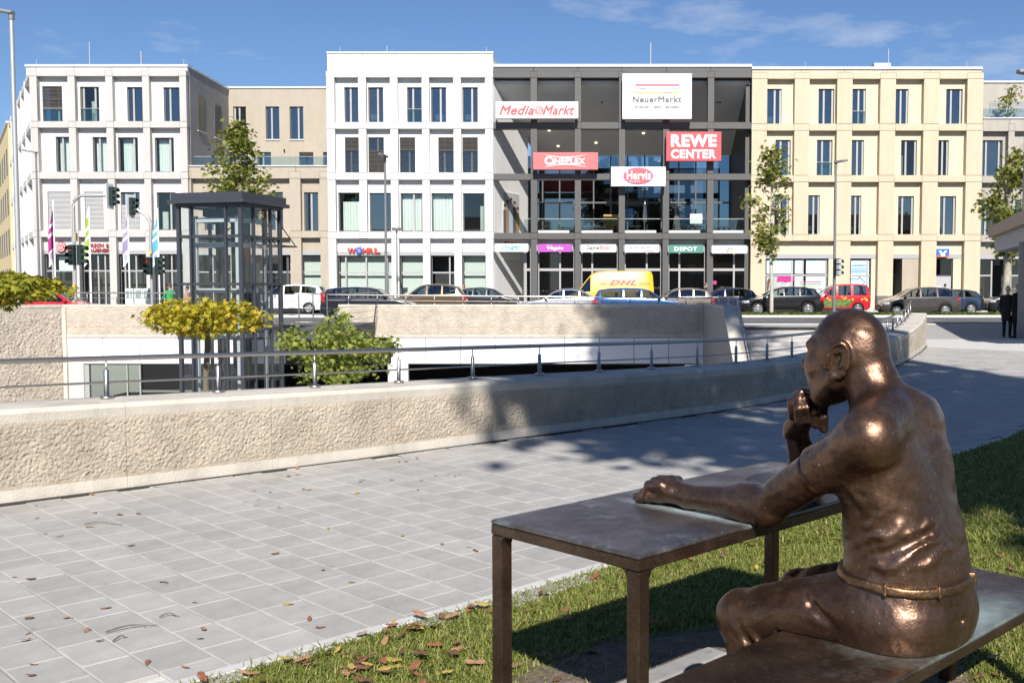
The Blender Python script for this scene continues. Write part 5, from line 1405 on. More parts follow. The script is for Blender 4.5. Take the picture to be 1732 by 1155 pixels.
C.cone((-0.02, 0.10, 1.215), (-0.04, 0.235, 1.190), 0.072, 0.074, 0.06); C.cone((-0.01, -0.10, 1.21), (0.03, -0.20, 1.18), 0.075, 0.08, 0.06)
C.ell((-0.04, 0.245, 1.175), (0.072, 0.068, 0.072), 0.07); C.ell((0.05, -0.205, 1.165), (0.09, 0.08, 0.10), 0.06)
C.cone((0.03, 0, 1.17), (0.09, 0, 1.33), 0.098, 0.090, 0.05)           # neck
C.cone((0.0, 0.06, 1.245), (-0.02, 0.17, 1.222), 0.058, 0.062, 0.06); C.cone((0.0, -0.06, 1.245), (0.01, -0.15, 1.21), 0.058, 0.062, 0.06)
# left arm on the table
SHL, ELL, WRL = (-0.035, 0.25, 1.175), (0.395, 0.165, 0.888), (0.735, 0.175, 0.868)
def lerp(a, b, t): return tuple(x + (y - x) * t for x, y in zip(a, b))
C.cone(SHL, ELL, 0.080, 0.067, 0.05)
C.cone(ELL, WRL, 0.068, 0.042, 0.025); C.ell(lerp(ELL, WRL, 0.22), (0.085, 0.066, 0.067), 0.04)
C.ell((0.385, 0.175, 0.868), (0.05, 0.055, 0.05), 0.03)
# right arm, elbow on the table, fist under the chin
SHR, ELR, WRR = (0.06, -0.225, 1.15), (0.585, -0.40, 0.885), (0.452, -0.095, 1.120)
C.cone(SHR, ELR, 0.092, 0.064, 0.035); C.cone(ELR, WRR, 0.066, 0.043, 0.025); C.ell(lerp(ELR, WRR, 0.3), (0.062, 0.062, 0.08), 0.03)
# legs
for sd in (1, -1):
    hip, kn, an = (0.02, 0.14 * sd, 0.600), (0.475, 0.185 * sd, 0.478), (0.335, 0.19 * sd, 0.09)
    C.cone(hip, kn, 0.122, 0.088, 0.05); C.cone(lerp(hip, kn, 0.3), lerp(hip, kn, 0.75), 0.108, 0.096, 0.05)
    C.ell((0.485, 0.187 * sd, 0.478), (0.082, 0.082, 0.088), 0.04)
    C.cone(kn, an, 0.082, 0.064, 0.03); C.ell(lerp(kn, an, 0.3), (0.088, 0.085, 0.13), 0.04)
    C.cone((0.30, 0.19 * sd, 0.045), (0.53, 0.205 * sd, 0.035), 0.048, 0.042, 0.02); C.cone(an, (0.335, 0.19 * sd, 0.04), 0.06, 0.05, 0.02)
# head
HF, HZ = 0.188, 1.432
C.ell((HF - 0.012, 0, HZ + 0.002), (0.140, 0.112, 0.143), 0.03)
C.ell((HF + 0.05, 0, HZ - 0.075), (0.095, 0.088, 0.115), 0.04)            # face and jaw
C.ell((HF + 0.085, 0, HZ - 0.155), (0.046, 0.05, 0.034), 0.03)            # chin
for sd in (1, -1):
    C.ell((HF + 0.075, 0.055 * sd, HZ - 0.055), (0.05, 0.042, 0.045), 0.03)     # cheek bone
    C.cone((HF + 0.118, 0.018 * sd, HZ + 0.024), (HF + 0.098, 0.078 * sd, HZ + 0.02), 0.018, 0.016, 0.02)   # brow
    C.ell((HF + 0.135, 0.045 * sd, HZ - 0.008), (0.028, 0.026, 0.018), 0.012, cut=True)
    C.ell((HF + 0.108, 0.042 * sd, HZ - 0.010), (0.020, 0.019, 0.017), 0.006)
    C.cone((HF + 0.0, 0.088 * sd, HZ - 0.10), (HF + 0.07, 0.05 * sd, HZ - 0.165), 0.035, 0.03, 0.03)     # jaw line
    # ear: a tilted shell with a rim, hollow and lobe
    ec = Vector((HF - 0.030, 0.108 * sd, HZ - 0.030)); rot = Matrix.Rotation(R(-14), 3, 'Y') @ Matrix.Rotation(R(22 * sd), 3, 'Z')
    C.ell(ec, (0.038, 0.017, 0.066), 0.010, rot=rot)
    ring = [ec + rot @ Vector((0.034 * math.cos(a), 0.012 * sd, 0.062 * math.sin(a))) for a in np.linspace(-0.5, 4.1, 14)]
    for a, b_ in zip(ring[:-1], ring[1:]): C.cone(a, b_, 0.0095, 0.0095, 0.006)
    C.ell(ec + rot @ Vector((0.006, 0.020 * sd, 0.012)), (0.021, 0.012, 0.036), 0.008, cut=True, rot=rot)
    C.ell(ec + rot @ Vector((0.012, 0.026 * sd, -0.018)), (0.012, 0.015, 0.014), 0.006, cut=True)
    C.ell(ec + rot @ Vector((0.008, 0.006 * sd, -0.058)), (0.017, 0.012, 0.017), 0.010)
    inner = [ec + rot @ Vector((0.014 * math.cos(a) - 0.004, 0.016 * sd, 0.034 * math.sin(a) + 0.006)) for a in np.linspace(0.6, 3.9, 8)]
    for a, b_ in zip(inner[:-1], inner[1:]): C.cone(a, b_, 0.0062, 0.0062, 0.005)
C.cone((HF + 0.125, 0, HZ + 0.012), (HF + 0.160, 0, HZ - 0.052), 0.013, 0.019, 0.016)    # nose
C.ell((HF + 0.145, 0.014, HZ - 0.062), (0.018, 0.014, 0.012), 0.008); C.ell((HF + 0.145, -0.014, HZ - 0.062), (0.018, 0.014, 0.012), 0.008)
C.cone((HF + 0.126, 0.026, HZ - 0.108), (HF + 0.126, -0.026, HZ - 0.108), 0.012, 0.012, 0.012)
C.cone((HF + 0.124, 0.022, HZ - 0.128), (HF + 0.124, -0.022, HZ - 0.128), 0.012, 0.012, 0.012)
C.cone((HF + 0.142, 0.03, HZ - 0.118), (HF + 0.142, -0.03, HZ - 0.118), 0.004, 0.004, 0.004, cut=True)
# hair line ridge and the neck folds
nk = [(HF - 0.062, 0.110, HZ - 0.03), (HF - 0.085, 0.098, HZ - 0.09), (HF - 0.12, 0.055, HZ - 0.125), (HF - 0.128, 0, HZ - 0.132), (HF - 0.12, -0.055, HZ - 0.125)]
for a, b_ in zip(nk[2:-1], nk[3:]): C.cone(a, b_, 0.005, 0.005, 0.016)
# collar of the shirt: a thin rolled edge round the neck
cl = [(0.02 + 0.112 * math.cos(a), 0.118 * math.sin(a), 1.232 + 0.022 * -math.cos(a)) for a in np.linspace(0, 2 * PI, 25)]
for a, b_ in zip(cl[:-1], cl[1:]):
    if a[0] > 0.0: C.cone(a, b_, 0.010, 0.010, 0.014)
# sleeves end with a clear edge
C.sleeve(lerp(SHL, ELL, 0.20), lerp(SHL, ELL, 0.45), 0.0795, 0.0850); C.sleeve(lerp(SHR, ELR, 0.15), lerp(SHR, ELR, 0.42), 0.09, 0.088)
def ringcut(p, q, t, r, w):
    p, q = np.array(p), np.array(q); c = p + (q - p) * t; d = (q - p) / np.linalg.norm(q - p); u = np.cross(d, [0, 0, 1]); u /= np.linalg.norm(u); v = np.cross(d, u)
    pts = [c + r * (u * math.cos(a) + v * math.sin(a)) for a in np.linspace(0, 2 * PI, 30)]
    for a, b_ in zip(pts[:-1], pts[1:]): C.cone(a, b_, w, w, 0.004, cut=True)
ringcut(SHL, ELL, 0.470, 0.0745, 0.007)
# left hand flat on the table: palm, four fingers, thumb
C.ell((0.82, 0.172, 0.882), (0.078, 0.062, 0.042), 0.025); C.ell((0.885, 0.172, 0.853), (0.072, 0.058, 0.030), 0.015)
C.cone((0.74, 0.175, 0.868), (0.80, 0.172, 0.872), 0.04, 0.04, 0.02)
for y, tip, lift in ((0.222, 0.945, 0.0), (0.190, 0.985, 0.008), (0.157, 0.98, 0.010), (0.126, 0.955, 0.004)):
    C.cone((0.835, y - 0.003, 0.902 + lift), (0.895, y, 0.896 + lift), 0.0225, 0.021, 0.007); C.cone((0.895, y, 0.889 + lift), (tip - 0.035, y, 0.856), 0.020, 0.018, 0.004)
    C.cone((tip - 0.035, y, 0.850), (tip, y, 0.836), 0.0165, 0.014, 0.005)
C.cone((0.78, 0.115, 0.855), (0.86, 0.082, 0.845), 0.027, 0.022, 0.015); C.cone((0.86, 0.082, 0.845), (0.925, 0.088, 0.838), 0.021, 0.016, 0.008)
# right fist: back of the hand, curled fingers stacked toward the viewer, thumb by the cheek
fc = Vector((0.343, -0.026, 1.226))
C.ell(fc + Vector((0.035, -0.01, 0.0)), (0.048, 0.056, 0.062), 0.02); C.cone(WRR, fc + Vector((0.03, -0.02, -0.02)), 0.044, 0.046, 0.02)
e_ = Vector((-0.707, -0.707, 0)); v_ = Vector((-0.447, 0.894, 0)); up_ = Vector((0, 0, 1))
for i in range(4):
    o_ = e_ * ((i - 1.3) * 0.029); dz = -0.010 * abs(i - 1) - 0.006 * i
    kn_, pip, tipp = fc + o_ + v_ * 0.030 + up_ * (0.040 + dz), fc + o_ * 1.02 + v_ * 0.062 + up_ * (0.006 + dz), fc + o_ + v_ * 0.040 + up_ * (-0.040 + dz)
    C.cone(kn_, pip, 0.0185, 0.0175, 0.003); C.cone(pip, tipp, 0.0175, 0.0155, 0.003); C.cone(tipp, fc + o_ * 0.9 + up_ * -0.030, 0.0155, 0.015, 0.005)
C.cone(fc - e_ * 0.062 + up_ * -0.035, fc - e_ * 0.064 + v_ * 0.020 + up_ * 0.012, 0.023, 0.020, 0.010); C.cone(fc - e_ * 0.064 + v_ * 0.020 + up_ * 0.012, fc - e_ * 0.030 + v_ * 0.040 + up_ * 0.052, 0.0195, 0.0155, 0.004)
# cloth: creases cut and ridges raised
def crease(pts, w, k=0.012): [C.cone(a, b_, w, w, k, cut=True) for a, b_ in zip(pts[:-1], pts[1:])]
def ridge(pts, w, k=0.02): [C.cone(a, b_, w, w, k) for a, b_ in zip(pts[:-1], pts[1:])]
def on_trunk(z, ang, out=0.0):
    tr = np.array(TR); c, d, w = [np.interp(z, tr[:, 0], tr[:, i]) for i in (1, 2, 3)]
    return (c + (d + out) * math.cos(ang), (w + out) * math.sin(ang), z)
rs = random.Random(11)
for (z, a0, a1, dz) in ((0.765, 92, 130, 0.035), (0.775, 125, 170, 0.05), (0.80, 90, 125, 0.045), (0.81, 118, 160, 0.06), (0.845, 88, 128, 0.06), (0.865, 125, 158, 0.04), (0.895, 88, 125, 0.07), (0.935, 90, 122, 0.06), (0.975, 92, 128, 0.05)):
    n = 9; pts = [on_trunk(z + dz * t + 0.010 * math.sin(t * 7 + z * 60), R(a0 + (a1 - a0) * t), 0.001 - 0.008 * abs(2 * t - 1)) for t in np.linspace(0, 1, n)]
    ridge(pts, 0.0045 + 0.002 * rs.random(), 0.020)
for (z, a0, a1, dz) in ((0.80, 92, 150, 0.08),):
    crease([on_trunk(z + dz * t, R(a0 + (a1 - a0) * t), 0.009) for t in np.linspace(0, 1, 8)], 0.008, 0.022)
for (z0_, a0, z1_, a1) in ((1.05, 100, 1.085, 132), (1.02, 96, 1.03, 135), (0.995, 92, 0.965, 125), (0.985, 82, 0.92, 100)):
    ridge([on_trunk(z0_ + 0.022 + (z1_ - z0_) * t, R(a0 + (a1 - a0) * t), 0.001 - 0.008 * t) for t in np.linspace(0, 1, 7)], 0.006, 0.022)
# trousers: groin crease, pocket line, knee folds
crease([(0.19, 0.09, 0.725), (0.20, 0.15, 0.72), (0.16, 0.225, 0.705), (0.07, 0.265, 0.68)], 0.009, 0.024)
crease([(0.20, 0.25, 0.665), (0.15, 0.265, 0.61), (0.06, 0.280, 0.555)], 0.009, 0.022)
for (a, b_) in (((0.45, 0.255, 0.545), (0.35, 0.275, 0.43)), ((0.48, 0.262, 0.515), (0.41, 0.275, 0.415)), ((0.505, 0.258, 0.47), (0.43, 0.268, 0.395))):
    ridge([a, lerp(a, b_, 0.5), b_], 0.007, 0.022)
C.cone((-0.06, 0.0, 0.50), (-0.30, 0.0, 0.62), 0.004, 0.010, 0.015, cut=True)
# hand worked surface: gentle unevenness everywhere
sl, X, Y, Z = C.win(C.lo, C.lo + C.h * C.n)
C.D += (0.0013 * np.sin(31 * X + 13 * Y + 5 * np.sin(23 * Z)) * np.sin(27 * Z + 17 * Y + 4 * np.sin(19 * X)) + 0.0006 * np.sin(71 * X + 3 * np.sin(53 * Y)) * np.sin(67 * Z + 3 * np.sin(61 * X)) * np.sin(59 * Y)).astype(np.float32)
# the seat is flat where it rests
C.D = np.where(((Z < BZ + 0.001) & (X < 0.285)) & (X + 0 * Y > -0.3), np.maximum(C.D, (BZ + 0.001) - Z), C.D)
m_body = bronze('bronze_figure', (0.130, 0.076, 0.053), (0.235, 0.142, 0.100), 0.35, 0.10, (), (0.42, 0.44, 0.42), bs=22, spots=0.655, dull=0.12)
link('body', C.mesh('body'), stt, m_body)
del C
m_belt = bronze('bronze_belt', (0.24, 0.14, 0.08), (0.38, 0.235, 0.14), 0.40, 0.05, (), (0.45, 0.42, 0.38), bs=40)
def patch(name, zlo, zhi, test, grow, m, h=0.006):
    K = Clay((-0.32, -0.34, zlo - 0.02), (0.30, 0.34, zhi + 0.02), h)
    K.loft(TR, 0.0, grow=grow)
    sl, X, Y, Z = K.win(K.lo, K.lo + K.h * K.n)
    K.D = np.maximum(K.D, test(X, Y, Z)).astype(np.float32)
    tr = np.array(TR)
    return link(name, K.mesh(name), stt, m)
patch('belt', 0.66, 0.78, lambda X, Y, Z: np.abs(Z - 0.712 - 0.06 * X + 0.0 * Y) - 0.0145 + 0 * (X + Y), 0.0125, m_belt)
for a in (112, 150, 205):
    ca, sa = math.cos(R(a)), math.sin(R(a))
    patch('belt_loop', 0.66, 0.78, lambda X, Y, Z: np.maximum(np.maximum(np.abs(Z - 0.712 - 0.06 * X) - 0.021, np.abs(-X * sa + Y * ca + 0.0) - 0.007), -(X * ca + Y * sa)) + 0 * (X + Y + Z), 0.0165, m_belt)
# ------------------------------------------------------------------ sign boards and lettering
YG = YF - 0.75
def zr_(py, Y): return PZ(py, Y)
def sign(name, label, pa, pb, ya, yb, m, Y=YG, depth=0.42, group=None, arms=True, cat='sign'):
    x0, x1, z1, z0 = PX(pa, Y), PX(pb, Y), PZ(ya, Y), PZ(yb, Y)
    t = thing(name, label, cat, ((x0 + x1) / 2, Y, z0), 0, group)
    quick('panel', m, t, (x0, x1, Y, Y + depth, z0, z1), bevel=0.012)
    if arms: quick('mounting_arm', M['black'], t, *[(x, x + 0.1, Y + depth + 0.002, YF - 0.003, z, z + 0.1) for x in (x0 + 0.5, x1 - 0.6) for z in (z0 + 0.2, z1 - 0.35)])
    return t
def letters(t, txt, pa, pb, ya, yb, m, Y=YG, d=0.03, **k):
    return text_mesh(txt, PX(pa, Y), PX(pb, Y), PZ(yb, Y), PZ(ya, Y), Y - 0.002, d, **k).build('lettering', m, t, fixn=False)
def flat(t, name, pts, m, Y=YG, d=0.02, off=0.002):
    return MB().prism([(PX(a, Y), Y - off, PZ(b, Y)) for a, b in pts], (0, -d, 0)).build(name, m, t)
def ell_pts(cx, cy, rx, ry, n=28): return [(cx + rx * math.cos(2 * PI * i / n), cy + ry * math.sin(2 * PI * i / n)) for i in range(n)]
salmon = mat('sign_salmon', (0.80, 0.16, 0.16), 0.4); lred = mat('letter_red', (0.62, 0.10, 0.10), 0.5)
t = sign('shop_sign', 'wide white sign with slanted red lettering and swirl high on the grey grid', 839, 978, 172.3, 200.5, M['signwhite'])
letters(t, 'Media', 844.5, 903.5, 178.5, 194.8, lred, shear=0.35, weight=0.025); letters(t, 'Markt', 918, 972, 178.5, 194.8, lred, shear=0.35, weight=0.025)
for k in range(14):
    a0 = 2 * PI * k / 14
    pts = [(912 + r * math.cos(a0 + r * 0.09), 187.3 + r * math.sin(a0 + r * 0.09)) for r in (3, 5, 7, 8.6)]
    q = pts + [(912 + r * math.cos(a0 + r * 0.09 + 0.24), 187.3 + r * math.sin(a0 + r * 0.09 + 0.24)) for r in (8.6, 7, 5, 3)]
    flat(t, 'swirl_ray', q, lred)
flat(t, 'swirl_centre', ell_pts(912, 187.3, 1.7, 1.7, 12), lred)
t = sign('cinema_sign', 'salmon red sign with white cinema lettering between two curved lines', 902, 1011.3, 258, 287, salmon)
letters(t, 'C', 921, 933.5, 265, 279.5, M['signwhite'], weight=0.035); letters(t, 'INEPLEX', 934, 990, 268, 278.3, M['signwhite'], weight=0.035)
for (y0, s) in ((261.5, 1), (283.2, -1)):
    up = [(921 + 71 * i / 16, y0 + s * 4.2 * (1 - (2 * i / 16 - 1) ** 2)) for i in range(17)]
    flat(t, 'curved_line', up + [(x, y + s * 1.2 * (1 - (2 * i / 16 - 1) ** 2) + s * 0.35) for i, (x, y) in list(enumerate(up))[::-1]], M['signwhite'])
t = sign('centre_sign', 'large white square sign with three coloured stripes above grey lettering', 1052.5, 1169.3, 125, 201.3, M['signwhite'])
grey = mat('letter_grey', (0.15, 0.15, 0.15), 0.5)
for (y0, y1, segs) in ((142, 145.8, ((1074, 1149, (0.60, 0.16, 0.22)),)), (148.8, 152, ((1074, 1082, (0.36, 0.50, 0.55)), (1082, 1093, (0.30, 0.36, 0.38)), (1093, 1135, (0.42, 0.60, 0.66)), (1135, 1149, (0.33, 0.46, 0.50)))), (155.2, 158.6, ((1074, 1088, (0.42, 0.43, 0.22)), (1088, 1120, (0.55, 0.54, 0.20)), (1120, 1136.5, (0.36, 0.34, 0.24)), (1136.5, 1149, (0.56, 0.58, 0.16))))):
    for (a, c, col) in segs: flat(t, 'stripe', [(a, y0), (c - 0.05, y0), (c - 0.05, y1), (a, y1)], mat('stripe_%02d%02d%02d' % tuple(int(v * 99) for v in col), col, 0.5))
letters(t, 'NeuerMarkt', 1069.5, 1152, 163.2, 173.8, grey, weight=0.03); letters(t, 'einkaufen · leben · genießen', 1073, 1149, 178.8, 184.2, grey, weight=0.02)
t = sign('supermarket_sign', 'red square sign with two lines of bold white capitals on the grey grid', 1126.8, 1219.6, 223.3, 272.5, mat('sign_red2', (0.66, 0.09, 0.10), 0.4))
letters(t, 'REWE', 1134.5, 1211.5, 228, 249, M['signwhite'], weight=0.045); letters(t, 'CENTER', 1134.5, 1211, 253.2, 268.8, M['signwhite'], weight=0.045)
t = sign('sports_sign', 'white sign with a red oval rimmed in violet holding white lettering', 1033.6, 1125.8, 282.4, 315, M['signwhite'])
flat(t, 'oval_rim', ell_pts(1079.5, 298, 25.6, 14.6), mat('sign_violet', (0.25, 0.2, 0.6), 0.4)); flat(t, 'oval', ell_pts(1079.5, 298, 24.4, 13.3), mat('oval_red', (0.72, 0.13, 0.14), 0.4), off=0.024)
text_mesh('Hervis', PX(1060, YG), PX(1101, YG), PZ(304.5, YG), PZ(289.5, YG), YG - 0.046, 0.02, weight=0.03).build('lettering', M['signwhite'], t, fixn=False)
text_mesh('SPORTS', PX(1064, YG), PX(1082, YG), PZ(309, YG), PZ(306.4, YG), YG - 0.046, 0.02).build('lettering', M['signwhite'], t, fixn=False)
# row of shop name boards at first floor height, between side brackets
YH = YF - 0.30
def board(label, pa, pb, ya, yb, m):
    t = sign('shop_board', label, pa, pb, ya, yb, m, YH, 0.22, 'row of shop boards between the grey piers', arms=False)
    for px in (pa - 2, pb + 0.6): quick('side_bracket', M['galv'], t, (PX(px, YH), PX(px + 1.4, YH), YH + 0.02, YH + 0.2, PZ(yb - 1.5, YH), PZ(ya + 1.5, YH)))
    return t
def bl_(t, *a, **k): return letters(t, *a, Y=YH, **k)
t = board('white shop board with turquoise script lettering at the left end of the row', 836.5, 892.5, 412.3, 426, M['signwhite']); bl_(t, 'Douglas', 848, 879.5, 414.6, 423, mat('letter_teal', (0.05, 0.40, 0.42), 0.5), shear=0.45, weight=0.02)
t = board('purple shop board with white lettering', 909.5, 967, 413, 426.4, mat('sign_purple', (0.42, 0.075, 0.40), 0.45)); bl_(t, 'Vögele', 924, 952.5, 416.6, 424.4, M['signwhite'], weight=0.03); bl_(t, 'Charles', 924, 934, 414, 416, M['signwhite'])
t = board('white shop board with grey and red lettering', 982.5, 1041.8, 413.4, 426.8, M['signwhite']); bl_(t, 'Game', 992, 1013.5, 415.3, 422.3, mat('letter_dark', (0.1, 0.1, 0.1), 0.5), weight=0.02); bl_(t, 'Stop', 1014.3, 1031.3, 415.3, 423.4, mat('letter_red3', (0.6, 0.08, 0.07), 0.5), weight=0.02)
t = board('white shop board with faint blue and pink slanted lettering', 1057.2, 1115.3, 413.8, 427.2, M['signwhite']); bl_(t, 'Spielwaren', 1064, 1102.5, 415.8, 421.2, mat('letter_pale_blue', (0.25, 0.42, 0.60), 0.5), shear=0.3, weight=0.02); bl_(t, 'Krömer', 1088, 1107.5, 422.3, 426.2, mat('letter_pale_pink', (0.60, 0.25, 0.30), 0.5), shear=0.3, weight=0.02)
t = board('dark green shop board with wide white capitals', 1132.2, 1190, 414.6, 428, mat('sign_green', (0.085, 0.25, 0.195), 0.45)); bl_(t, 'DEPOT', 1141, 1180, 417.8, 424.8, M['signwhite'], weight=0.03)
t = board('white shop board with two small letters over a red yellow swash at the right end', 1205.2, 1264, 415.2, 428.8, M['signwhite']); bl_(t, 'dm', 1229.5, 1240.3, 417, 424, mat('letter_navy', (0.06, 0.07, 0.16), 0.5), shear=0.25)
flat(t, 'swash', [(1227.5, 426.6), (1233.5, 424.8), (1233.5, 426), (1228, 427.2)], M['red'], YH); flat(t, 'swash', [(1234, 424.6), (1241.5, 424.2), (1240.5, 426), (1234, 426)], mat('swash_yellow', (0.75, 0.45, 0.05), 0.5), YH)
# lettering fixed straight to the facades
YL = YF + 0.36
t = thing('fashion_shop_lettering', 'red block letters with a round blue button on the white building', 'sign', (PX(614, YL), YL, PZ(429, YL)))
LR = mat('letter_bright_red', (0.66, 0.075, 0.05), 0.4)
for (tx, a, c) in (('W', 586, 602), ('H', 612, 621.5), ('R', 622, 631.5), ('L', 632, 642.5)):
    text_mesh(tx, PX(a, YL), PX(c, YL), PZ(429, YL), PZ(419.3, YL), YL, 0.12, weight=0.06).build('letter', LR, t, fixn=False)
flat(t, 'button', ell_pts(606.8, 424, 5.3, 5.3), mat('button_blue', (0.05, 0.14, 0.62), 0.4), YL, 0.14)
for px in (604.8, 609.2): flat(t, 'umlaut_peg', [(px - 0.8, 416.8), (px + 0.8, 416.8), (px + 0.8, 420), (px - 0.8, 420)], LR, YL, 0.12)
for y in (422.8, 425.2): text_mesh('=', PX(605.2, YL), PX(608.2, YL), PZ(y + 0.6, YL), PZ(y - 0.6, YL), YL - 0.145, 0.01).build('button_mark', M['signwhite'], t, fixn=False)
t = thing('shop_lettering', 'two lines of dark red capitals on the off-white corner building', 'sign', (PX(162, YL), YL, PZ(425, YL)))
DR = mat('letter_dark_red', (0.42, 0.035, 0.04), 0.4)
text_mesh('KIRSCH &', PX(142, YL), PX(182.5, YL), PZ(417.4, YL), PZ(411.8, YL), YL, 0.08, weight=0.03).build('lettering', DR, t, fixn=False)
text_mesh('HAUBNER', PX(142, YL), PX(183, YL), PZ(425.8, YL), PZ(420.1, YL), YL, 0.08, weight=0.03).build('lettering', DR, t, fixn=False)
t = thing('round_logo', 'round red and white ring logo beside a flagpole on the corner building', 'sign', (PX(101, YL), YL, PZ(427, YL)))
flat(t, 'disc', ell_pts(101, 418, 8.6, 8.6), DR, YL, 0.10); flat(t, 'ring', ell_pts(101, 418, 7.0, 7.0), M['signwhite'], YL, 0.01, 0.103); flat(t, 'inner_disc', ell_pts(101, 418, 5.9, 5.9), DR, YL, 0.01, 0.115)
text_mesh('KH', PX(97.6, YL), PX(104.4, YL), PZ(421.8, YL), PZ(417.2, YL), YL - 0.127, 0.01, weight=0.02).build('lettering', M['signwhite'], t, fixn=False)
flat(t, 'roof_mark', [(97, 416.4), (101, 413.4), (105, 416.4), (105, 417.2), (101, 414.4), (97, 417.2)], M['signwhite'], YL, 0.01, 0.127)
t = sign('bank_sign', 'small square blue sign with white emblem and orange foot above the cash machine', 1586.6, 1608, 421.2, 435, mat('bank_blue', (0.02, 0.14, 0.50), 0.4), YF - 0.05, 0.4, arms=False)
YQ = YF - 0.05
flat(t, 'orange_foot', [(1586.9, 432), (1607.7, 432), (1607.7, 434.7), (1586.9, 434.7)], mat('bank_orange', (0.72, 0.14, 0.02), 0.4), YQ, 0.008)
flat(t, 'emblem', [(1590, 424.3), (1594.8, 424.3), (1596.2, 427.8), (1598.3, 427.8), (1599.4, 424.3), (1604.4, 424.3), (1603.2, 426.8), (1601.6, 426.8), (1600, 433.6), (1594.6, 433.6), (1592.6, 427.2), (1590.6, 427.2)], M['signwhite'], YQ, 0.012)
# tall photo banner on the oblique white flank
fd = dd.copy(); fn_ = Vector((fd.y, -fd.x, 0))
t = thing('photo_banner', 'tall photo banner of young people with red lettering on the oblique white flank', 'banner', (A0.x, A0.y, 3))
LFl = (A1 - A0).length
def on_flank(u, z, o): q = A0 + fd * (LFl * u) + fn_ * o; return (q.x, q.y, z)
def fl_quad(name, u0, u1, z0, z1, o, m, parent=t):
    MB().prism([on_flank(u0, z0, o), on_flank(u1, z0, o), on_flank(u1, z1, o), on_flank(u0, z1, o)], fn_ * 0.015).build(name, m, parent)
u0, u1, zA, zB = 0.24, 0.72, PZ(439, YF + 2), PZ(322, YF + 2)
fl_quad('sheet', u0, u1, zA, zB, 0.02, M['signwhite'])
fl_quad('picture', u0 + 0.01, u1 - 0.01, zA + (zB - zA) * 0.36, zB - 0.15, 0.037, mat('print_grey', (0.42, 0.40, 0.40), 0.7, var=0.2, vs=1.5))
rr2 = random.Random(4)
for k, (uu, hh_) in enumerate(((0.28, .80), (0.36, .86), (0.46, .90), (0.56, .86), (0.65, .78))):
    zt_ = zA + (zB - zA) * hh_; zb_ = zA + (zB - zA) * 0.365
    colr = ((0.12, 0.10, 0.09), (0.30, 0.22, 0.17), (0.38, 0.46, 0.56), (0.10, 0.09, 0.09), (0.28, 0.22, 0.08))[k]
    fl_quad('printed_figure', uu - 0.045, uu + 0.045, zb_ + 0.002, zt_ - 0.42, 0.055 + 0.002 * k, mat('print_%d' % k, colr, 0.7))
    fl_quad('printed_face', uu - 0.022, uu + 0.022, zt_ - 0.41, zt_ - 0.12, 0.055, mat('print_skin', (0.50, 0.31, 0.23), 0.7))
    fl_quad('printed_hair', uu - 0.032, uu + 0.032, zt_ - 0.18, zt_, 0.066, mat('print_hair', (0.06, 0.04, 0.035), 0.7))
tm = text_mesh('FIAL', 0, 1, 0, 1, 0, 0.01, weight=0.04)
tm.v = [on_flank(u0 + 0.03 + v[0] * (u1 - u0 - 0.08), zA + (zB - zA) * (0.17 + 0.10 * v[2]), 0.04 - v[1]) for v in tm.v]
tm.build('lettering', M['red'], t)
# printed films on the shop windows of the cream building
YP = YF + 0.58
film = mat('window_film', (0.50, 0.66, 0.70), 0.5); filmw = mat('window_film_white', (0.70, 0.76, 0.76), 0.5); blue_ = mat('print_blue', (0.05, 0.22, 0.42), 0.5)
t = thing('window_film', 'pale blue window film with three stripes and dark lettering in the wide shop window', 'poster', (PX(1350, YP), YP, 0.2))
for (a, c, y0, y1, m_) in ((1298, 1343, 440, 463, film), (1346, 1361, 440, 463, filmw), (1365, 1400, 440, 463, film), (1346, 1361, 468, 510, filmw), (1365, 1400, 468, 510, filmw), (1298, 1343, 468, 510, mat('print_photo', (0.40, 0.42, 0.42), 0.6, var=0.3, vs=1.2))):
    flat(t, 'film_sheet', [(a, y0), (c, y0), (c, y1), (a, y1)], m_, YP + 0.02, 0.008, 0.0)
for y0, cl_ in ((475.8, (0.45, 0.06, 0.14)), (479.4, (0.06, 0.30, 0.36)), (482.6, (0.36, 0.42, 0.06))): flat(t, 'stripe', [(1354, y0), (1391.5, y0), (1391.5, y0 + 1.7), (1354, y0 + 1.7)], mat('film_stripe_%d' % int(y0), cl_, 0.5), YP + 0.005, 0.006, 0.0)
text_mesh('NeuerMarkt', PX(1351.5, YP), PX(1393.5, YP), PZ(491.8, YP), PZ(486.3, YP), YP, 0.008, weight=0.02).build('lettering', mat('letter_dark', (0.1, 0.1, 0.1), 0.5), t, fixn=False)
flat(t, 'speech_bubble', [(1317, 467), (1345, 464.8), (1345, 476), (1330, 478.2), (1326, 476.5), (1315, 477)], mat('bubble_magenta', (0.45, 0.02, 0.20), 0.5), YP + 0.005, 0.006, 0.0)
text_mesh('vorbeischauen', PX(1321, YP), PX(1341, YP), PZ(474.2, YP), PZ(471.4, YP), YP - 0.003, 0.006).build('lettering', M['signwhite'], t, fixn=False) if False else None
flat(t, 'printed_face', ell_pts(1305, 480, 3.6, 5.5, 16), mat('print_skin', (0.50, 0.31, 0.23), 0.7), YP + 0.004, 0.006, 0.0); flat(t, 'printed_hair', [(1299, 492), (1299.5, 476), (1302, 471), (1308, 470.5), (1311, 474), (1309, 474.5), (1304, 474), (1302.5, 480), (1301.5, 492)], mat('print_hair', (0.06, 0.04, 0.035), 0.7), YP + 0.003, 0.006, 0.007)
flat(t, 'printed_shirt', [(1298.5, 509), (1299, 492), (1304, 488), (1310, 489), (1316, 494), (1318, 509)], mat('print_shirt', (0.5, 0.6, 0.66), 0.7), YP + 0.004, 0.006, 0.008)
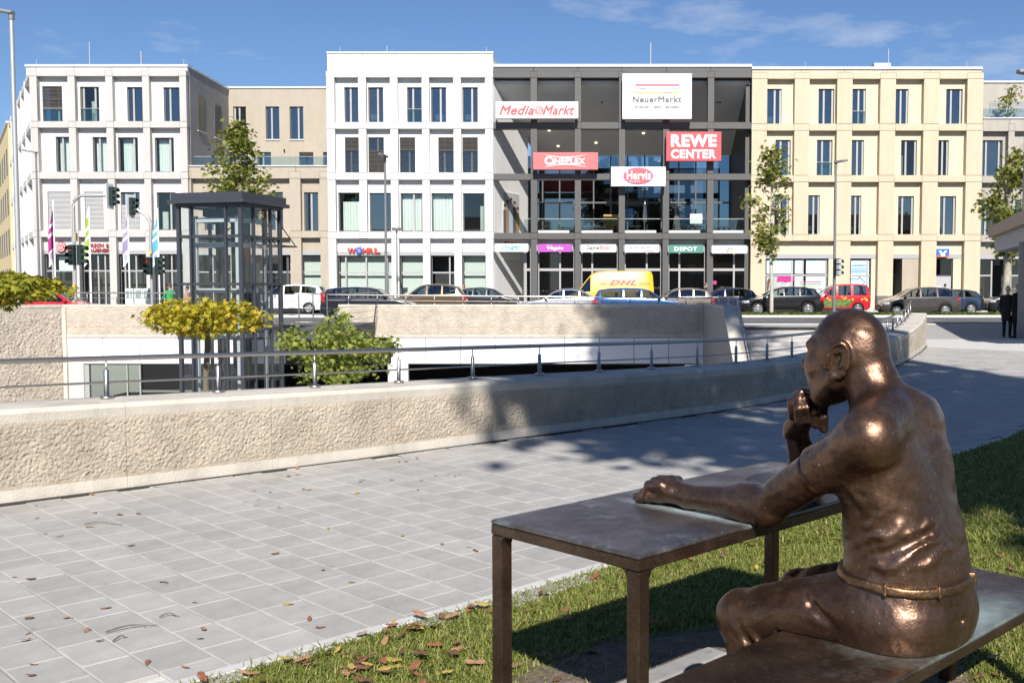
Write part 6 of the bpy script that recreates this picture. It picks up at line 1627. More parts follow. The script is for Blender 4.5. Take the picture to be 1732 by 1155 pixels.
t = thing('window_poster', 'pale blue clinic poster with blue heading and outlined arrow in the narrow shop window', 'poster', (PX(1455, YP), YP, 0.2))
flat(t, 'film_sheet', [(1441.5, 440), (1472, 440), (1472, 511), (1441.5, 511)], film, YP + 0.02, 0.008, 0.0)
text_mesh('medaktiv', PX(1443, YP), PX(1467, YP), PZ(451, YP), PZ(446.5, YP), YP + 0.005, 0.008, weight=0.02).build('lettering', blue_, t, fixn=False)
for y0 in (454.5, 457.8, 460.2): flat(t, 'text_line', [(1442, y0), (1467, y0), (1467, y0 + 1.1), (1442, y0 + 1.1)], blue_, YP + 0.005, 0.006, 0.0)
ar = [(1441.8, 472), (1455, 472), (1455, 467.5), (1465.5, 477), (1455, 486.5), (1455, 482), (1441.8, 482)]
for a, c in zip(ar[:-1], ar[1:]):
    MB().tube([(PX(a[0], YP), YP - 0.004, PZ(a[1], YP)), (PX(c[0], YP), YP - 0.004, PZ(c[1], YP))], 0.022, 6).build('arrow_line', blue_, t)
flat(t, 'printed_hand', [(1447, 498), (1455, 494), (1464, 492), (1466, 494), (1459, 500), (1450, 502)], mat('print_skin', (0.50, 0.31, 0.23), 0.7), YP + 0.005, 0.006, 0.0); flat(t, 'poster_foot', [(1442, 505), (1471.5, 503), (1471.5, 510.5), (1442, 510.5)], blue_, YP + 0.005, 0.006, 0.0)
quick('window_notice', mat('notice_magenta', (0.45, 0.03, 0.22), 0.5), None, (PX(1203.5, YF), PX(1215.5, YF), YF + 0.655, YF + 0.66, PZ(481, YF), PZ(475, YF)))
tag(COL.objects['window_notice'], 'small magenta notice on the dark glass below the rightmost shop board', 'notice')
# ------------------------------------------------------------------ trees
LEAF5 = np.array([(0, 0), (0.16, -0.06), (0.50, 0.02), (0.27, 0.22), (0.48, 0.56), (0.17, 0.50), (0.0, 1.0), (-0.17, 0.50), (-0.48, 0.56), (-0.27, 0.22), (-0.50, 0.02), (-0.16, -0.06)])
LEAF5F = np.array([(0, 1, 3), (1, 2, 3), (0, 3, 5), (3, 4, 5), (0, 5, 7), (5, 6, 7), (0, 7, 9), (7, 8, 9), (0, 9, 11), (9, 10, 11)])
LEAF2 = np.array([(0, 0), (0.34, 0.28), (0.30, 0.62), (0, 1.0), (-0.30, 0.62), (-0.34, 0.28)])
LEAF2F = np.array([(0, 1, 2), (0, 2, 3), (0, 3, 4), (0, 4, 5)])
def leaf_mesh(name, pos, size, shape=0, droop=0.3, r=None, tint=None):
    r = r or np.random.default_rng(1)
    T, F = (LEAF5, LEAF5F) if shape == 0 else (LEAF2, LEAF2F)
    n = len(pos); sz = size * r.uniform(0.6, 1.25, n)
    az = r.uniform(0, 2 * PI, n); el = r.normal(-droop, 0.45, n); roll = r.normal(0, 0.55, n)
    d = np.stack([np.cos(az) * np.cos(el), np.sin(az) * np.cos(el), np.sin(el)], 1)
    side = np.stack([-np.sin(az), np.cos(az), np.zeros(n)], 1); up = np.cross(d, side)
    s2 = side * np.cos(roll)[:, None] + up * np.sin(roll)[:, None]; u2 = np.cross(d, s2)
    bend = -0.25 * np.abs(T[:, 0]) - 0.18 * T[:, 1] ** 2
    V = pos[:, None, :] + sz[:, None, None] * (T[None, :, 0, None] * s2[:, None, :] + T[None, :, 1, None] * d[:, None, :] + bend[None, :, None] * u2[:, None, :])
    FF = (np.arange(n) * len(T))[:, None, None] + F[None]
    me = np_mesh(name, V.reshape(-1, 3), FF.reshape(-1, 3))
    tt = r.uniform(0, 1, n) if tint is None else tint
    at = me.attributes.new('tint', 'FLOAT', 'POINT'); at.data.foreach_set('value', np.repeat(tt, len(T)).astype(np.float32))
    return me
L_YEL = leaf_material('leaf_yellow_green', [(0.0, (0.26, 0.27, 0.025)), (0.35, (0.42, 0.39, 0.035)), (0.75, (0.58, 0.48, 0.04)), (1.0, (0.64, 0.40, 0.05))], 0.4)
L_GRN = leaf_material('leaf_olive_green', [(0.0, (0.13, 0.17, 0.034)), (0.5, (0.23, 0.26, 0.055)), (0.85, (0.33, 0.34, 0.08)), (1.0, (0.44, 0.34, 0.09))], 0.42)
L_DRK = leaf_material('leaf_dark_green', [(0.0, (0.03, 0.05, 0.01)), (0.6, (0.06, 0.085, 0.016)), (1.0, (0.12, 0.12, 0.03))], 0.3)
bark_pale = mat('bark_pale', (0.47, 0.44, 0.36), 0.85, var=0.25, vs=6, bump=1, bs=12)
bark = mat('bark_brown', (0.14, 0.12, 0.085), 0.9, var=0.35, vs=8, bump=2, bs=18)
def limbs(mb, base, tips, r0, r, wob=0.1):
    for tp in tips:
        b = Vector(base); t = Vector(tp); m1 = b.lerp(t, 0.4) + Vector((r.uniform(-wob, wob), r.uniform(-wob, wob), r.uniform(0, wob))); m2 = b.lerp(t, 0.75) + Vector((r.uniform(-wob, wob), r.uniform(-wob, wob), r.uniform(-wob, wob)))
        mb.tube([b, m1, m2, t], [r0, r0 * 0.7, r0 * 0.45, r0 * 0.15], 6, False)
def tree(name, label, base, trunk_top, r0, crown_fn, nl, size, lm, bm, tips, seed, cat='tree', group=None, droop=0.35, shape=0, trunk_kind=None, leader=None):
    r = np.random.default_rng(seed); rr = random.Random(seed)
    t = thing(name, label, cat, base, 0, group)
    B = Vector(base); T = Vector(trunk_top)
    tk = MB(); pts = [B + (T - B) * q + Vector((rr.uniform(-1, 1), rr.uniform(-1, 1), 0)) * r0 * 0.35 * (q > 0) for q in np.linspace(0, 1, 7)]
    tk.tube(pts, [r0 * (1.15 - 0.45 * q) for q in np.linspace(0, 1, 7)], 10); to = tk.build('trunk', bm, t)
    lb = MB()
    for (q, tp) in tips: limbs(lb, B.lerp(T, q), [tp], r0 * 0.42, rr, 0.12)
    if lb.v: lb.build('limbs', bm, t, kind='stuff')
    pos = crown_fn(nl, r) - np.array(base)
    o = link('foliage', leaf_mesh('foliage', pos, size, shape, droop, r), t, lm); o['kind'] = 'stuff'
    return t
def clumps(centers, spread, n, r):
    c = np.array(centers); k = r.integers(0, len(c), n); sp = np.array(spread)
    return c[k] + r.normal(0, 1, (n, 3)) * sp
def flat_crown(cx, cy, z0, z1, rx, ry):
    def f(n, r):
        out = []
        cl = [(cx + rx * math.sqrt(r.random()) * math.cos(a), cy + ry * math.sqrt(r.random()) * math.sin(a)) for a in r.uniform(0, 2 * PI, 46)]
        hh = r.uniform(-0.12, 0.14, 46)
        k = r.integers(0, 46, n); c = np.array(cl)[k]
        x = c[:, 0] + r.normal(0, 0.17, n); y = c[:, 1] + r.normal(0, 0.17, n)
        e = np.sqrt(((x - cx) / rx) ** 2 + ((y - cy) / ry) ** 2)
        m = np.clip(1.15 - e ** 2 * 0.75, 0.15, 1)
        z = (z0 + z1) / 2 + hh[k] * 1.2 + (r.random(n) ** 0.7 * np.sign(r.normal(0.25, 1, n))) * (z1 - z0) * 0.5 * m
        return np.stack([x, y, z], 1)
    return f
# pruned flat plane trees in the sunken court
tb = P(350, 650, 24.0)
cz = PZ(537, 24.0)
tree('plane_tree', 'flat pruned yellow leaved plane tree in front of the lift tower', (tb.x, 24.0, -3.3), (tb.x, 24.0, cz), 0.085,
     flat_crown(tb.x, 24.0, PZ(563, 24), PZ(511, 24), 1.24, 1.2), 2300, 0.135, L_YEL, bark, [(0.97, (tb.x + 1.1 * math.cos(a), 24 + 1.1 * math.sin(a), cz + 0.05)) for a in np.linspace(0, 5.6, 8)], 3, group='flat pruned plane trees in the court')
tc = P(-32, 500, 19.0)
tree('plane_tree', 'flat pruned yellow green plane tree at the left edge of the photo', (tc.x, 19.0, -3.3), (tc.x, 19.0, PZ(490, 19)), 0.09,
     flat_crown(tc.x, 19.0, PZ(509, 19), PZ(468, 19), 1.25, 1.3), 2900, 0.135, leaf_material('leaf_yellow_olive', [(0.0, (0.17, 0.20, 0.025)), (0.5, (0.33, 0.33, 0.035)), (1.0, (0.50, 0.42, 0.05))], 0.4), bark, [(0.97, (tc.x + 1.0 * math.cos(a), 19 + 1.0 * math.sin(a), PZ(492, 19))) for a in np.linspace(0, 5.6, 8)], 5, group='flat pruned plane trees in the court')
# unpruned bushy maple in the court
q = P(572, 640, 26.0)
def bushy(n, r):
    cs = [(q.x + dx, 26 + r.uniform(-0.8, 0.8), PZ(py, 26)) for dx, py in ((0, 575), (-0.55, 580), (0.5, 585), (-0.9, 600), (0.95, 603), (0.1, 610), (-0.3, 625), (0.45, 628), (-0.15, 555), (0.05, 540), (0.35, 565), (-1.1, 585), (1.15, 590), (0.75, 618), (-0.75, 618), (-0.5, 600), (0.2, 590), (1.25, 583), (-1.15, 568), (0.6, 575), (-0.05, 600), (0.2, 640), (-0.6, 632))]
    return clumps(cs, (0.17, 0.28, 0.13), n, r)
tree('young_maple', 'bushy green maple growing out of the court right of the lift tower', (q.x, 26.0, -3.3), (q.x, 26.0, PZ(555, 26)), 0.06, bushy, 2300, 0.125, leaf_material('leaf_fresh_green', [(0.0, (0.17, 0.24, 0.045)), (0.5, (0.30, 0.36, 0.075)), (1.0, (0.46, 0.44, 0.11))], 0.45), bark,
     [(0.75, (q.x - 1.1, 26, PZ(585, 26))), (0.75, (q.x + 1.15, 26, PZ(590, 26))), (0.85, (q.x - 0.5, 25.6, PZ(570, 26))), (0.85, (q.x + 0.5, 26.4, PZ(570, 26))), (0.8, (q.x, 25.3, PZ(590, 26)))], 8, droop=0.5)
# street trees
def column(px, Y, prof, wy):
    """prof: (py, half width in px)"""
    def f(n, r):
        pp = np.array(prof, float); cs = []
        for _ in range(70):
            py = r.uniform(pp[0, 0], pp[-1, 0]); hw = np.interp(py, pp[:, 0], pp[:, 1]); cxx = np.interp(py, pp[:, 0], pp[:, 2]) if pp.shape[1] > 2 else px
            a = r.uniform(0, 2 * PI); rad = math.sqrt(r.uniform(0.05, 1))
            c = P(cxx + hw * 0.9 * rad * math.cos(a), py, Y); cs.append((c.x, Y + hw / FPX * Y * rad * math.sin(a) * wy, c.z))
        return clumps(cs, (0.27, 0.27, 0.24), n, r)
    return f
b = G(1300, 530)
Y1 = 56.1
def pt(px, py, Y): v = P(px, py, Y); return (v.x, v.y, v.z)
tree('street_tree', 'slender young street tree with pale trunk in the grass verge before the cream building', (PX(1305, Y1, 500), Y1, 0.12), pt(1306, 262, Y1), 0.095,
     column(1303, Y1, [(252, 7, 1306), (270, 16, 1306), (300, 34, 1300), (330, 38, 1300), (365, 38, 1305), (385, 32, 1300), (405, 14, 1292), (425, 14, 1297), (440, 5, 1302)], 1.0), 1150, 0.26, L_GRN, bark_pale,
     [(q_, pt(x, y, Y1)) for q_, x, y in ((0.45, 1270, 375), (0.5, 1338, 360), (0.55, 1275, 330), (0.6, 1335, 320), (0.7, 1282, 300), (0.72, 1328, 292), (0.5, 1305, 340))], 12)
Y2 = 57.5
tree('street_tree', 'street tree with dense olive crown rising behind the lift tower', (PX(392, Y2, 480), Y2, 0.05), pt(397, 225, Y2), 0.12,
     column(398, Y2, [(214, 7, 400), (235, 18, 399), (262, 38, 398), (300, 52, 400), (330, 60, 402), (355, 55, 400), (375, 30, 396)], 1.0), 2700, 0.27, L_GRN, bark_pale,
     [(q_, pt(x, y, Y2)) for q_, x, y in ((0.5, 350, 320), (0.5, 450, 320), (0.6, 365, 280), (0.6, 432, 275), (0.7, 380, 255))], 14)
Y3 = 58.0
tree('street_tree', 'dense street tree with mottled trunk behind the pavilion roof at right edge', (PX(1699, Y3, 480), Y3, 0.12), pt(1712, 262, Y3), 0.20,
     column(1715, Y3, [(255, 10, 1722), (285, 30, 1722), (310, 48, 1718), (345, 54, 1715), (372, 46, 1715), (400, 22, 1705), (430, 10, 1712)], 1.0), 2500, 0.27, L_GRN, mat('bark_mottled', (0.34, 0.31, 0.25), 0.9, var=0.5, vs=2.5),
     [(q_, pt(x, y, Y3)) for q_, x, y in ((0.5, 1675, 360), (0.55, 1755, 350), (0.7, 1690, 310), (0.7, 1750, 300))], 15)
Y4 = YR + 3.0
tree('terrace_tree', 'thin sparse tree standing on the roof terrace at the right edge', (PX(1700, Y4), Y4, PZ(204, Y4)), pt(1712, 150, Y4), 0.05,
     column(1705, Y4, [(148, 3, 1714), (162, 12, 1710), (176, 20, 1703), (192, 14, 1705)], 1.0), 150, 0.27, L_GRN, bark, [(0.4, pt(1688, 172, Y4)), (0.5, pt(1724, 158, Y4)), (0.4, pt(1695, 165, Y4))], 16)
mm_ = rng.normal(0, 1, (900, 3)) * (0.9, 0.25, 0.02) + (PX(1306, Y1, 500) + 0.2, Y1, 0.17)
o = link('bark_mulch', leaf_mesh('bark_mulch', mm_, 0.12, 1, 0.0, np.random.default_rng(4)), None, leaf_material('mulch', [(0, (0.06, 0.035, 0.022)), (1, (0.17, 0.10, 0.065))], 0.05)); o['kind'] = 'stuff'
# verge grass along the road
n = 26000
gx, gy = rng.uniform(6.1, 34, n), rng.uniform(55.3, 56.95, n)
pos = np.stack([gx, gy, np.full(n, 0.13)], 1)
o = link('verge_grass', leaf_mesh('verge_grass', pos, 0.13, 1, -1.0, np.random.default_rng(9)), None, leaf_material('verge_leaf', [(0, (0.055, 0.10, 0.012)), (0.7, (0.12, 0.17, 0.025)), (1, (0.2, 0.19, 0.06))], 0.35)); o['kind'] = 'stuff'
# tall trees on the lawn behind the camera: they throw the big soft shade over path and wall
def big(cs, spread):
    return lambda n, r: clumps(cs, spread, n, r)
def shade_tree(label, base, top, cs, n, seed, spread=(0.75, 0.75, 0.6)):
    tree('lawn_tree', label, base, top, 0.32, big(cs, spread), n, 0.34, L_DRK, bark, [(0.6 + 0.4 * i / len(cs), c) for i, c in list(enumerate(cs))[::4]], seed, shape=1, group='tall trees behind the viewer')
def blob(c, r, n, seed, ymax=None):
    g = random.Random(seed); out = []
    while len(out) < n:
        v = Vector((g.uniform(-1, 1), g.uniform(-1, 1), g.uniform(-1, 1)))
        if v.length > 1: continue
        p = Vector((c[0] + v.x * r[0], c[1] + v.y * r[1], c[2] + v.z * r[2]))
        # keep the statue and the table in the sun
        if p.y > (9.6 if p.x - 0.114 * p.z < 2.4 else 7.3) - 1.29 * p.z: out.append(tuple(p))
    return out
SHADE = [
    ('tall dense lawn tree right behind the viewer', (5.0, -4.5, 0), (4.7, -3.5, 16), blob((5.05, -4.0, 13.4), (4.9, 6.5, 8.0), 170, 1), 27000, 21, (0.5, 0.6, 0.5)),
    ('wide lawn tree to the right behind the viewer', (12.5, -3.5, 0), (12.0, -3.0, 13), blob((12.0, -3.0, 10.0), (4.6, 5.5, 5.2), 90, 2), 14000, 22),
    ('very tall lawn tree with high crown right of the viewer', (9.5, -4.0, 0), (9.0, 1.0, 33), blob((7.4, 2.2, 30.6), (3.9, 2.6, 3.4), 50, 3), 8500, 23),
]
for a in SHADE: shade_tree(*a)
# ------------------------------------------------------------------ cars: x to the front, y to the left, z up
M['tyre'] = mat('tyre', (0.018, 0.018, 0.018), 0.8); M['rim'] = mat('alloy_rim', (0.55, 0.55, 0.56), 0.3, metal=0.8)
M['carglass'] = glass_mat('car_glass', (0.38, 0.43, 0.43), 0.16); M['carint'] = mat('car_interior', (0.05, 0.05, 0.05), 0.9)
M['headlamp'] = mat('headlamp', (0.70, 0.72, 0.74), 0.15, metal=0.5); M['taillamp'] = mat('tail_lamp', (0.45, 0.015, 0.012), 0.2, coat=1)
M['trim'] = mat('car_trim', (0.02, 0.02, 0.02), 0.5); M['plate'] = mat('number_plate', (0.75, 0.75, 0.72), 0.5); M['chrome'] = mat('chrome', (0.7, 0.7, 0.7), 0.12, metal=1)
# outlines: (share of the length from the nose, height in metres); c = base of windscreen, r = roof start, e = roof end, t = tail of rear window
CARS = {
 'hatch': dict(L=4.25, H=1.50, W=1.78, top=[(0, .52), (.012, .64), (.05, .74), (.15, .88), (.26, .98), (.42, 1.40), (.50, 1.48), (.62, 1.50), (.78, 1.46), (.89, 1.36), (.965, .98), (.99, .86), (1, .56)], c=.265, r=.43, e=.875, t=.955, belt=(.94, 1.02), wb=(.19, .80), wins=((.31, .50), (.52, .69), (.71, .87))),
 'wagon': dict(L=4.75, H=1.50, W=1.85, top=[(0, .52), (.012, .66), (.05, .75), (.15, .88), (.27, .98), (.41, 1.39), (.48, 1.46), (.62, 1.50), (.82, 1.47), (.93, 1.40), (.975, 1.05), (.992, .88), (1, .56)], c=.275, r=.42, e=.925, t=.972, belt=(.94, 1.02), wb=(.18, .79), wins=((.31, .49), (.505, .67), (.69, .91))),
 'sedan': dict(L=4.65, H=1.45, W=1.82, top=[(0, .50), (.012, .62), (.05, .72), (.15, .84), (.28, .94), (.42, 1.33), (.50, 1.42), (.60, 1.44), (.70, 1.38), (.86, 1.04), (.95, 1.00), (.99, .88), (1, .56)], c=.285, r=.43, e=.70, t=.845, belt=(.91, .97), wb=(.19, .80), wins=((.32, .51), (.525, .68), (.695, .79))),
 'suv': dict(L=4.63, H=1.66, W=1.90, top=[(0, .58), (.012, .78), (.05, .90), (.15, 1.02), (.28, 1.10), (.40, 1.50), (.48, 1.62), (.62, 1.66), (.78, 1.62), (.89, 1.52), (.96, 1.10), (.99, .95), (1, .60)], c=.285, r=.41, e=.875, t=.95, belt=(1.06, 1.14), wb=(.19, .80), wins=((.32, .50), (.515, .69), (.71, .86))),
 'mpv': dict(L=4.40, H=1.64, W=1.82, top=[(0, .54), (.012, .70), (.05, .82), (.13, .95), (.22, 1.06), (.39, 1.50), (.48, 1.60), (.62, 1.63), (.80, 1.59), (.91, 1.48), (.968, 1.08), (.992, .90), (1, .56)], c=.225, r=.40, e=.90, t=.96, belt=(1.00, 1.08), wb=(.18, .79), wins=((.27, .47), (.49, .68), (.70, .88))),
 'kangoo': dict(L=4.05, H=1.82, W=1.83, top=[(0, .56), (.012, .74), (.05, .86), (.14, .98), (.24, 1.08), (.38, 1.55), (.46, 1.74), (.55, 1.80), (.80, 1.82), (.955, 1.76), (.985, 1.30), (.997, .9), (1, .58)], c=.245, r=.42, e=.95, t=.985, belt=(1.06, 1.10), wb=(.19, .80), wins=((.30, .47), (.50, .69), (.73, .93))),
 'van': dict(L=5.6, H=2.62, W=2.05, top=[(0, .60), (.012, .90), (.04, 1.08), (.10, 1.22), (.15, 1.30), (.26, 2.10), (.31, 2.42), (.37, 2.56), (.55, 2.62), (.90, 2.62), (.985, 2.56), (.995, 1.6), (1, .60)], c=.155, r=.27, e=.99, t=.995, belt=(1.30, 1.36), wb=(.17, .79), wins=((.185, .30),)),
}
def make_car(kind, name, label, loc, heading, paint, wheel_r=0.325, group=None, doors=True, plate=True, scaleL=1.0, cat='car', zs=1.0, lamp=None, hubs='rim', open_win=(), tail=None, rear_glass=True):
    K = CARS[kind]; L, W = K['L'] * scaleL, K['W'] / 2
    t = thing(name, label, cat, loc, heading, group)
    tx = np.array([p[0] for p in K['top']]); tz = np.array([p[1] for p in K['top']]) * zs
    fine = np.linspace(0, 1, 400); zf = np.interp(fine, tx, tz); kk = np.array([1, 3, 5, 3, 1]) / 13.0; zfs = np.convolve(np.pad(zf, 8, 'edge'), np.ones(9) / 9, 'same')[8:-8]
    ztop = lambda u: float(np.interp(u, fine, zfs))
    belt = lambda u: min(ztop(u) - 0.015, (K['belt'][0] + (K['belt'][1] - K['belt'][0]) * u) * zs)
    wid = lambda u: W * (1 - 0.15 * abs(2 * u - 1) ** 5 - 0.10 * max(0, (abs(2 * u - 1) - 0.88) / 0.12) ** 2)
    wr = wheel_r; wx = [K['wb'][0], K['wb'][1]]; sill = 0.24
    def zlow(u):
        z = sill + 0.10 * max(0, (abs(2 * u - 1) - 0.86) / 0.14)
        for c in wx:
            d = (u - c) * L; ra = wr + 0.055
            if abs(d) < ra: z = max(z, wr + math.sqrt(ra * ra - d * d) - 0.01)
        return z
    def ring(u):
        zb, zt, zl, w = belt(u), ztop(u), zlow(u), wid(u); gh = zt - zb
        wr_ = max(w * 0.985 - gh * (0.20 if kind in ('van', 'kangoo') else 0.34), w * 0.55)
        lowg, topg = zb + min(0.03, gh * .2), zb + max(gh - 0.085, gh * .55)
        yb = w * 0.985
        def side(z): f = (z - zb) / max(gh - 0.03, 1e-3); return yb + (wr_ - yb) * min(1, max(0, f))
        zm = (zl + zb) / 2
        return [(w * 0.95, zl), (w * 0.99, min(zb - .02, zl + 0.10)), (w * 1.0, zm), (w * 0.998, zb - min(0.08, (zb - zl) * .3)), (yb, zb), (side(lowg), lowg), (side(topg), topg), (wr_ * 0.985, zt - min(0.03, gh * .3)), (wr_ * 0.86, zt - min(.006, gh * .1)), (wr_ * 0.45, zt + 0.010), (0, zt + 0.016)]
    us = np.unique(np.concatenate([np.linspace(0, 1, 61), [0.006, 0.02, 0.985, 0.994], [c + s_ * (wr + .055) / L * q for c in wx for s_ in (-1, 1) for q in (0.4, .6, 0.8, .9, .96, 1.0)], [v for w_ in K['wins'] for v in w_], [K['c'], K['r'], K['e'], K['t']]]))
    us = us[(us >= 0) & (us <= 1)]
    R_ = [ring(u) for u in us]; n = len(R_[0]); X = lambda u: L / 2 - u * L
    mb = MB(); vs = []
    for u, r in zip(us, R_): vs += [(X(u), y, z) for y, z in r] + [(X(u), -y, z) for y, z in r]
    fs = []
    def in_side(u0, u1): return any(a - 1e-6 <= u0 and u1 <= c + 1e-6 for a, c in K['wins'])
    for i in range(len(us) - 1):
        u0, u1 = us[i], us[i + 1]
        for s_ in (0, 1):
            o, p = i * 2 * n + s_ * n, (i + 1) * 2 * n + s_ * n
            for j in range(n - 1):
                if j == 5 and in_side(u0, u1) and ztop(u0) - belt(u0) > .22 and ztop(u1) - belt(u1) > .22: continue
                if j >= 8 and u0 >= K['c'] + .012 - 1e-6 and u1 <= K['r'] + 1e-6: continue
                if rear_glass and j >= 8 and u0 >= K['e'] - 1e-6 and u1 <= K['t'] + 1e-6: continue
                q = (o + j, o + j + 1, p + j + 1, p + j)
                fs.append(q if s_ else q[::-1])
    mb.add(vs, fs, True)
    for e in (0, len(us) - 1):
        o = e * 2 * n; mb.f.append([o + j for j in range(n)] + [o + n + j for j in range(n - 2, -1, -1)]); mb.sm.append(False)
    body = mb.build('body', paint, t, local=True, fixn=True)
    quick('underbody', M['carint'], t, (-L * 0.46, L * 0.46, -W * 0.72, W * 0.72, 0.20, 0.62 * zs), local=True)
    # seats and dash
    sx = [X(.52), X(.74)]
    se = MB()
    for x in sx:
        for y in (-0.38, 0.38):
            se.box(x - 0.1, x + 0.05, y - 0.24, y + 0.24, 0.62 * zs, 1.08 * zs); se.box(x - 0.08, x + 0.02, y - 0.12, y + 0.12, 1.10 * zs, 1.28 * zs)
    se.box(X(K['c'] + .1), X(K['c'] + .02), -W * .8, W * .8, 0.62 * zs, belt(K['c']) - .03); se.build('seats', M['carint'], t, local=True)
    # glass
    def surf(u, z, side, o=0.004):
        r = ring(u); y = np.interp(z, [p[1] for p in r[:8]], [p[0] for p in r[:8]]); return (X(u), side * (y + o), z)
    for wi, (a, c) in enumerate(K['wins']):
        for sd in (1, -1):
            if (wi, sd) in open_win: continue
            g = MB(); uu = [u for u in us if a - 1e-6 <= u <= c + 1e-6 and ztop(u) - belt(u) > .2]
            pts0 = [surf(u, ring(u)[5][1], sd) for u in uu]; pts1 = [surf(u, ring(u)[6][1], sd) for u in uu]
            k = len(uu)
            if k < 2: continue
            g.add(pts0 + pts1, [(i, i + 1, k + i + 1, k + i) for i in range(k - 1)], True); g.build('side_window', M['carglass'], t, local=True)
    def top_glass(nm, a, c):
        uu = [u for u in us if a - 1e-6 <= u <= c + 1e-6]; g = MB(); rows = []
        for u in uu:
            r = ring(u); rows.append([(X(u), r[8][0] * f_, np.interp(abs(f_) * r[8][0], [0, r[9][0], r[8][0]], [r[10][1], r[9][1], r[8][1]]) + .003) for f_ in (-1, -.6, -.3, 0, .3, .6, 1)])
        k = 7; g.add([p for r in rows for p in r], [(i * k + j, i * k + j + 1, (i + 1) * k + j + 1, (i + 1) * k + j) for i in range(len(rows) - 1) for j in range(k - 1)], True)
        g.build(nm, M['carglass'], t, local=True)
    top_glass('windscreen', K['c'] + .012, K['r'])
    if rear_glass: top_glass('rear_window', K['e'], K['t'])
    # wheels
    for c in wx:
        for sd in (1, -1):
            yc = sd * (wid(c) - 0.10)
            wo = MB().lathe([(wr * .66, -.1), (wr * .95, -.1), (wr, -.06), (wr, .06), (wr * .95, .1), (wr * .66, .1)], (X(c), yc, wr), 'y', 22).build('wheel', M['tyre'], t, local=True)
            rm = MB(); yo = yc + sd * 0.088
            rm.lathe([(wr * .67, -.012), (wr * .67, .012), (wr * .58, .012), (wr * .58, -.012)], (X(c), yo, wr), 'y', 22)
            nsp = 5 if hubs == 'rim' else 7
            for k in range(nsp):
                a = 2 * PI * k / nsp + .3; dx, dz = math.cos(a), math.sin(a); px_, pz_ = -dz, dx; w0, w1 = (.05, .035) if hubs == 'rim' else (.045, .05)
                rm.prism([(X(c) + dx * r0 * wr + px_ * w * q, yo + sd * (.012 if r0 < .3 else .004), wr + dz * r0 * wr + pz_ * w * q) for r0, w, q in ((.08, w0, -1), (.62, w1, -1), (.62, w1, 1), (.08, w0, 1))], (0, -sd * .012, 0))
            rm.lathe([(.001, sd * .016), (wr * .17, sd * .014), (wr * .17, -.01)], (X(c), yo, wr), 'y', 12)
            rm.lathe([(.001, 0), (wr * .6, 0)], (X(c), yo - sd * .05, wr), 'y', 16)
            rm.build('rim', M['rim'], wo, local=False) if False else link('rim', rm.mesh('rim'), wo, M['rim'])
    # patches on the flank: lamps, seams, handles
    def patch_(nm, u0, u1, z0, z1, m, o=0.008, sides=(1, -1), nu=5):
        for sd in sides:
            g = MB(); uu = np.linspace(u0, u1, nu); zz = np.linspace(z0, z1, 4)
            P_ = [surf(u, z, sd, o) for u in uu for z in zz]; Q_ = [surf(u, z, sd, -0.03) for u in uu for z in zz]
            F_ = [(i * 4 + j, i * 4 + j + 1, (i + 1) * 4 + j + 1, (i + 1) * 4 + j) for i in range(nu - 1) for j in range(3)]
            N_ = nu * 4
            rim_ = [i * 4 for i in range(nu)] + [(nu - 1) * 4 + j for j in range(1, 4)] + [i * 4 + 3 for i in range(nu - 2, -1, -1)] + [2, 1]
            F_ += [(rim_[i], rim_[(i + 1) % len(rim_)], rim_[(i + 1) % len(rim_)] + N_, rim_[i] + N_) for i in range(len(rim_))]
            g.add(P_ + Q_, F_, True); g.build(nm, m, t, local=True)
    hz = ztop(.06)
    patch_('headlight', .012, .085, hz - .20, hz - .05, M['headlamp'])
    tz0, tz1 = tail or ((belt(.96) - .26, belt(.96) - .05))
    patch_('tail_light', .945, .995, tz0, tz1, M['taillamp'])
    for (a, c) in K['wins'][:2]:
        if kind == 'van' and a > .2: continue
        patch_('door_handle', c - .045, c - .015, belt(c) - .13, belt(c) - .105, paint if kind != 'suv' else M['trim'], .022)
    if doors:
        for u in ([w_[1] + .01 for w_ in K['wins'][:2]] + [K['wins'][0][0] - .005]):
            patch_('door_seam', u - .0012, u + .0012, max(zlow(u), .3) + .02, belt(u) - .01, M['trim'], .002, nu=2)
    patch_('sill_trim', wx[0] + (wr + .07) / L, wx[1] - (wr + .07) / L, sill + .005, sill + .085, M['trim'], .006, nu=6)
    for sd in (1, -1):
        u = K['wins'][0][0] + .02; p = surf(u, belt(u) + .07, sd, .02)
        bm = MB().lathe([(.001, -.09), (.07, -.06), (.09, 0), (.07, .07), (.001, .09)], (p[0] + .05, p[1] + sd * .08, p[2]), 'y', 10); bm.build('wing_mirror', paint, t, local=True)
    zf_ = .50
    quick('grille', M['trim'], t, (L / 2 - .02, L / 2 + .012, -W * .42, W * .42, .36, .58), local=True)
    if plate:
        quick('number_plate', M['plate'], t, (L / 2 + .013, L / 2 + .022, -.26, .26, .40, .51), local=True); quick('number_plate', M['plate'], t, (-L / 2 - .012, -L / 2 + .01, -.26, .26, .56, .67), local=True)
    t['_dims'] = (L, W)
    del t['_dims']
    return t, surf, X, belt, ztop
def paint(name, col, metal=0.0, rough=0.28): return mat('paint_' + name, col, rough, metal=metal, coat=1.0)
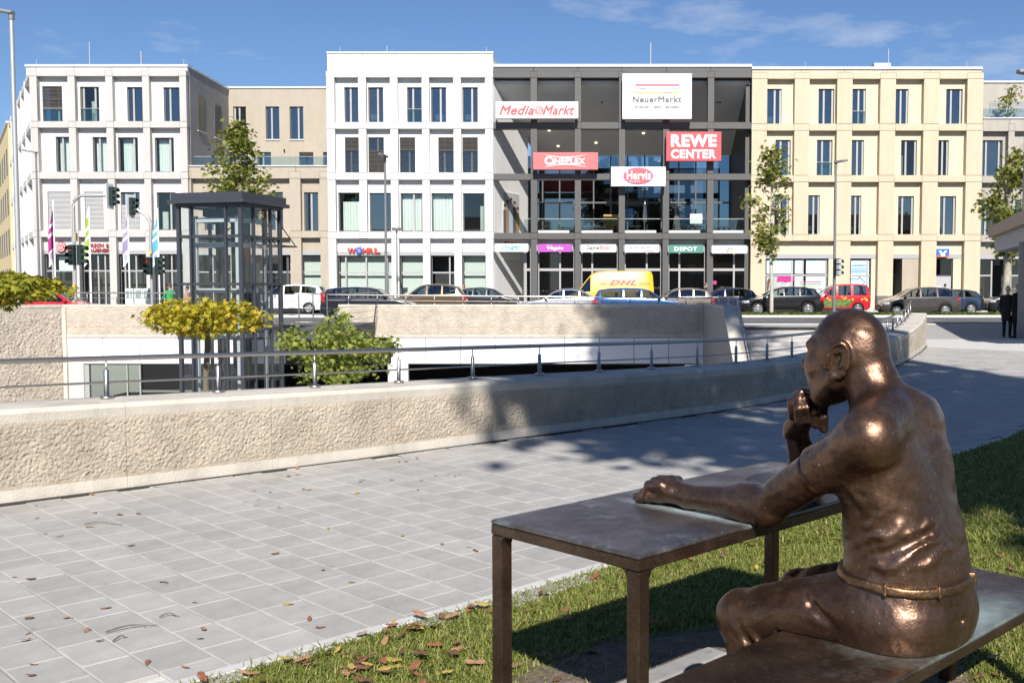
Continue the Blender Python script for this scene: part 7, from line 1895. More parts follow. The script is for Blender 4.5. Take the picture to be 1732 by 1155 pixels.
# one car per place: px of its middle, distance, heading (pi looks left)
def at_px(px, Y, z=0.006): return (PX(px, Y, 500), Y, z)
LEFT, RIGHT = PI, 0.0
make_car('sedan', 'parked_car', 'red car half hidden by yellow leaves behind the left railing', at_px(96, 47), RIGHT + .03, paint('red', (0.50, 0.012, 0.015)))
make_car('mpv', 'parked_car', 'white family van behind the bridge railing beside the lift tower', at_px(489, 63.5), LEFT, paint('white', (0.75, 0.75, 0.74)), zs=1.10, scaleL=1.12, hubs='cap')
make_car('wagon', 'parked_car', 'black blue estate car with tall red tail lamps behind the bridge railing', at_px(628, 50.8), RIGHT, paint('midnight', (0.012, 0.014, 0.022)), zs=1.09, tail=(.85, 1.38))
make_car('hatch', 'parked_car', 'bronze brown car with sloping windscreen above the rough retaining wall', at_px(724, 57.2), LEFT, paint('bronze', (0.16, 0.115, 0.07), 0.6, .3), zs=1.20, scaleL=1.04)
make_car('hatch', 'parked_car', 'white small car mostly hidden behind the bronze brown car', at_px(772, 63.3), LEFT, paint('white', (0.75, 0.75, 0.74)), zs=1.0, scaleL=.9)
make_car('hatch', 'parked_car', 'dark grey hatchback parked before the oblique white flank wall', at_px(826, 61.2), RIGHT, paint('charcoal', (0.025, 0.025, 0.027)), zs=1.07)
make_car('sedan', 'parked_car', 'silver saloon car in front of the yellow van', at_px(951, 52.0), LEFT, paint('silver', (0.50, 0.52, 0.55), 0.7, .25), zs=1.08)
van, vsurf, vX, vbelt, vtop = make_car('van', 'delivery_van', 'tall yellow delivery van with red slanted letters on its side', at_px(1029, 63.8), LEFT, paint('yellow', (0.78, 0.46, 0.01), 0, .35), wheel_r=.36, cat='van', rear_glass=False, doors=False)
make_car('wagon', 'parked_car', 'metallic blue estate car above the end of the rough retaining wall', at_px(1083, 50.2), RIGHT, paint('blue', (0.07, 0.15, 0.34), 0.6, .25), zs=1.06)
make_car('suv', 'parked_car', 'beige grey compact car with red tail lamp between blue and navy cars', at_px(1146, 57.8), LEFT, paint('beige', (0.30, 0.26, 0.22), 0.5, .3), zs=.95, scaleL=.88)
make_car('hatch', 'parked_car', 'navy blue hatchback standing nose to tail with the black off-road car', at_px(1222, 60.3), LEFT, paint('navy', (0.012, 0.018, 0.055)), zs=1.05)
make_car('suv', 'parked_car', 'shiny black off-road car with light alloy wheels behind the pale tree trunk', at_px(1320, 58.4), LEFT, paint('black', (0.010, 0.010, 0.012)), wheel_r=.37, open_win=((0, 1),))
kg, ks, kX, kb, kt = make_car('kangoo', 'painted_van', 'red boxy van with painted yellow flowers along its green lower side', at_px(1412, 63.6), LEFT, paint('signal_red', (0.55, 0.02, 0.03)), cat='van')
make_car('mpv', 'parked_car', 'dark grey family car with an arm out of its window behind the handrail end', at_px(1552, 57.8), LEFT, paint('grey', (0.085, 0.075, 0.072), 0.4, .3), open_win=((0, 1),), hubs='cap')
make_car('hatch', 'parked_car', 'steel blue hatchback close behind the dark grey family car', at_px(1598, 61.4), LEFT, paint('steelblue', (0.035, 0.055, 0.10), 0.4, .3), hubs='cap')
make_car('suv', 'parked_car', 'black car with bright headlamp cut off by the right photo edge', at_px(1728, 62.4), LEFT, paint('black', (0.010, 0.010, 0.012)), zs=.98)
# yellow van: red letters and stripes on the side we see
vl = text_mesh('DHL', 0, 1, 0, 1, 0, .01, shear=.4, weight=.07)
def on_side(u, z): p = vsurf(u, z, 1, .008); return p
vl.v = [on_side(.50 + v[0] * .31, 1.74 + v[2] * .34)[:1] + (on_side(.50 + v[0] * .31, 1.74 + v[2] * .34)[1] - v[1],) + (1.74 + v[2] * .34,) for v in vl.v]
vl.build('lettering', M['red'], van, local=True)
for (u0, u1, k) in ((.40, .475, 0), (.40, .48, 1), (.40, .485, 2), (.84, .95, 0), (.83, .95, 1), (.825, .95, 2)):
    z = 1.74 + (2 - k) * .075
    MB().prism([on_side(u0, z), on_side(u1, z), on_side(u1, z + .035), on_side(u0, z + .035)], (0, .008, 0)).build('stripe', M['red'], van, local=True)
# painted van: meadow band with flowers
def kband(nm, u0, u1, z0, z1, m, o): MB().prism([ks(u0, z0, 1, o), ks(u1, z0, 1, o), ks(u1, z1, 1, o), ks(u0, z1, 1, o)], (0, .006, 0)).build(nm, m, kg, local=True)
gmat = mat('meadow_print', (0.05, 0.16, 0.05), 0.5, var=0.6, vs=7, var2=(0.16, 0.26, 0.05))
for u0, u1 in ((.285, .45), (.45, .60), (.60, .715)): kband('painted_meadow', u0, u1, .42, .86, gmat, .009)
rf = random.Random(8)
for k in range(15):
    u = rf.uniform(.29, .93); z = rf.uniform(.78, 1.06); r0 = rf.uniform(.05, .12)
    if .70 < u < .92 and z < .85: continue
    c = Vector(ks(u, z, 1, .018)); pts = []
    for i in range(12):
        a = 2 * PI * i / 12; rr_ = r0 * (1 if i % 2 else .55); pts.append((c.x + rr_ * math.cos(a), c.y, c.z + rr_ * math.sin(a)))
    MB().prism(pts, (0, .005, 0)).build('painted_flower', mat('flower_%d' % (k % 3), ((0.70, 0.42, 0.03), (0.66, 0.25, 0.02), (0.70, 0.55, 0.10))[k % 3], .5), kg, local=True)
# ------------------------------------------------------------------ people
SKIN = mat('skin', (0.46, 0.28, 0.20), 0.6)
def cloth(name, c): return mat('cloth_' + name, c, 0.9)
def person(label, loc, rz, h=1.72, top=(0.02, 0.02, 0.022), legs=(0.02, 0.02, 0.025), hair=(0.05, 0.035, 0.025), skin=None, pose='stand', bald=False, long_hair=False, name='person', cat='person', res=0.017, arm=None, coat=0.0, group=None, parent=None):
    """one continuous figure; labels 1 skin, 2 hair, 3 top, 4 trousers, 5 shoes"""
    s = h / 1.75
    C = Clay((-0.75 * s, -0.45 * s, -0.02), (0.75 * s, 0.45 * s, 1.85 * s), res)
    v = lambda *p: tuple(q * s for q in p)
    lean = 0.0
    hipz = 0.92 if pose != 'sit' else 0.55
    up = hipz - 0.92
    def torso():
        C.loft([(z * s, c * s, d * s, w * s) for z, c, d, w in ((0.84 + up, 0, .105, .155 + coat), (0.92 + up, 0, .118, .170 + coat), (1.05 + up, .005, .108, .150 + coat), (1.2 + up, .01, .118, .170), (1.36 + up, .0, .105, .185), (1.44 + up, -.01, .075, .13))], 0.02, 3)
    # legs first so the jacket covers them
    stepx = 0.20 if pose == 'walk' else 0.03
    for sd in (1, -1):
        fx = stepx * sd
        if pose == 'sit':
            hip, kn, an = v(0, .09 * sd, .54), v(.42, .12 * sd, .55), v(.45, .12 * sd, .10)
        else:
            hip, kn, an = v(0, .09 * sd, .90), v(fx * .62 + .03, .10 * sd, .49), v(fx - (.04 if fx < 0 else 0), .10 * sd, .09)
        C.cone(hip, kn, .088 * s, .062 * s, .02, 4); C.cone(kn, an, .062 * s, .048 * s, .015, 4)
        C.cone((an[0] - .02, an[1], .045), (an[0] + .17 * s, an[1] * 1.15, .038), .045 * s, .036 * s, .01, 5)
    torso()
    if coat: C.loft([(z * s, 0, d * s, w * s) for z, d, w in ((0.55, .14, .18), (0.75, .135, .185), (0.95, .13, .18))], 0.02, 3)
    A = arm or {}
    for sd in (1, -1):
        sh = v(-.005, .185 * sd, 1.385 + up)
        d = A.get(sd) or ((-.02 + .12 * (-sd if pose == 'walk' else 0), .225 * sd, 1.10 + up), (.05 + .2 * (-sd if pose == 'walk' else 0), .215 * sd, .86 + up))
        el, wr_ = v(*d[0]), v(*d[1])
        C.cone(sh, el, .056 * s, .045 * s, .02, 3); C.cone(el, wr_, .045 * s, .034 * s, .01, 3)
        w = np.array(wr_); dv = (w - np.array(el)); dv /= np.linalg.norm(dv)
        C.cone(wr_, tuple(w + dv * .07 * s), .032 * s, .030 * s, .005, 1)
        for q in (-.022, -.007, .008, .023): C.cone(tuple(w + dv * .07 * s + np.array((q * s, 0, 0))), tuple(w + dv * .145 * s + np.array((q * s * 1.1, 0, -.01))), .011 * s, .009 * s, .003, 1)
        C.cone(tuple(w + dv * .03 * s), tuple(w + dv * .09 * s + np.array((.035 * s, 0, 0))), .013 * s, .010 * s, .004, 1)
    C.cone(v(-.005, 0, 1.42 + up), v(.015, 0, 1.53 + up), .052 * s, .05 * s, .015, 1)
    hz = 1.635 + up
    C.ell(v(.012, 0, hz), v(.092, .075, .112), .01, 1); C.ell(v(.05, 0, hz - .055), v(.058, .055, .07), .02, 1)
    C.cone(v(.10, 0, hz + .005), v(.118, 0, hz - .03), .012 * s, .016 * s, .008, 1)
    for sd in (1, -1): C.ell(v(.0, .078 * sd, hz - .01), v(.022, .012, .034), .004, 1)
    if not bald:
        C.ell(v(-.012, 0, hz + .028), v(.097, .083, .098), .006, 2)
        if long_hair: C.ell(v(-.055, 0, hz - .09), v(.065, .095, .16), .02, 2)
    # the front of the face stays free of hair
    me = C.mesh('body', True)
    t = thing(name, label, cat, loc, rz, group)
    o = link('body', me, t)
    for m_ in (skin or SKIN, cloth('hair_%d%d%d' % tuple(int(c * 99) for c in hair), hair), cloth('top_%d%d%d' % tuple(int(c * 99) for c in top), top), cloth('legs_%d%d%d' % tuple(int(c * 99) for c in legs), legs), M['black']): me.materials.append(m_)
    return t
g1 = G(1703, 571)
person('elderly person with white hair in dark jacket and trousers facing away beneath the pavilion', (g1.x, g1.y, 0.0), R(60), 1.68, hair=(0.42, 0.41, 0.39), top=(0.014, 0.014, 0.015), legs=(0.012, 0.012, 0.014), res=.014, coat=.03)
g2 = G(1724, 572)
person('person in long dark coat standing at the right photo edge beside a post', (g2.x, g2.y + .1, 0.0), R(110), 1.76, top=(0.013, 0.013, 0.017), legs=(0.012, 0.014, 0.02), res=.014, coat=.04)
YC = 46.3
person('person in bright green jacket standing with a bicycle left of the lift tower', (PX(283.5, YC), YC, 0), R(150), 1.80, top=(0.02, 0.36, 0.10), legs=(0.015, 0.018, 0.03), hair=(0.09, 0.06, 0.035), arm={1: ((.16, .23, 1.14), (.36, .20, 1.0)), -1: ((.16, -.23, 1.14), (.36, -.2, 1.0))})
person('person in pale pink shirt seen through the glass of the lift tower', (PX(313, YC + 2), YC + 2, 0), R(170), 1.70, top=(0.55, 0.30, 0.28), legs=(0.03, 0.03, 0.05), pose='walk')
person('person with long red brown hair walking between the parked cars', (PX(783, 65.6), 65.6, 0.1), R(185), 1.72, top=(0.50, 0.48, 0.46), legs=(0.03, 0.04, 0.07), hair=(0.22, 0.07, 0.03), long_hair=True, pose='walk')
person('person in dark green jacket walking in front of the rightmost shop windows', (PX(1195, 66.3), 66.3, 0.1), R(5), 1.80, top=(0.025, 0.03, 0.022), legs=(0.02, 0.02, 0.025), hair=(0.10, 0.08, 0.06), pose='walk')
person('person in black at the cash machine of the cream building', (PX(1602, 69.2), 69.2, 0.11), R(80), 1.74, top=(0.012, 0.012, 0.012), legs=(0.015, 0.015, 0.02))
person('driver of the black off-road car visible through the open window', (PX(1331, 58.4) - .05, 58.4 - .38, 0.17), R(180), 1.74, pose='sit', top=(0.12, 0.2, 0.35), legs=(0.03, 0.03, 0.03), hair=(0.05, 0.035, 0.025))
person('driver of the dark grey family car resting a bare arm on the window', (PX(1556, 57.8) - .05, 57.8 - .36, 0.14), R(180), 1.72, pose='sit', top=(0.5, 0.3, 0.25), legs=(0.03, 0.03, 0.03), hair=(0.08, 0.04, 0.025), arm={1: ((.22, .42, 1.10 - .37), (.10, .44, 1.32 - .37)), -1: ((.2, -.22, 1.1 - .37), (.4, -.18, 1.15 - .37))})
# mannequins in the fashion shop window
dum = mat('mannequin_white', (0.6, 0.6, 0.58), 0.4)
for px, zz, top_, lab in ((599.5, .62, (0.10, 0.07, 0.04), 'mannequin with broad dark hat and brown coat in the wide shop window'), (610, .72, (0.015, 0.015, 0.02), 'mannequin in black suit beside the one with a hat'), (582.5, -.18, (0.012, 0.012, 0.014), 'low mannequin in black at the left side of the wide shop window')):
    m_ = person(lab, (PX(px, YF + 1.15), YF + 1.15, zz), R(-80), 1.78, top=top_, legs=(0.02, 0.02, 0.022), hair=(0.012, 0.012, 0.012), skin=dum, name='mannequin', cat='mannequin')
    quick('stand', M['signwhite'], m_, (PX(px, YF + 1.15) - .3, PX(px, YF + 1.15) + .3, YF + .95, YF + 1.35, 0.1, max(.2, zz)))
    if 'hat' in lab and 'broad' in lab:
        MB().lathe([(.001, 2.44), (.09, 2.43), (.10, 2.35), (.2, 2.34), (.2, 2.33), (.001, 2.33)], (PX(px, YF + 1.15), YF + 1.15, 0), n=16).build('hat', M['black'], m_)
# ------------------------------------------------------------------ lamps, traffic lights, flags, bicycle, terrace furniture, fallen leaves
def lamp_post(label, px, Y, ytop, r0, r1, head, group='street lamps'):
    t = thing('street_lamp', label, 'street lamp', (PX(px, Y, 450), Y, 0), 0, group)
    zt = PZ(ytop, Y); x = PX(px, Y, 450)
    MB().tube([(x, Y, 0), (x, Y, 1.2), (x, Y, zt)], [r0 * 1.25, r0, r1], 12).build('pole', M['galv'] if 'tall' in label else M['lampgrey'], t)
    hx, ln, tilt, wd = head
    d = Vector((hx[0], hx[1], 0)).normalized(); s_ = Vector((-d.y, d.x, 0))
    a = Vector((x, Y, zt))
    pts = [a - s_ * wd * .5 - d * .08, a - s_ * wd * .5 + d * ln * .7, a - s_ * wd * .25 + d * ln, a + s_ * wd * .25 + d * ln, a + s_ * wd * .5 + d * ln * .7, a + s_ * wd * .5 - d * .08]
    pts = [p + Vector((0, 0, tilt * ((p - a).dot(d)))) for p in pts]
    MB().prism(pts, (0, 0, wd * .28)).build('luminaire', M['lampgrey'], t, bevel=wd * .05)
    MB().tube([(x, Y, zt - .25), (x, Y, zt + wd * .3)], r1 * 1.35, 12).build('collar', M['lampgrey'], t)
    return t
lamp_post('tall thick galvanised lamp post at the left photo edge with head pointing left', 31.5, 46.0, 24, .115, .095, ((-1, -.1), 1.0, .16, .40))
lamp_post('slim lamp post before the corner building with flat head pointing left', 66, 62, 259, .075, .05, ((-1, -.2), .75, .15, .30))
lamp_post('slim lamp post before the white building with head turned to the viewer', 653, 57.5, 267, .085, .06, ((-.25, -1), .7, .12, .36))
lamp_post('short lamp post with small head before the white building beside the slim one', 671.5, 66, 390, .05, .035, ((0, -1), .3, .1, .55))
lamp_post('slim lamp post with signals before the cream building', 1411.5, 57.3, 276, .085, .06, ((1, -.6), .65, .12, .34))
lamp_post('lamp post rising behind the pavilion roof with flat head at the top right photo corner', 1731, 44, 126, .12, .085, ((-1, -.4), .55, .05, .45))
M['signal'] = mat('signal_green', (0.012, 0.03, 0.026), 0.5)
def lens(nm, p, m, par, d=(0, -1, 0)):
    MB().lathe([(.001, -.012), (.085, -.012), (.1, 0.0)], p, 'y', 14).build(nm, m, par)
def signal_head(par, x, Y, z, face, lit=None, plate=False, s=1.0):
    """three lamp housing; face is the direction the lamps look"""
    f = Vector(face).normalized(); sd = Vector((-f.y, f.x, 0)); c = Vector((x, Y, z))
    hb = MB(); w, dp, h = .15 * s, .10 * s, .46 * s
    q = [c - sd * w - f * dp, c + sd * w - f * dp, c + sd * w + f * dp, c - sd * w + f * dp]
    hb.prism([(p.x, p.y, z - h) for p in q], (0, 0, 2 * h)); ho = hb.build('signal_head', M['signal'], par, bevel=.02)
    for k in range(3):
        zc_ = z + (1 - k) * .30 * s; b = c + f * (dp + .003); n_ = 12
        ring_ = [b + sd * (.11 * s * math.cos(a)) + Vector((0, 0, zc_ - z + .11 * s * math.sin(a))) for a in np.linspace(0, 2 * PI, n_ + 1)[:-1]]
        lm = MB(); lm.poly(ring_); lo = lm.build('lens', lit if (k == 0 and lit) else mat('dark_lens', (0.012, 0.012, 0.012), .2), ho)
        vz = MB(); arc = [(sd * (.125 * s * math.cos(a)) + Vector((0, 0, .125 * s * math.sin(a)))) for a in np.linspace(-.5, PI + .5, 9)]
        o0 = Vector((b.x, b.y, zc_)); A_ = [o0 + p for p in arc]; B_ = [o0 + p + f * .24 * s + Vector((0, 0, -.02)) for p in arc]
        vz.add(A_ + B_, [(i, i + 1, 9 + i + 1, 9 + i) for i in range(8)]); vz.build('visor', M['signal'], ho, fixn=False)
    if plate:
        q = [c - sd * .30 * s - f * .11, c + sd * .30 * s - f * .11, c + sd * .30 * s - f * .13, c - sd * .30 * s - f * .13]
        MB().prism([(p.x, p.y, z - .62 * s) for p in q], (0, 0, 1.24 * s)).build('back_plate', M['signwhite'], ho)
    return ho
REDLIT = mat('lit_red_lens', (0.9, 0.05, 0.03), .3, emit=0.7)
Yt = 47.0
t = thing('traffic_light', 'traffic light on tall bent arm before the corner building, left one of two', 'traffic light', (PX(126.5, Yt, 450), Yt, 0), 0, 'traffic lights on bent arms')
x = PX(126.5, Yt, 450); zA = PZ(331, Yt)
arm = [(x, Yt, 0), (x, Yt, PZ(350, Yt))] + [(x + (PX(140, Yt) - x) * (1 - math.cos(a)), Yt, PZ(350, Yt) + (zA - PZ(350, Yt)) * math.sin(a)) for a in np.linspace(.2, PI / 2, 6)] + [(PX(181, Yt), Yt, zA)]
MB().tube(arm, .07, 10).build('pole', M['galv'], t)
signal_head(t, PX(189, Yt), Yt, zA - .03, (1, -.15, 0), None, True, 0.92)
signal_head(t, PX(122.5, Yt), Yt - .22, PZ(431.5, Yt), (-.25, -1, 0), REDLIT); signal_head(t, PX(133.5, Yt), Yt - .05, PZ(431.5, Yt), (1, -.1, 0))
quick('push_button', mat('button_yellow', (0.65, 0.40, 0.03), .5), t, (x - .07, x + .07, Yt - .16, Yt - .075, PZ(490, Yt), PZ(482, Yt))); quick('warning_plate', mat('plate_yellow', (0.5, 0.38, 0.15), .5), t, (x + .07, x + .12, Yt - .1, Yt + .1, PZ(408, Yt), PZ(394, Yt)))
t = thing('traffic_light', 'traffic light on tall bent arm right beside the lift tower', 'traffic light', (PX(256, Yt, 450), Yt, 0), 0, 'traffic lights on bent arms')
x = PX(256, Yt, 450); zA = PZ(352, Yt)
arm = [(x, Yt, 0), (x, Yt, PZ(395, Yt)), (PX(254, Yt), Yt, PZ(378, Yt)), (PX(247, Yt), Yt, PZ(366, Yt)), (PX(237, Yt), Yt, PZ(359, Yt)), (PX(226, Yt), Yt, zA)]
MB().tube(arm, .065, 10).build('pole', M['galv'], t)
signal_head(t, PX(222.5, Yt), Yt, PZ(349, Yt), (1, -.35, 0), None, True, .85)
signal_head(t, PX(252, Yt), Yt - .22, PZ(450, Yt), (-.25, -1, 0), REDLIT, False, .88); signal_head(t, PX(264, Yt), Yt - .02, PZ(450, Yt), (1, -.15, 0), None, False, .88)
quick('push_button', mat('button_yellow', (0.65, 0.40, 0.03), .5), t, (x - .0, x + .1, Yt - .16, Yt - .072, PZ(430, Yt), PZ(424, Yt)))
Yl = 57.3
t = thing('traffic_light', 'grey backed traffic light on the lamp post before the cream building', 'traffic light', (PX(1416, Yl, 450), Yl - .12, PZ(466, Yl)))
ho = signal_head(t, PX(1416.5, Yl), Yl - .25, PZ(452, Yl), (1, .5, 0), None, False, 1.05)
for k in range(3):
    z = PZ(452, Yl) + (1 - k) * .32; quick('signal_housing', M['galv'], ho, (PX(1414, Yl), PX(1422, Yl), Yl - .42, Yl - .37, z - .12, z + .12))
# banner flags
YFg = 64.0
for (px, y0, col, lab) in ((92.5, 338, (0.42, 0.03, 0.20), 'magenta'), (152.5, 350, (0.30, 0.42, 0.05), 'lime green'), (218, 352, (0.28, 0.25, 0.38), 'grey violet'), (268.5, 352, (0.10, 0.38, 0.66), 'light blue')):
    x = PX(px, YFg, 430); z1 = PZ(y0, YFg)
    t = thing('banner_flag', 'narrow %s and white banner flag on white pole before the corner building' % lab, 'flag', (x, YFg, 0.1), 0, 'banner flags before the corner building')
    MB().tube([(x, YFg, .1), (x, YFg, z1)], [.055, .035], 8).build('pole', M['signwhite'], t)
    n = 20
    def fp(q, e):       # q down the flag, e across
        w = (0.05 + .42 * min(1, q / .75)); zz = z1 - .05 - q * (z1 - PZ(440, YFg))
        return Vector((x - .04 - w * e * (1 - .25 * q), YFg + .10 * math.sin(q * 9 + e * 2 + px) * e, zz - .16 * e - .25 * e * q))
    def band(q0, q1, e0, e1, m, nm, o=0):
        g = MB(); k = 8; rows = [[fp(q0 + (q1 - q0) * i / k, e) + Vector((0, -o, 0)) for e in np.linspace(e0, e1, 4)] for i in range(k + 1)]
        g.add([p for r in rows for p in r], [(i * 4 + j, i * 4 + j + 1, (i + 1) * 4 + j + 1, (i + 1) * 4 + j) for i in range(k) for j in range(3)], True); g.build(nm, m, t, fixn=False)
    cm = mat('flag_' + lab.replace(' ', '_'), col, .8); wm_ = mat('flag_white', (0.74, 0.74, 0.74), .8)
    for i, (q0, q1, m_) in enumerate(((0, .16, wm_), (.16, .34, cm), (.34, .40, wm_), (.40, .50, cm), (.50, .56, wm_), (.56, .78, cm), (.78, 1.0, wm_))): band(q0, q1, 0, 1, m_, 'flag_cloth')
    for q in (.82, .86, .90): band(q, q + .022, .25, .75, cm, 'printed_mark', .012)
# bicycle of the person in green
bx, by_ = PX(281, YC) - .12, YC - .45
t = thing('bicycle', 'bicycle held by the person in the green jacket', 'bicycle', (bx, by_, 0), R(170))
def ringt(c, r, w): return MB().tube([(c[0] + r * math.cos(a), c[1], c[2] + r * math.sin(a)) for a in np.linspace(0, 2 * PI, 25)], w, 6, False)
for x in (-.52, .52):
    w_ = ringt((x, 0, .35), .33, .02).build('wheel', M['tyre'], t, local=True)
    sp = MB()
    for k in range(10): a = PI * 2 * k / 10; sp.tube([(x, 0, .35), (x + .32 * math.cos(a), 0, .35 + .32 * math.sin(a))], .003, 4, False)
    link('spokes', sp.mesh('spokes'), w_, M['steel'])
fr_ = MB()
for a, b in (((-.52, 0, .35), (-.12, 0, .33)), ((-.12, 0, .33), (-.2, 0, .86)), ((-.2, 0, .8), (.36, 0, .84)), ((-.12, 0, .33), (.38, 0, .72)), ((-.52, 0, .35), (-.2, 0, .78)), ((.52, 0, .35), (.36, 0, .92))): fr_.tube([a, b], .018, 8)
fr_.build('frame', M['black'], t, local=True); MB().tube([(.26, -.3, 1.02), (.38, -.12, 1.0), (.38, .12, 1.0), (.26, .3, 1.02)], .015, 8).build('handlebar', M['steel'], t, local=True)
MB().lathe([(.001, .03), (.09, .02), (.07, -.02), (.001, -.03)], (-.22, 0, .9), n=10).build('saddle', M['black'], t, local=True)
# info boards behind the railing, left
for i, px in enumerate((214, 229.5, 244)):
    Yb = 68.3; x = PX(px, Yb)
    t = thing('display_board', 'small standing display board before the corner building, %s' % ('nearest the door', 'middle one of three', 'nearest the traffic light')[i], 'board', (x, Yb, .1), 0, 'display boards before the corner building')
    quick('frame', mat('board_frame', (0.62, 0.64, 0.62), .5), t, (x - .17 * 1.6, x + .17 * 1.6, Yb, Yb + .05, .1, PZ(488, Yb)))
    quick('picture', mat('board_picture', (0.22, 0.30, 0.28), .5, var=.5, vs=3), t, (x - .12 * 1.6, x + .12 * 1.6, Yb - .012, Yb - .002, .9, PZ(491, Yb)))
# cafe terrace furniture in the recess of the grey grid
TZ0 = zfl
def chair_proto():
    t = thing('cafe_chair', 'dark cafe chair on the first floor terrace', 'chair', (0, 0, 0), 0, 'cafe chairs on the terrace')
    dk = mat('chair_dark', (0.03, 0.027, 0.025), .6)
    quick('seat', dk, t, (-.23, .23, -.23, .23, .43, .48), local=True); quick('backrest', dk, t, (-.23, -.18, -.23, .23, .50, .88), local=True)
    for a in (-.2, .2):
        for b in (-.2, .2): quick('leg', dk, t, (a - .02, a + .02, b - .02, b + .02, 0, .428), local=True)
    return t
def table_proto():
    t = thing('cafe_table', 'small dark cafe table on the first floor terrace', 'table', (0, 0, 0), 0, 'cafe tables on the terrace')
    dk = mat('chair_dark', (0.03, 0.027, 0.025), .6)
    quick('table_top', dk, t, (-.38, .38, -.38, .38, .72, .76), local=True); quick('pedestal', dk, t, (-.04, .04, -.04, .04, .03, .718), local=True); quick('foot', dk, t, (-.25, .25, -.25, .25, 0, .028), local=True)
    return t
cp_, tp_ = chair_proto(), table_proto()
firstc = firstt = True
rc = random.Random(2)
for i, (px, dy) in enumerate(((925, 2.2), (952, 3.0), (1005, 2.0), (1022, 3.4), (1075, 2.4), (1160, 2.0), (1176, 3.0), (1225, 2.2))):
    Y = YF + dy; x = PX(px, Y)
    o = tp_ if firstt else copy_tree(tp_); firstt = False
    o.location = (x, Y, TZ0)
    for sgn in (-1, 1):
        c = cp_ if firstc else copy_tree(cp_); firstc = False
        c.location = (x + sgn * .62, Y + rc.uniform(-.1, .1), TZ0); c.rotation_euler = (0, 0, (0 if sgn < 0 else PI) + rc.uniform(-.3, .3))
x, Y = PX(1091, YF + 3), YF + 3
t = thing('closed_parasol', 'closed white parasol standing on the cafe terrace', 'parasol', (x, Y, TZ0))
MB().tube([(x, Y, TZ0), (x, Y, TZ0 + 2.6)], .03, 8).build('pole', M['steel'], t); MB().lathe([(.02, 2.55), (.10, 2.2), (.15, 1.5), (.13, 1.1), (.03, 1.08)], (x, Y, TZ0), n=10).build('canopy', M['signwhite'], t); MB().lathe([(.001, .06), (.3, .05), (.3, 0)], (x, Y, TZ0), n=14).build('base', M['lampgrey'], t)
x, Y = PX(1145, YF + 3), YF + 3
t = thing('patio_heater', 'pyramid shaped steel patio heater on the cafe terrace', 'heater', (x, Y, TZ0))
MB().lathe([(.30, 0), (.30, .6), (.28, .62), (.10, 2.1), (.001, 2.1)], (x, Y, TZ0), n=4, smooth=False).build('tower', M['lampgrey'], t); MB().lathe([(.36, 2.1), (.36, 2.14), (.001, 2.25)], (x, Y, TZ0), n=4, smooth=False).build('cap', M['steel'], t)
x = PX(1181, YF + 1.6); quick('menu_board', M['signwhite'], None, (x - .55, x + .55, YF + 1.6, YF + 1.66, TZ0 + .9, PZ(362, YF + 1.6))); tag(COL.objects['menu_board'], 'white upright board on the cafe terrace', 'board')
x = PX(1035, YF + 4); quick('wooden_door', mat('door_wood', (0.42, 0.26, 0.06), .6), bg, (x - .6, x + .6, YF + 4, YF + 4.08, TZ0, TZ0 + 1.7))
# ------------------------------------------------------------------ fallen leaves and twigs
def fallen_protos():
    out = []
    r = np.random.default_rng(3)
    for k in range(4):
        T, F = LEAF2, LEAF2F
        rad = [(x, y) for x, y in T]
        V = [(0, .45, 0.10)] ; n = 14
        for i in range(n):
            a = 2 * PI * i / n; rr_ = .42 * (1 + .28 * math.cos(2 * a)) * r.uniform(.78, 1.15); x, y = rr_ * math.sin(a) * .72, .45 + rr_ * math.cos(a)
            V.append((x, y, .12 * abs(x) * r.uniform(.5, 3.5) + .22 * (y - .45) ** 2 * r.uniform(0, 2.5) + .02))
        Fc = [(0, i + 1, (i + 1) % n + 1) for i in range(n)]
        b = len(V); V += [(-.015, .02, .03), (.015, .02, .03), (.02 * (k - 1), -.35, .06)]; Fc.append((b, b + 1, b + 2))
        for ci, col in enumerate(((0.24, 0.095, 0.045), (0.15, 0.07, 0.04), (0.40, 0.29, 0.07), (0.34, 0.18, 0.10))):
            me = np_mesh('leaf', V, Fc, False); me.materials.append(mat('dry_leaf_%d' % ci, col, .7, var=.25, vs=20)); out.append((me, ci))
    return out
FL = fallen_protos()
names_ = ('reddish brown', 'dark brown', 'yellow', 'pale orange')
rl = random.Random(21)
def fallen(x, y, z, size, ground_):
    me, ci = FL[rl.randrange(16)]
    if ci == 2 and rl.random() < .5: me, ci = FL[rl.choice((0, 4, 8, 12))]
    o = bpy.data.objects.new('fallen_leaf', me); COL.objects.link(o)
    o.location = (x, y, z); o.rotation_euler = (rl.uniform(-.3, .3), rl.uniform(-.3, .3), rl.uniform(0, 2 * PI)); s = size * rl.uniform(.65, 1.3); o.scale = (s, s, s)
    tag(o, '%s dry leaf lying on the %s' % (names_[ci], ground_), 'leaf', '%s dry leaves on the %s' % (names_[ci], ground_))
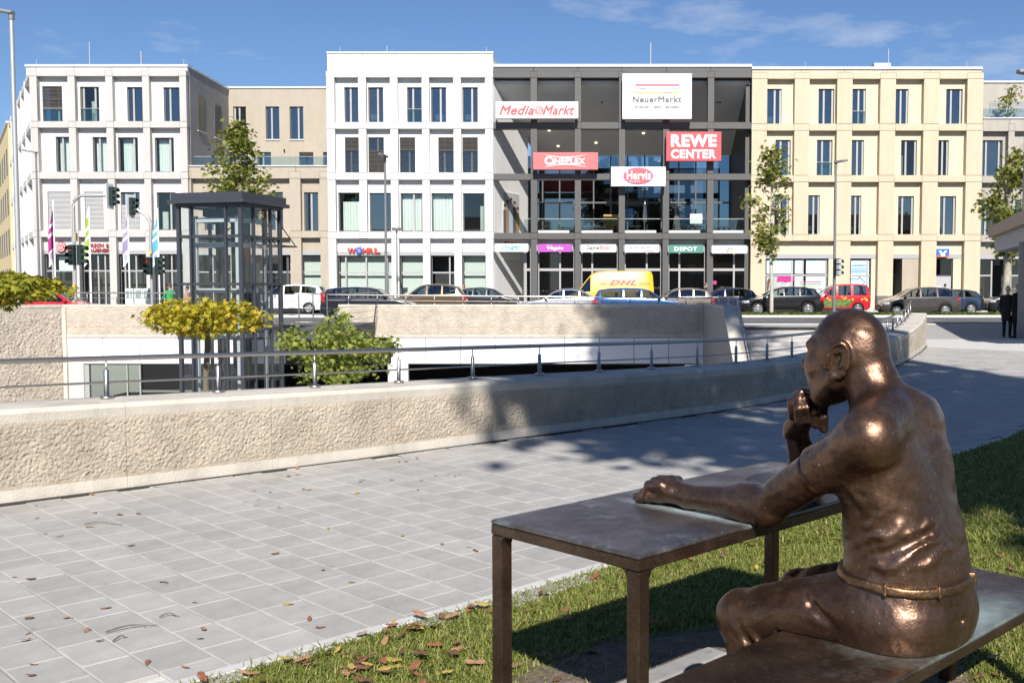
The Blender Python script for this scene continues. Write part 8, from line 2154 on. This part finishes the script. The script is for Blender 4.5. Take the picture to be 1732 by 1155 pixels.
# measured ones on the path (photo pixels)
for px, py in ((60, 979), (52, 1043), (50, 1070), (50, 1082), (57, 1045), (144, 1069), (120, 1044), (163, 1085), (52, 1124), (60, 1142), (187, 1028), (65, 876), (73, 904), (106, 907), (20, 977), (199, 870), (157, 868), (158, 891), (227, 922), (237, 869), (270, 985), (283, 986), (325, 1019), (342, 1062), (343, 1081), (247, 1124), (320, 1130), (62, 855), (77, 856), (412, 850), (428, 830), (440, 845), (435, 855), (456, 833), (470, 858), (555, 892), (682, 907), (547, 965), (590, 985), (523, 1050), (536, 1062), (495, 1022), (460, 938), (613, 814), (660, 812), (706, 829), (715, 812), (618, 812), (600, 835), (527, 828), (516, 828), (760, 803), (770, 806), (675, 782), (708, 776), (690, 781), (500, 803), (490, 805), (745, 920), (800, 930), (790, 926), (870, 872), (735, 805), (1275, 712), (1300, 720), (1385, 735), (1530, 632), (1660, 648), (1190, 735)):
    g = G(px, py, .032)
    if in_poly(g.x, g.y, path_poly): fallen(g.x, g.y, .033, .044, 'paving ' + ('near the lower left photo corner' if py > 1000 else 'left of the bronze table' if py > 862 else 'in front of the long wall'))
def edge_line(f, n, o0, o1):
    for _ in range(n):
        i = rl.randrange(1, 26); a, c = lawn_curve[i], lawn_curve[min(i + 1, len(lawn_curve) - 1)]; q = rl.random()
        p = Vector((a[0] + (c[0] - a[0]) * q, a[1] + (c[1] - a[1]) * q)); d = Vector((c[0] - a[0], c[1] - a[1])).normalized(); o = rl.uniform(o0, o1)
        fallen(p.x + d.y * o, p.y - d.x * o, f, .075, 'lawn edge')
edge_line(.05, 26, -.02, .18)
k = 0
while k < 80:
    x, y = rl.uniform(-1.6, 2.6), rl.uniform(3.3, 7.0)
    if in_poly(x, y, lawn_poly) and near_keep(np.array([x]), np.array([y]))[0] or rl.random() < .02:
        if in_poly(x, y, lawn_poly): fallen(x, y, rl.uniform(.03, .05), .066, 'short grass ' + ('beside the path edge' if (x - y) * .70711 < -3.65 else 'behind the bronze table' if (x + y) * .70711 > 3.9 else 'by the table leg')); k += 1
for _ in range(72):
    g = G(rl.triangular(430, 830, 700), rl.uniform(1030, 1165), 0.04)
    if in_poly(g.x, g.y, lawn_poly): fallen(g.x, g.y, rl.uniform(.03, .055), .068, 'lawn corner left of the near table leg')
for _ in range(12):
    a = rl.uniform(0, 2 * PI); q = LS(3.2 + 1.1 * math.cos(a) * rl.random(), -2.5 + .8 * math.sin(a) * rl.random()); fallen(q.x, q.y, .026, .075, 'bare soil')
for s in np.linspace(s_ref - 1, s_ref + 14, 32):
    s += rl.uniform(-.2, .2); p, n, zt = wall_at(s); o = rl.uniform(.03, .12); fallen(p.x + n.x * o, p.y + n.y * o, .036, .055, 'gap along the long wall')
for px, py, ln, an in ((225, 1060, .24, .6), (176, 885, .26, .1), (205, 1078, .10, 1.2), (288, 1040, .1, .5)):
    g = G(px, py, .04); pts = [(g.x + ln * (q - .5) * math.cos(an), g.y + ln * (q - .5) * math.sin(an) + .02 * math.sin(q * 5), .040 + .008 * math.sin(q * 4)) for q in np.linspace(0, 1, 6)]
    o = MB().tube(pts, [.0035, .0035, .003, .0028, .002, .0015], 6).build('twig', bark, None)
    tag(o, ('long thin brown twig on the paving near the photo corner', 'thin pale twig on the paving near the foot of the wall', 'tiny forked twig beside the long twig', 'short twig on the paving right of the long twig')[[225, 176, 205, 288].index(px)], 'twig')
# ------------------------------------------------------------------ brick houses behind the viewer, out of the picture: the shop windows mirror them
brick_m = mat('red_brick', (0.16, 0.075, 0.05), .9, var=.25, vs=2)
for i, (x0, x1, h) in enumerate(((-75, -38, 9.5), (-36, -6, 12.0), (-4, 30, 10.0), (32, 70, 12.5))):
    t = thing('brick_house', 'dark red brick house row behind the viewer, %s' % ('first from the left', 'second from the left', 'third from the left', 'fourth from the left')[i], 'house', ((x0 + x1) / 2, -58, 0), 0, 'brick houses behind the viewer')
    quick('wall', brick_m, t, (x0, x1, -70, -58, 0, h)); MB().prism([(x0, -57.5, h), (x0, -64, h + 3.5), (x0, -70.5, h)], (x1 - x0, 0, 0)).build('roof', mat('dark_tile', (0.06, 0.045, 0.04), .9), t)
    for k in range(int((x1 - x0) / 4)):
        for z in (1.2, 4.4, 7.4): quick('window', M['frame'], t, (x0 + 1 + k * 4, x0 + 2.4 + k * 4, -58.0, -57.95, z, z + 1.6))
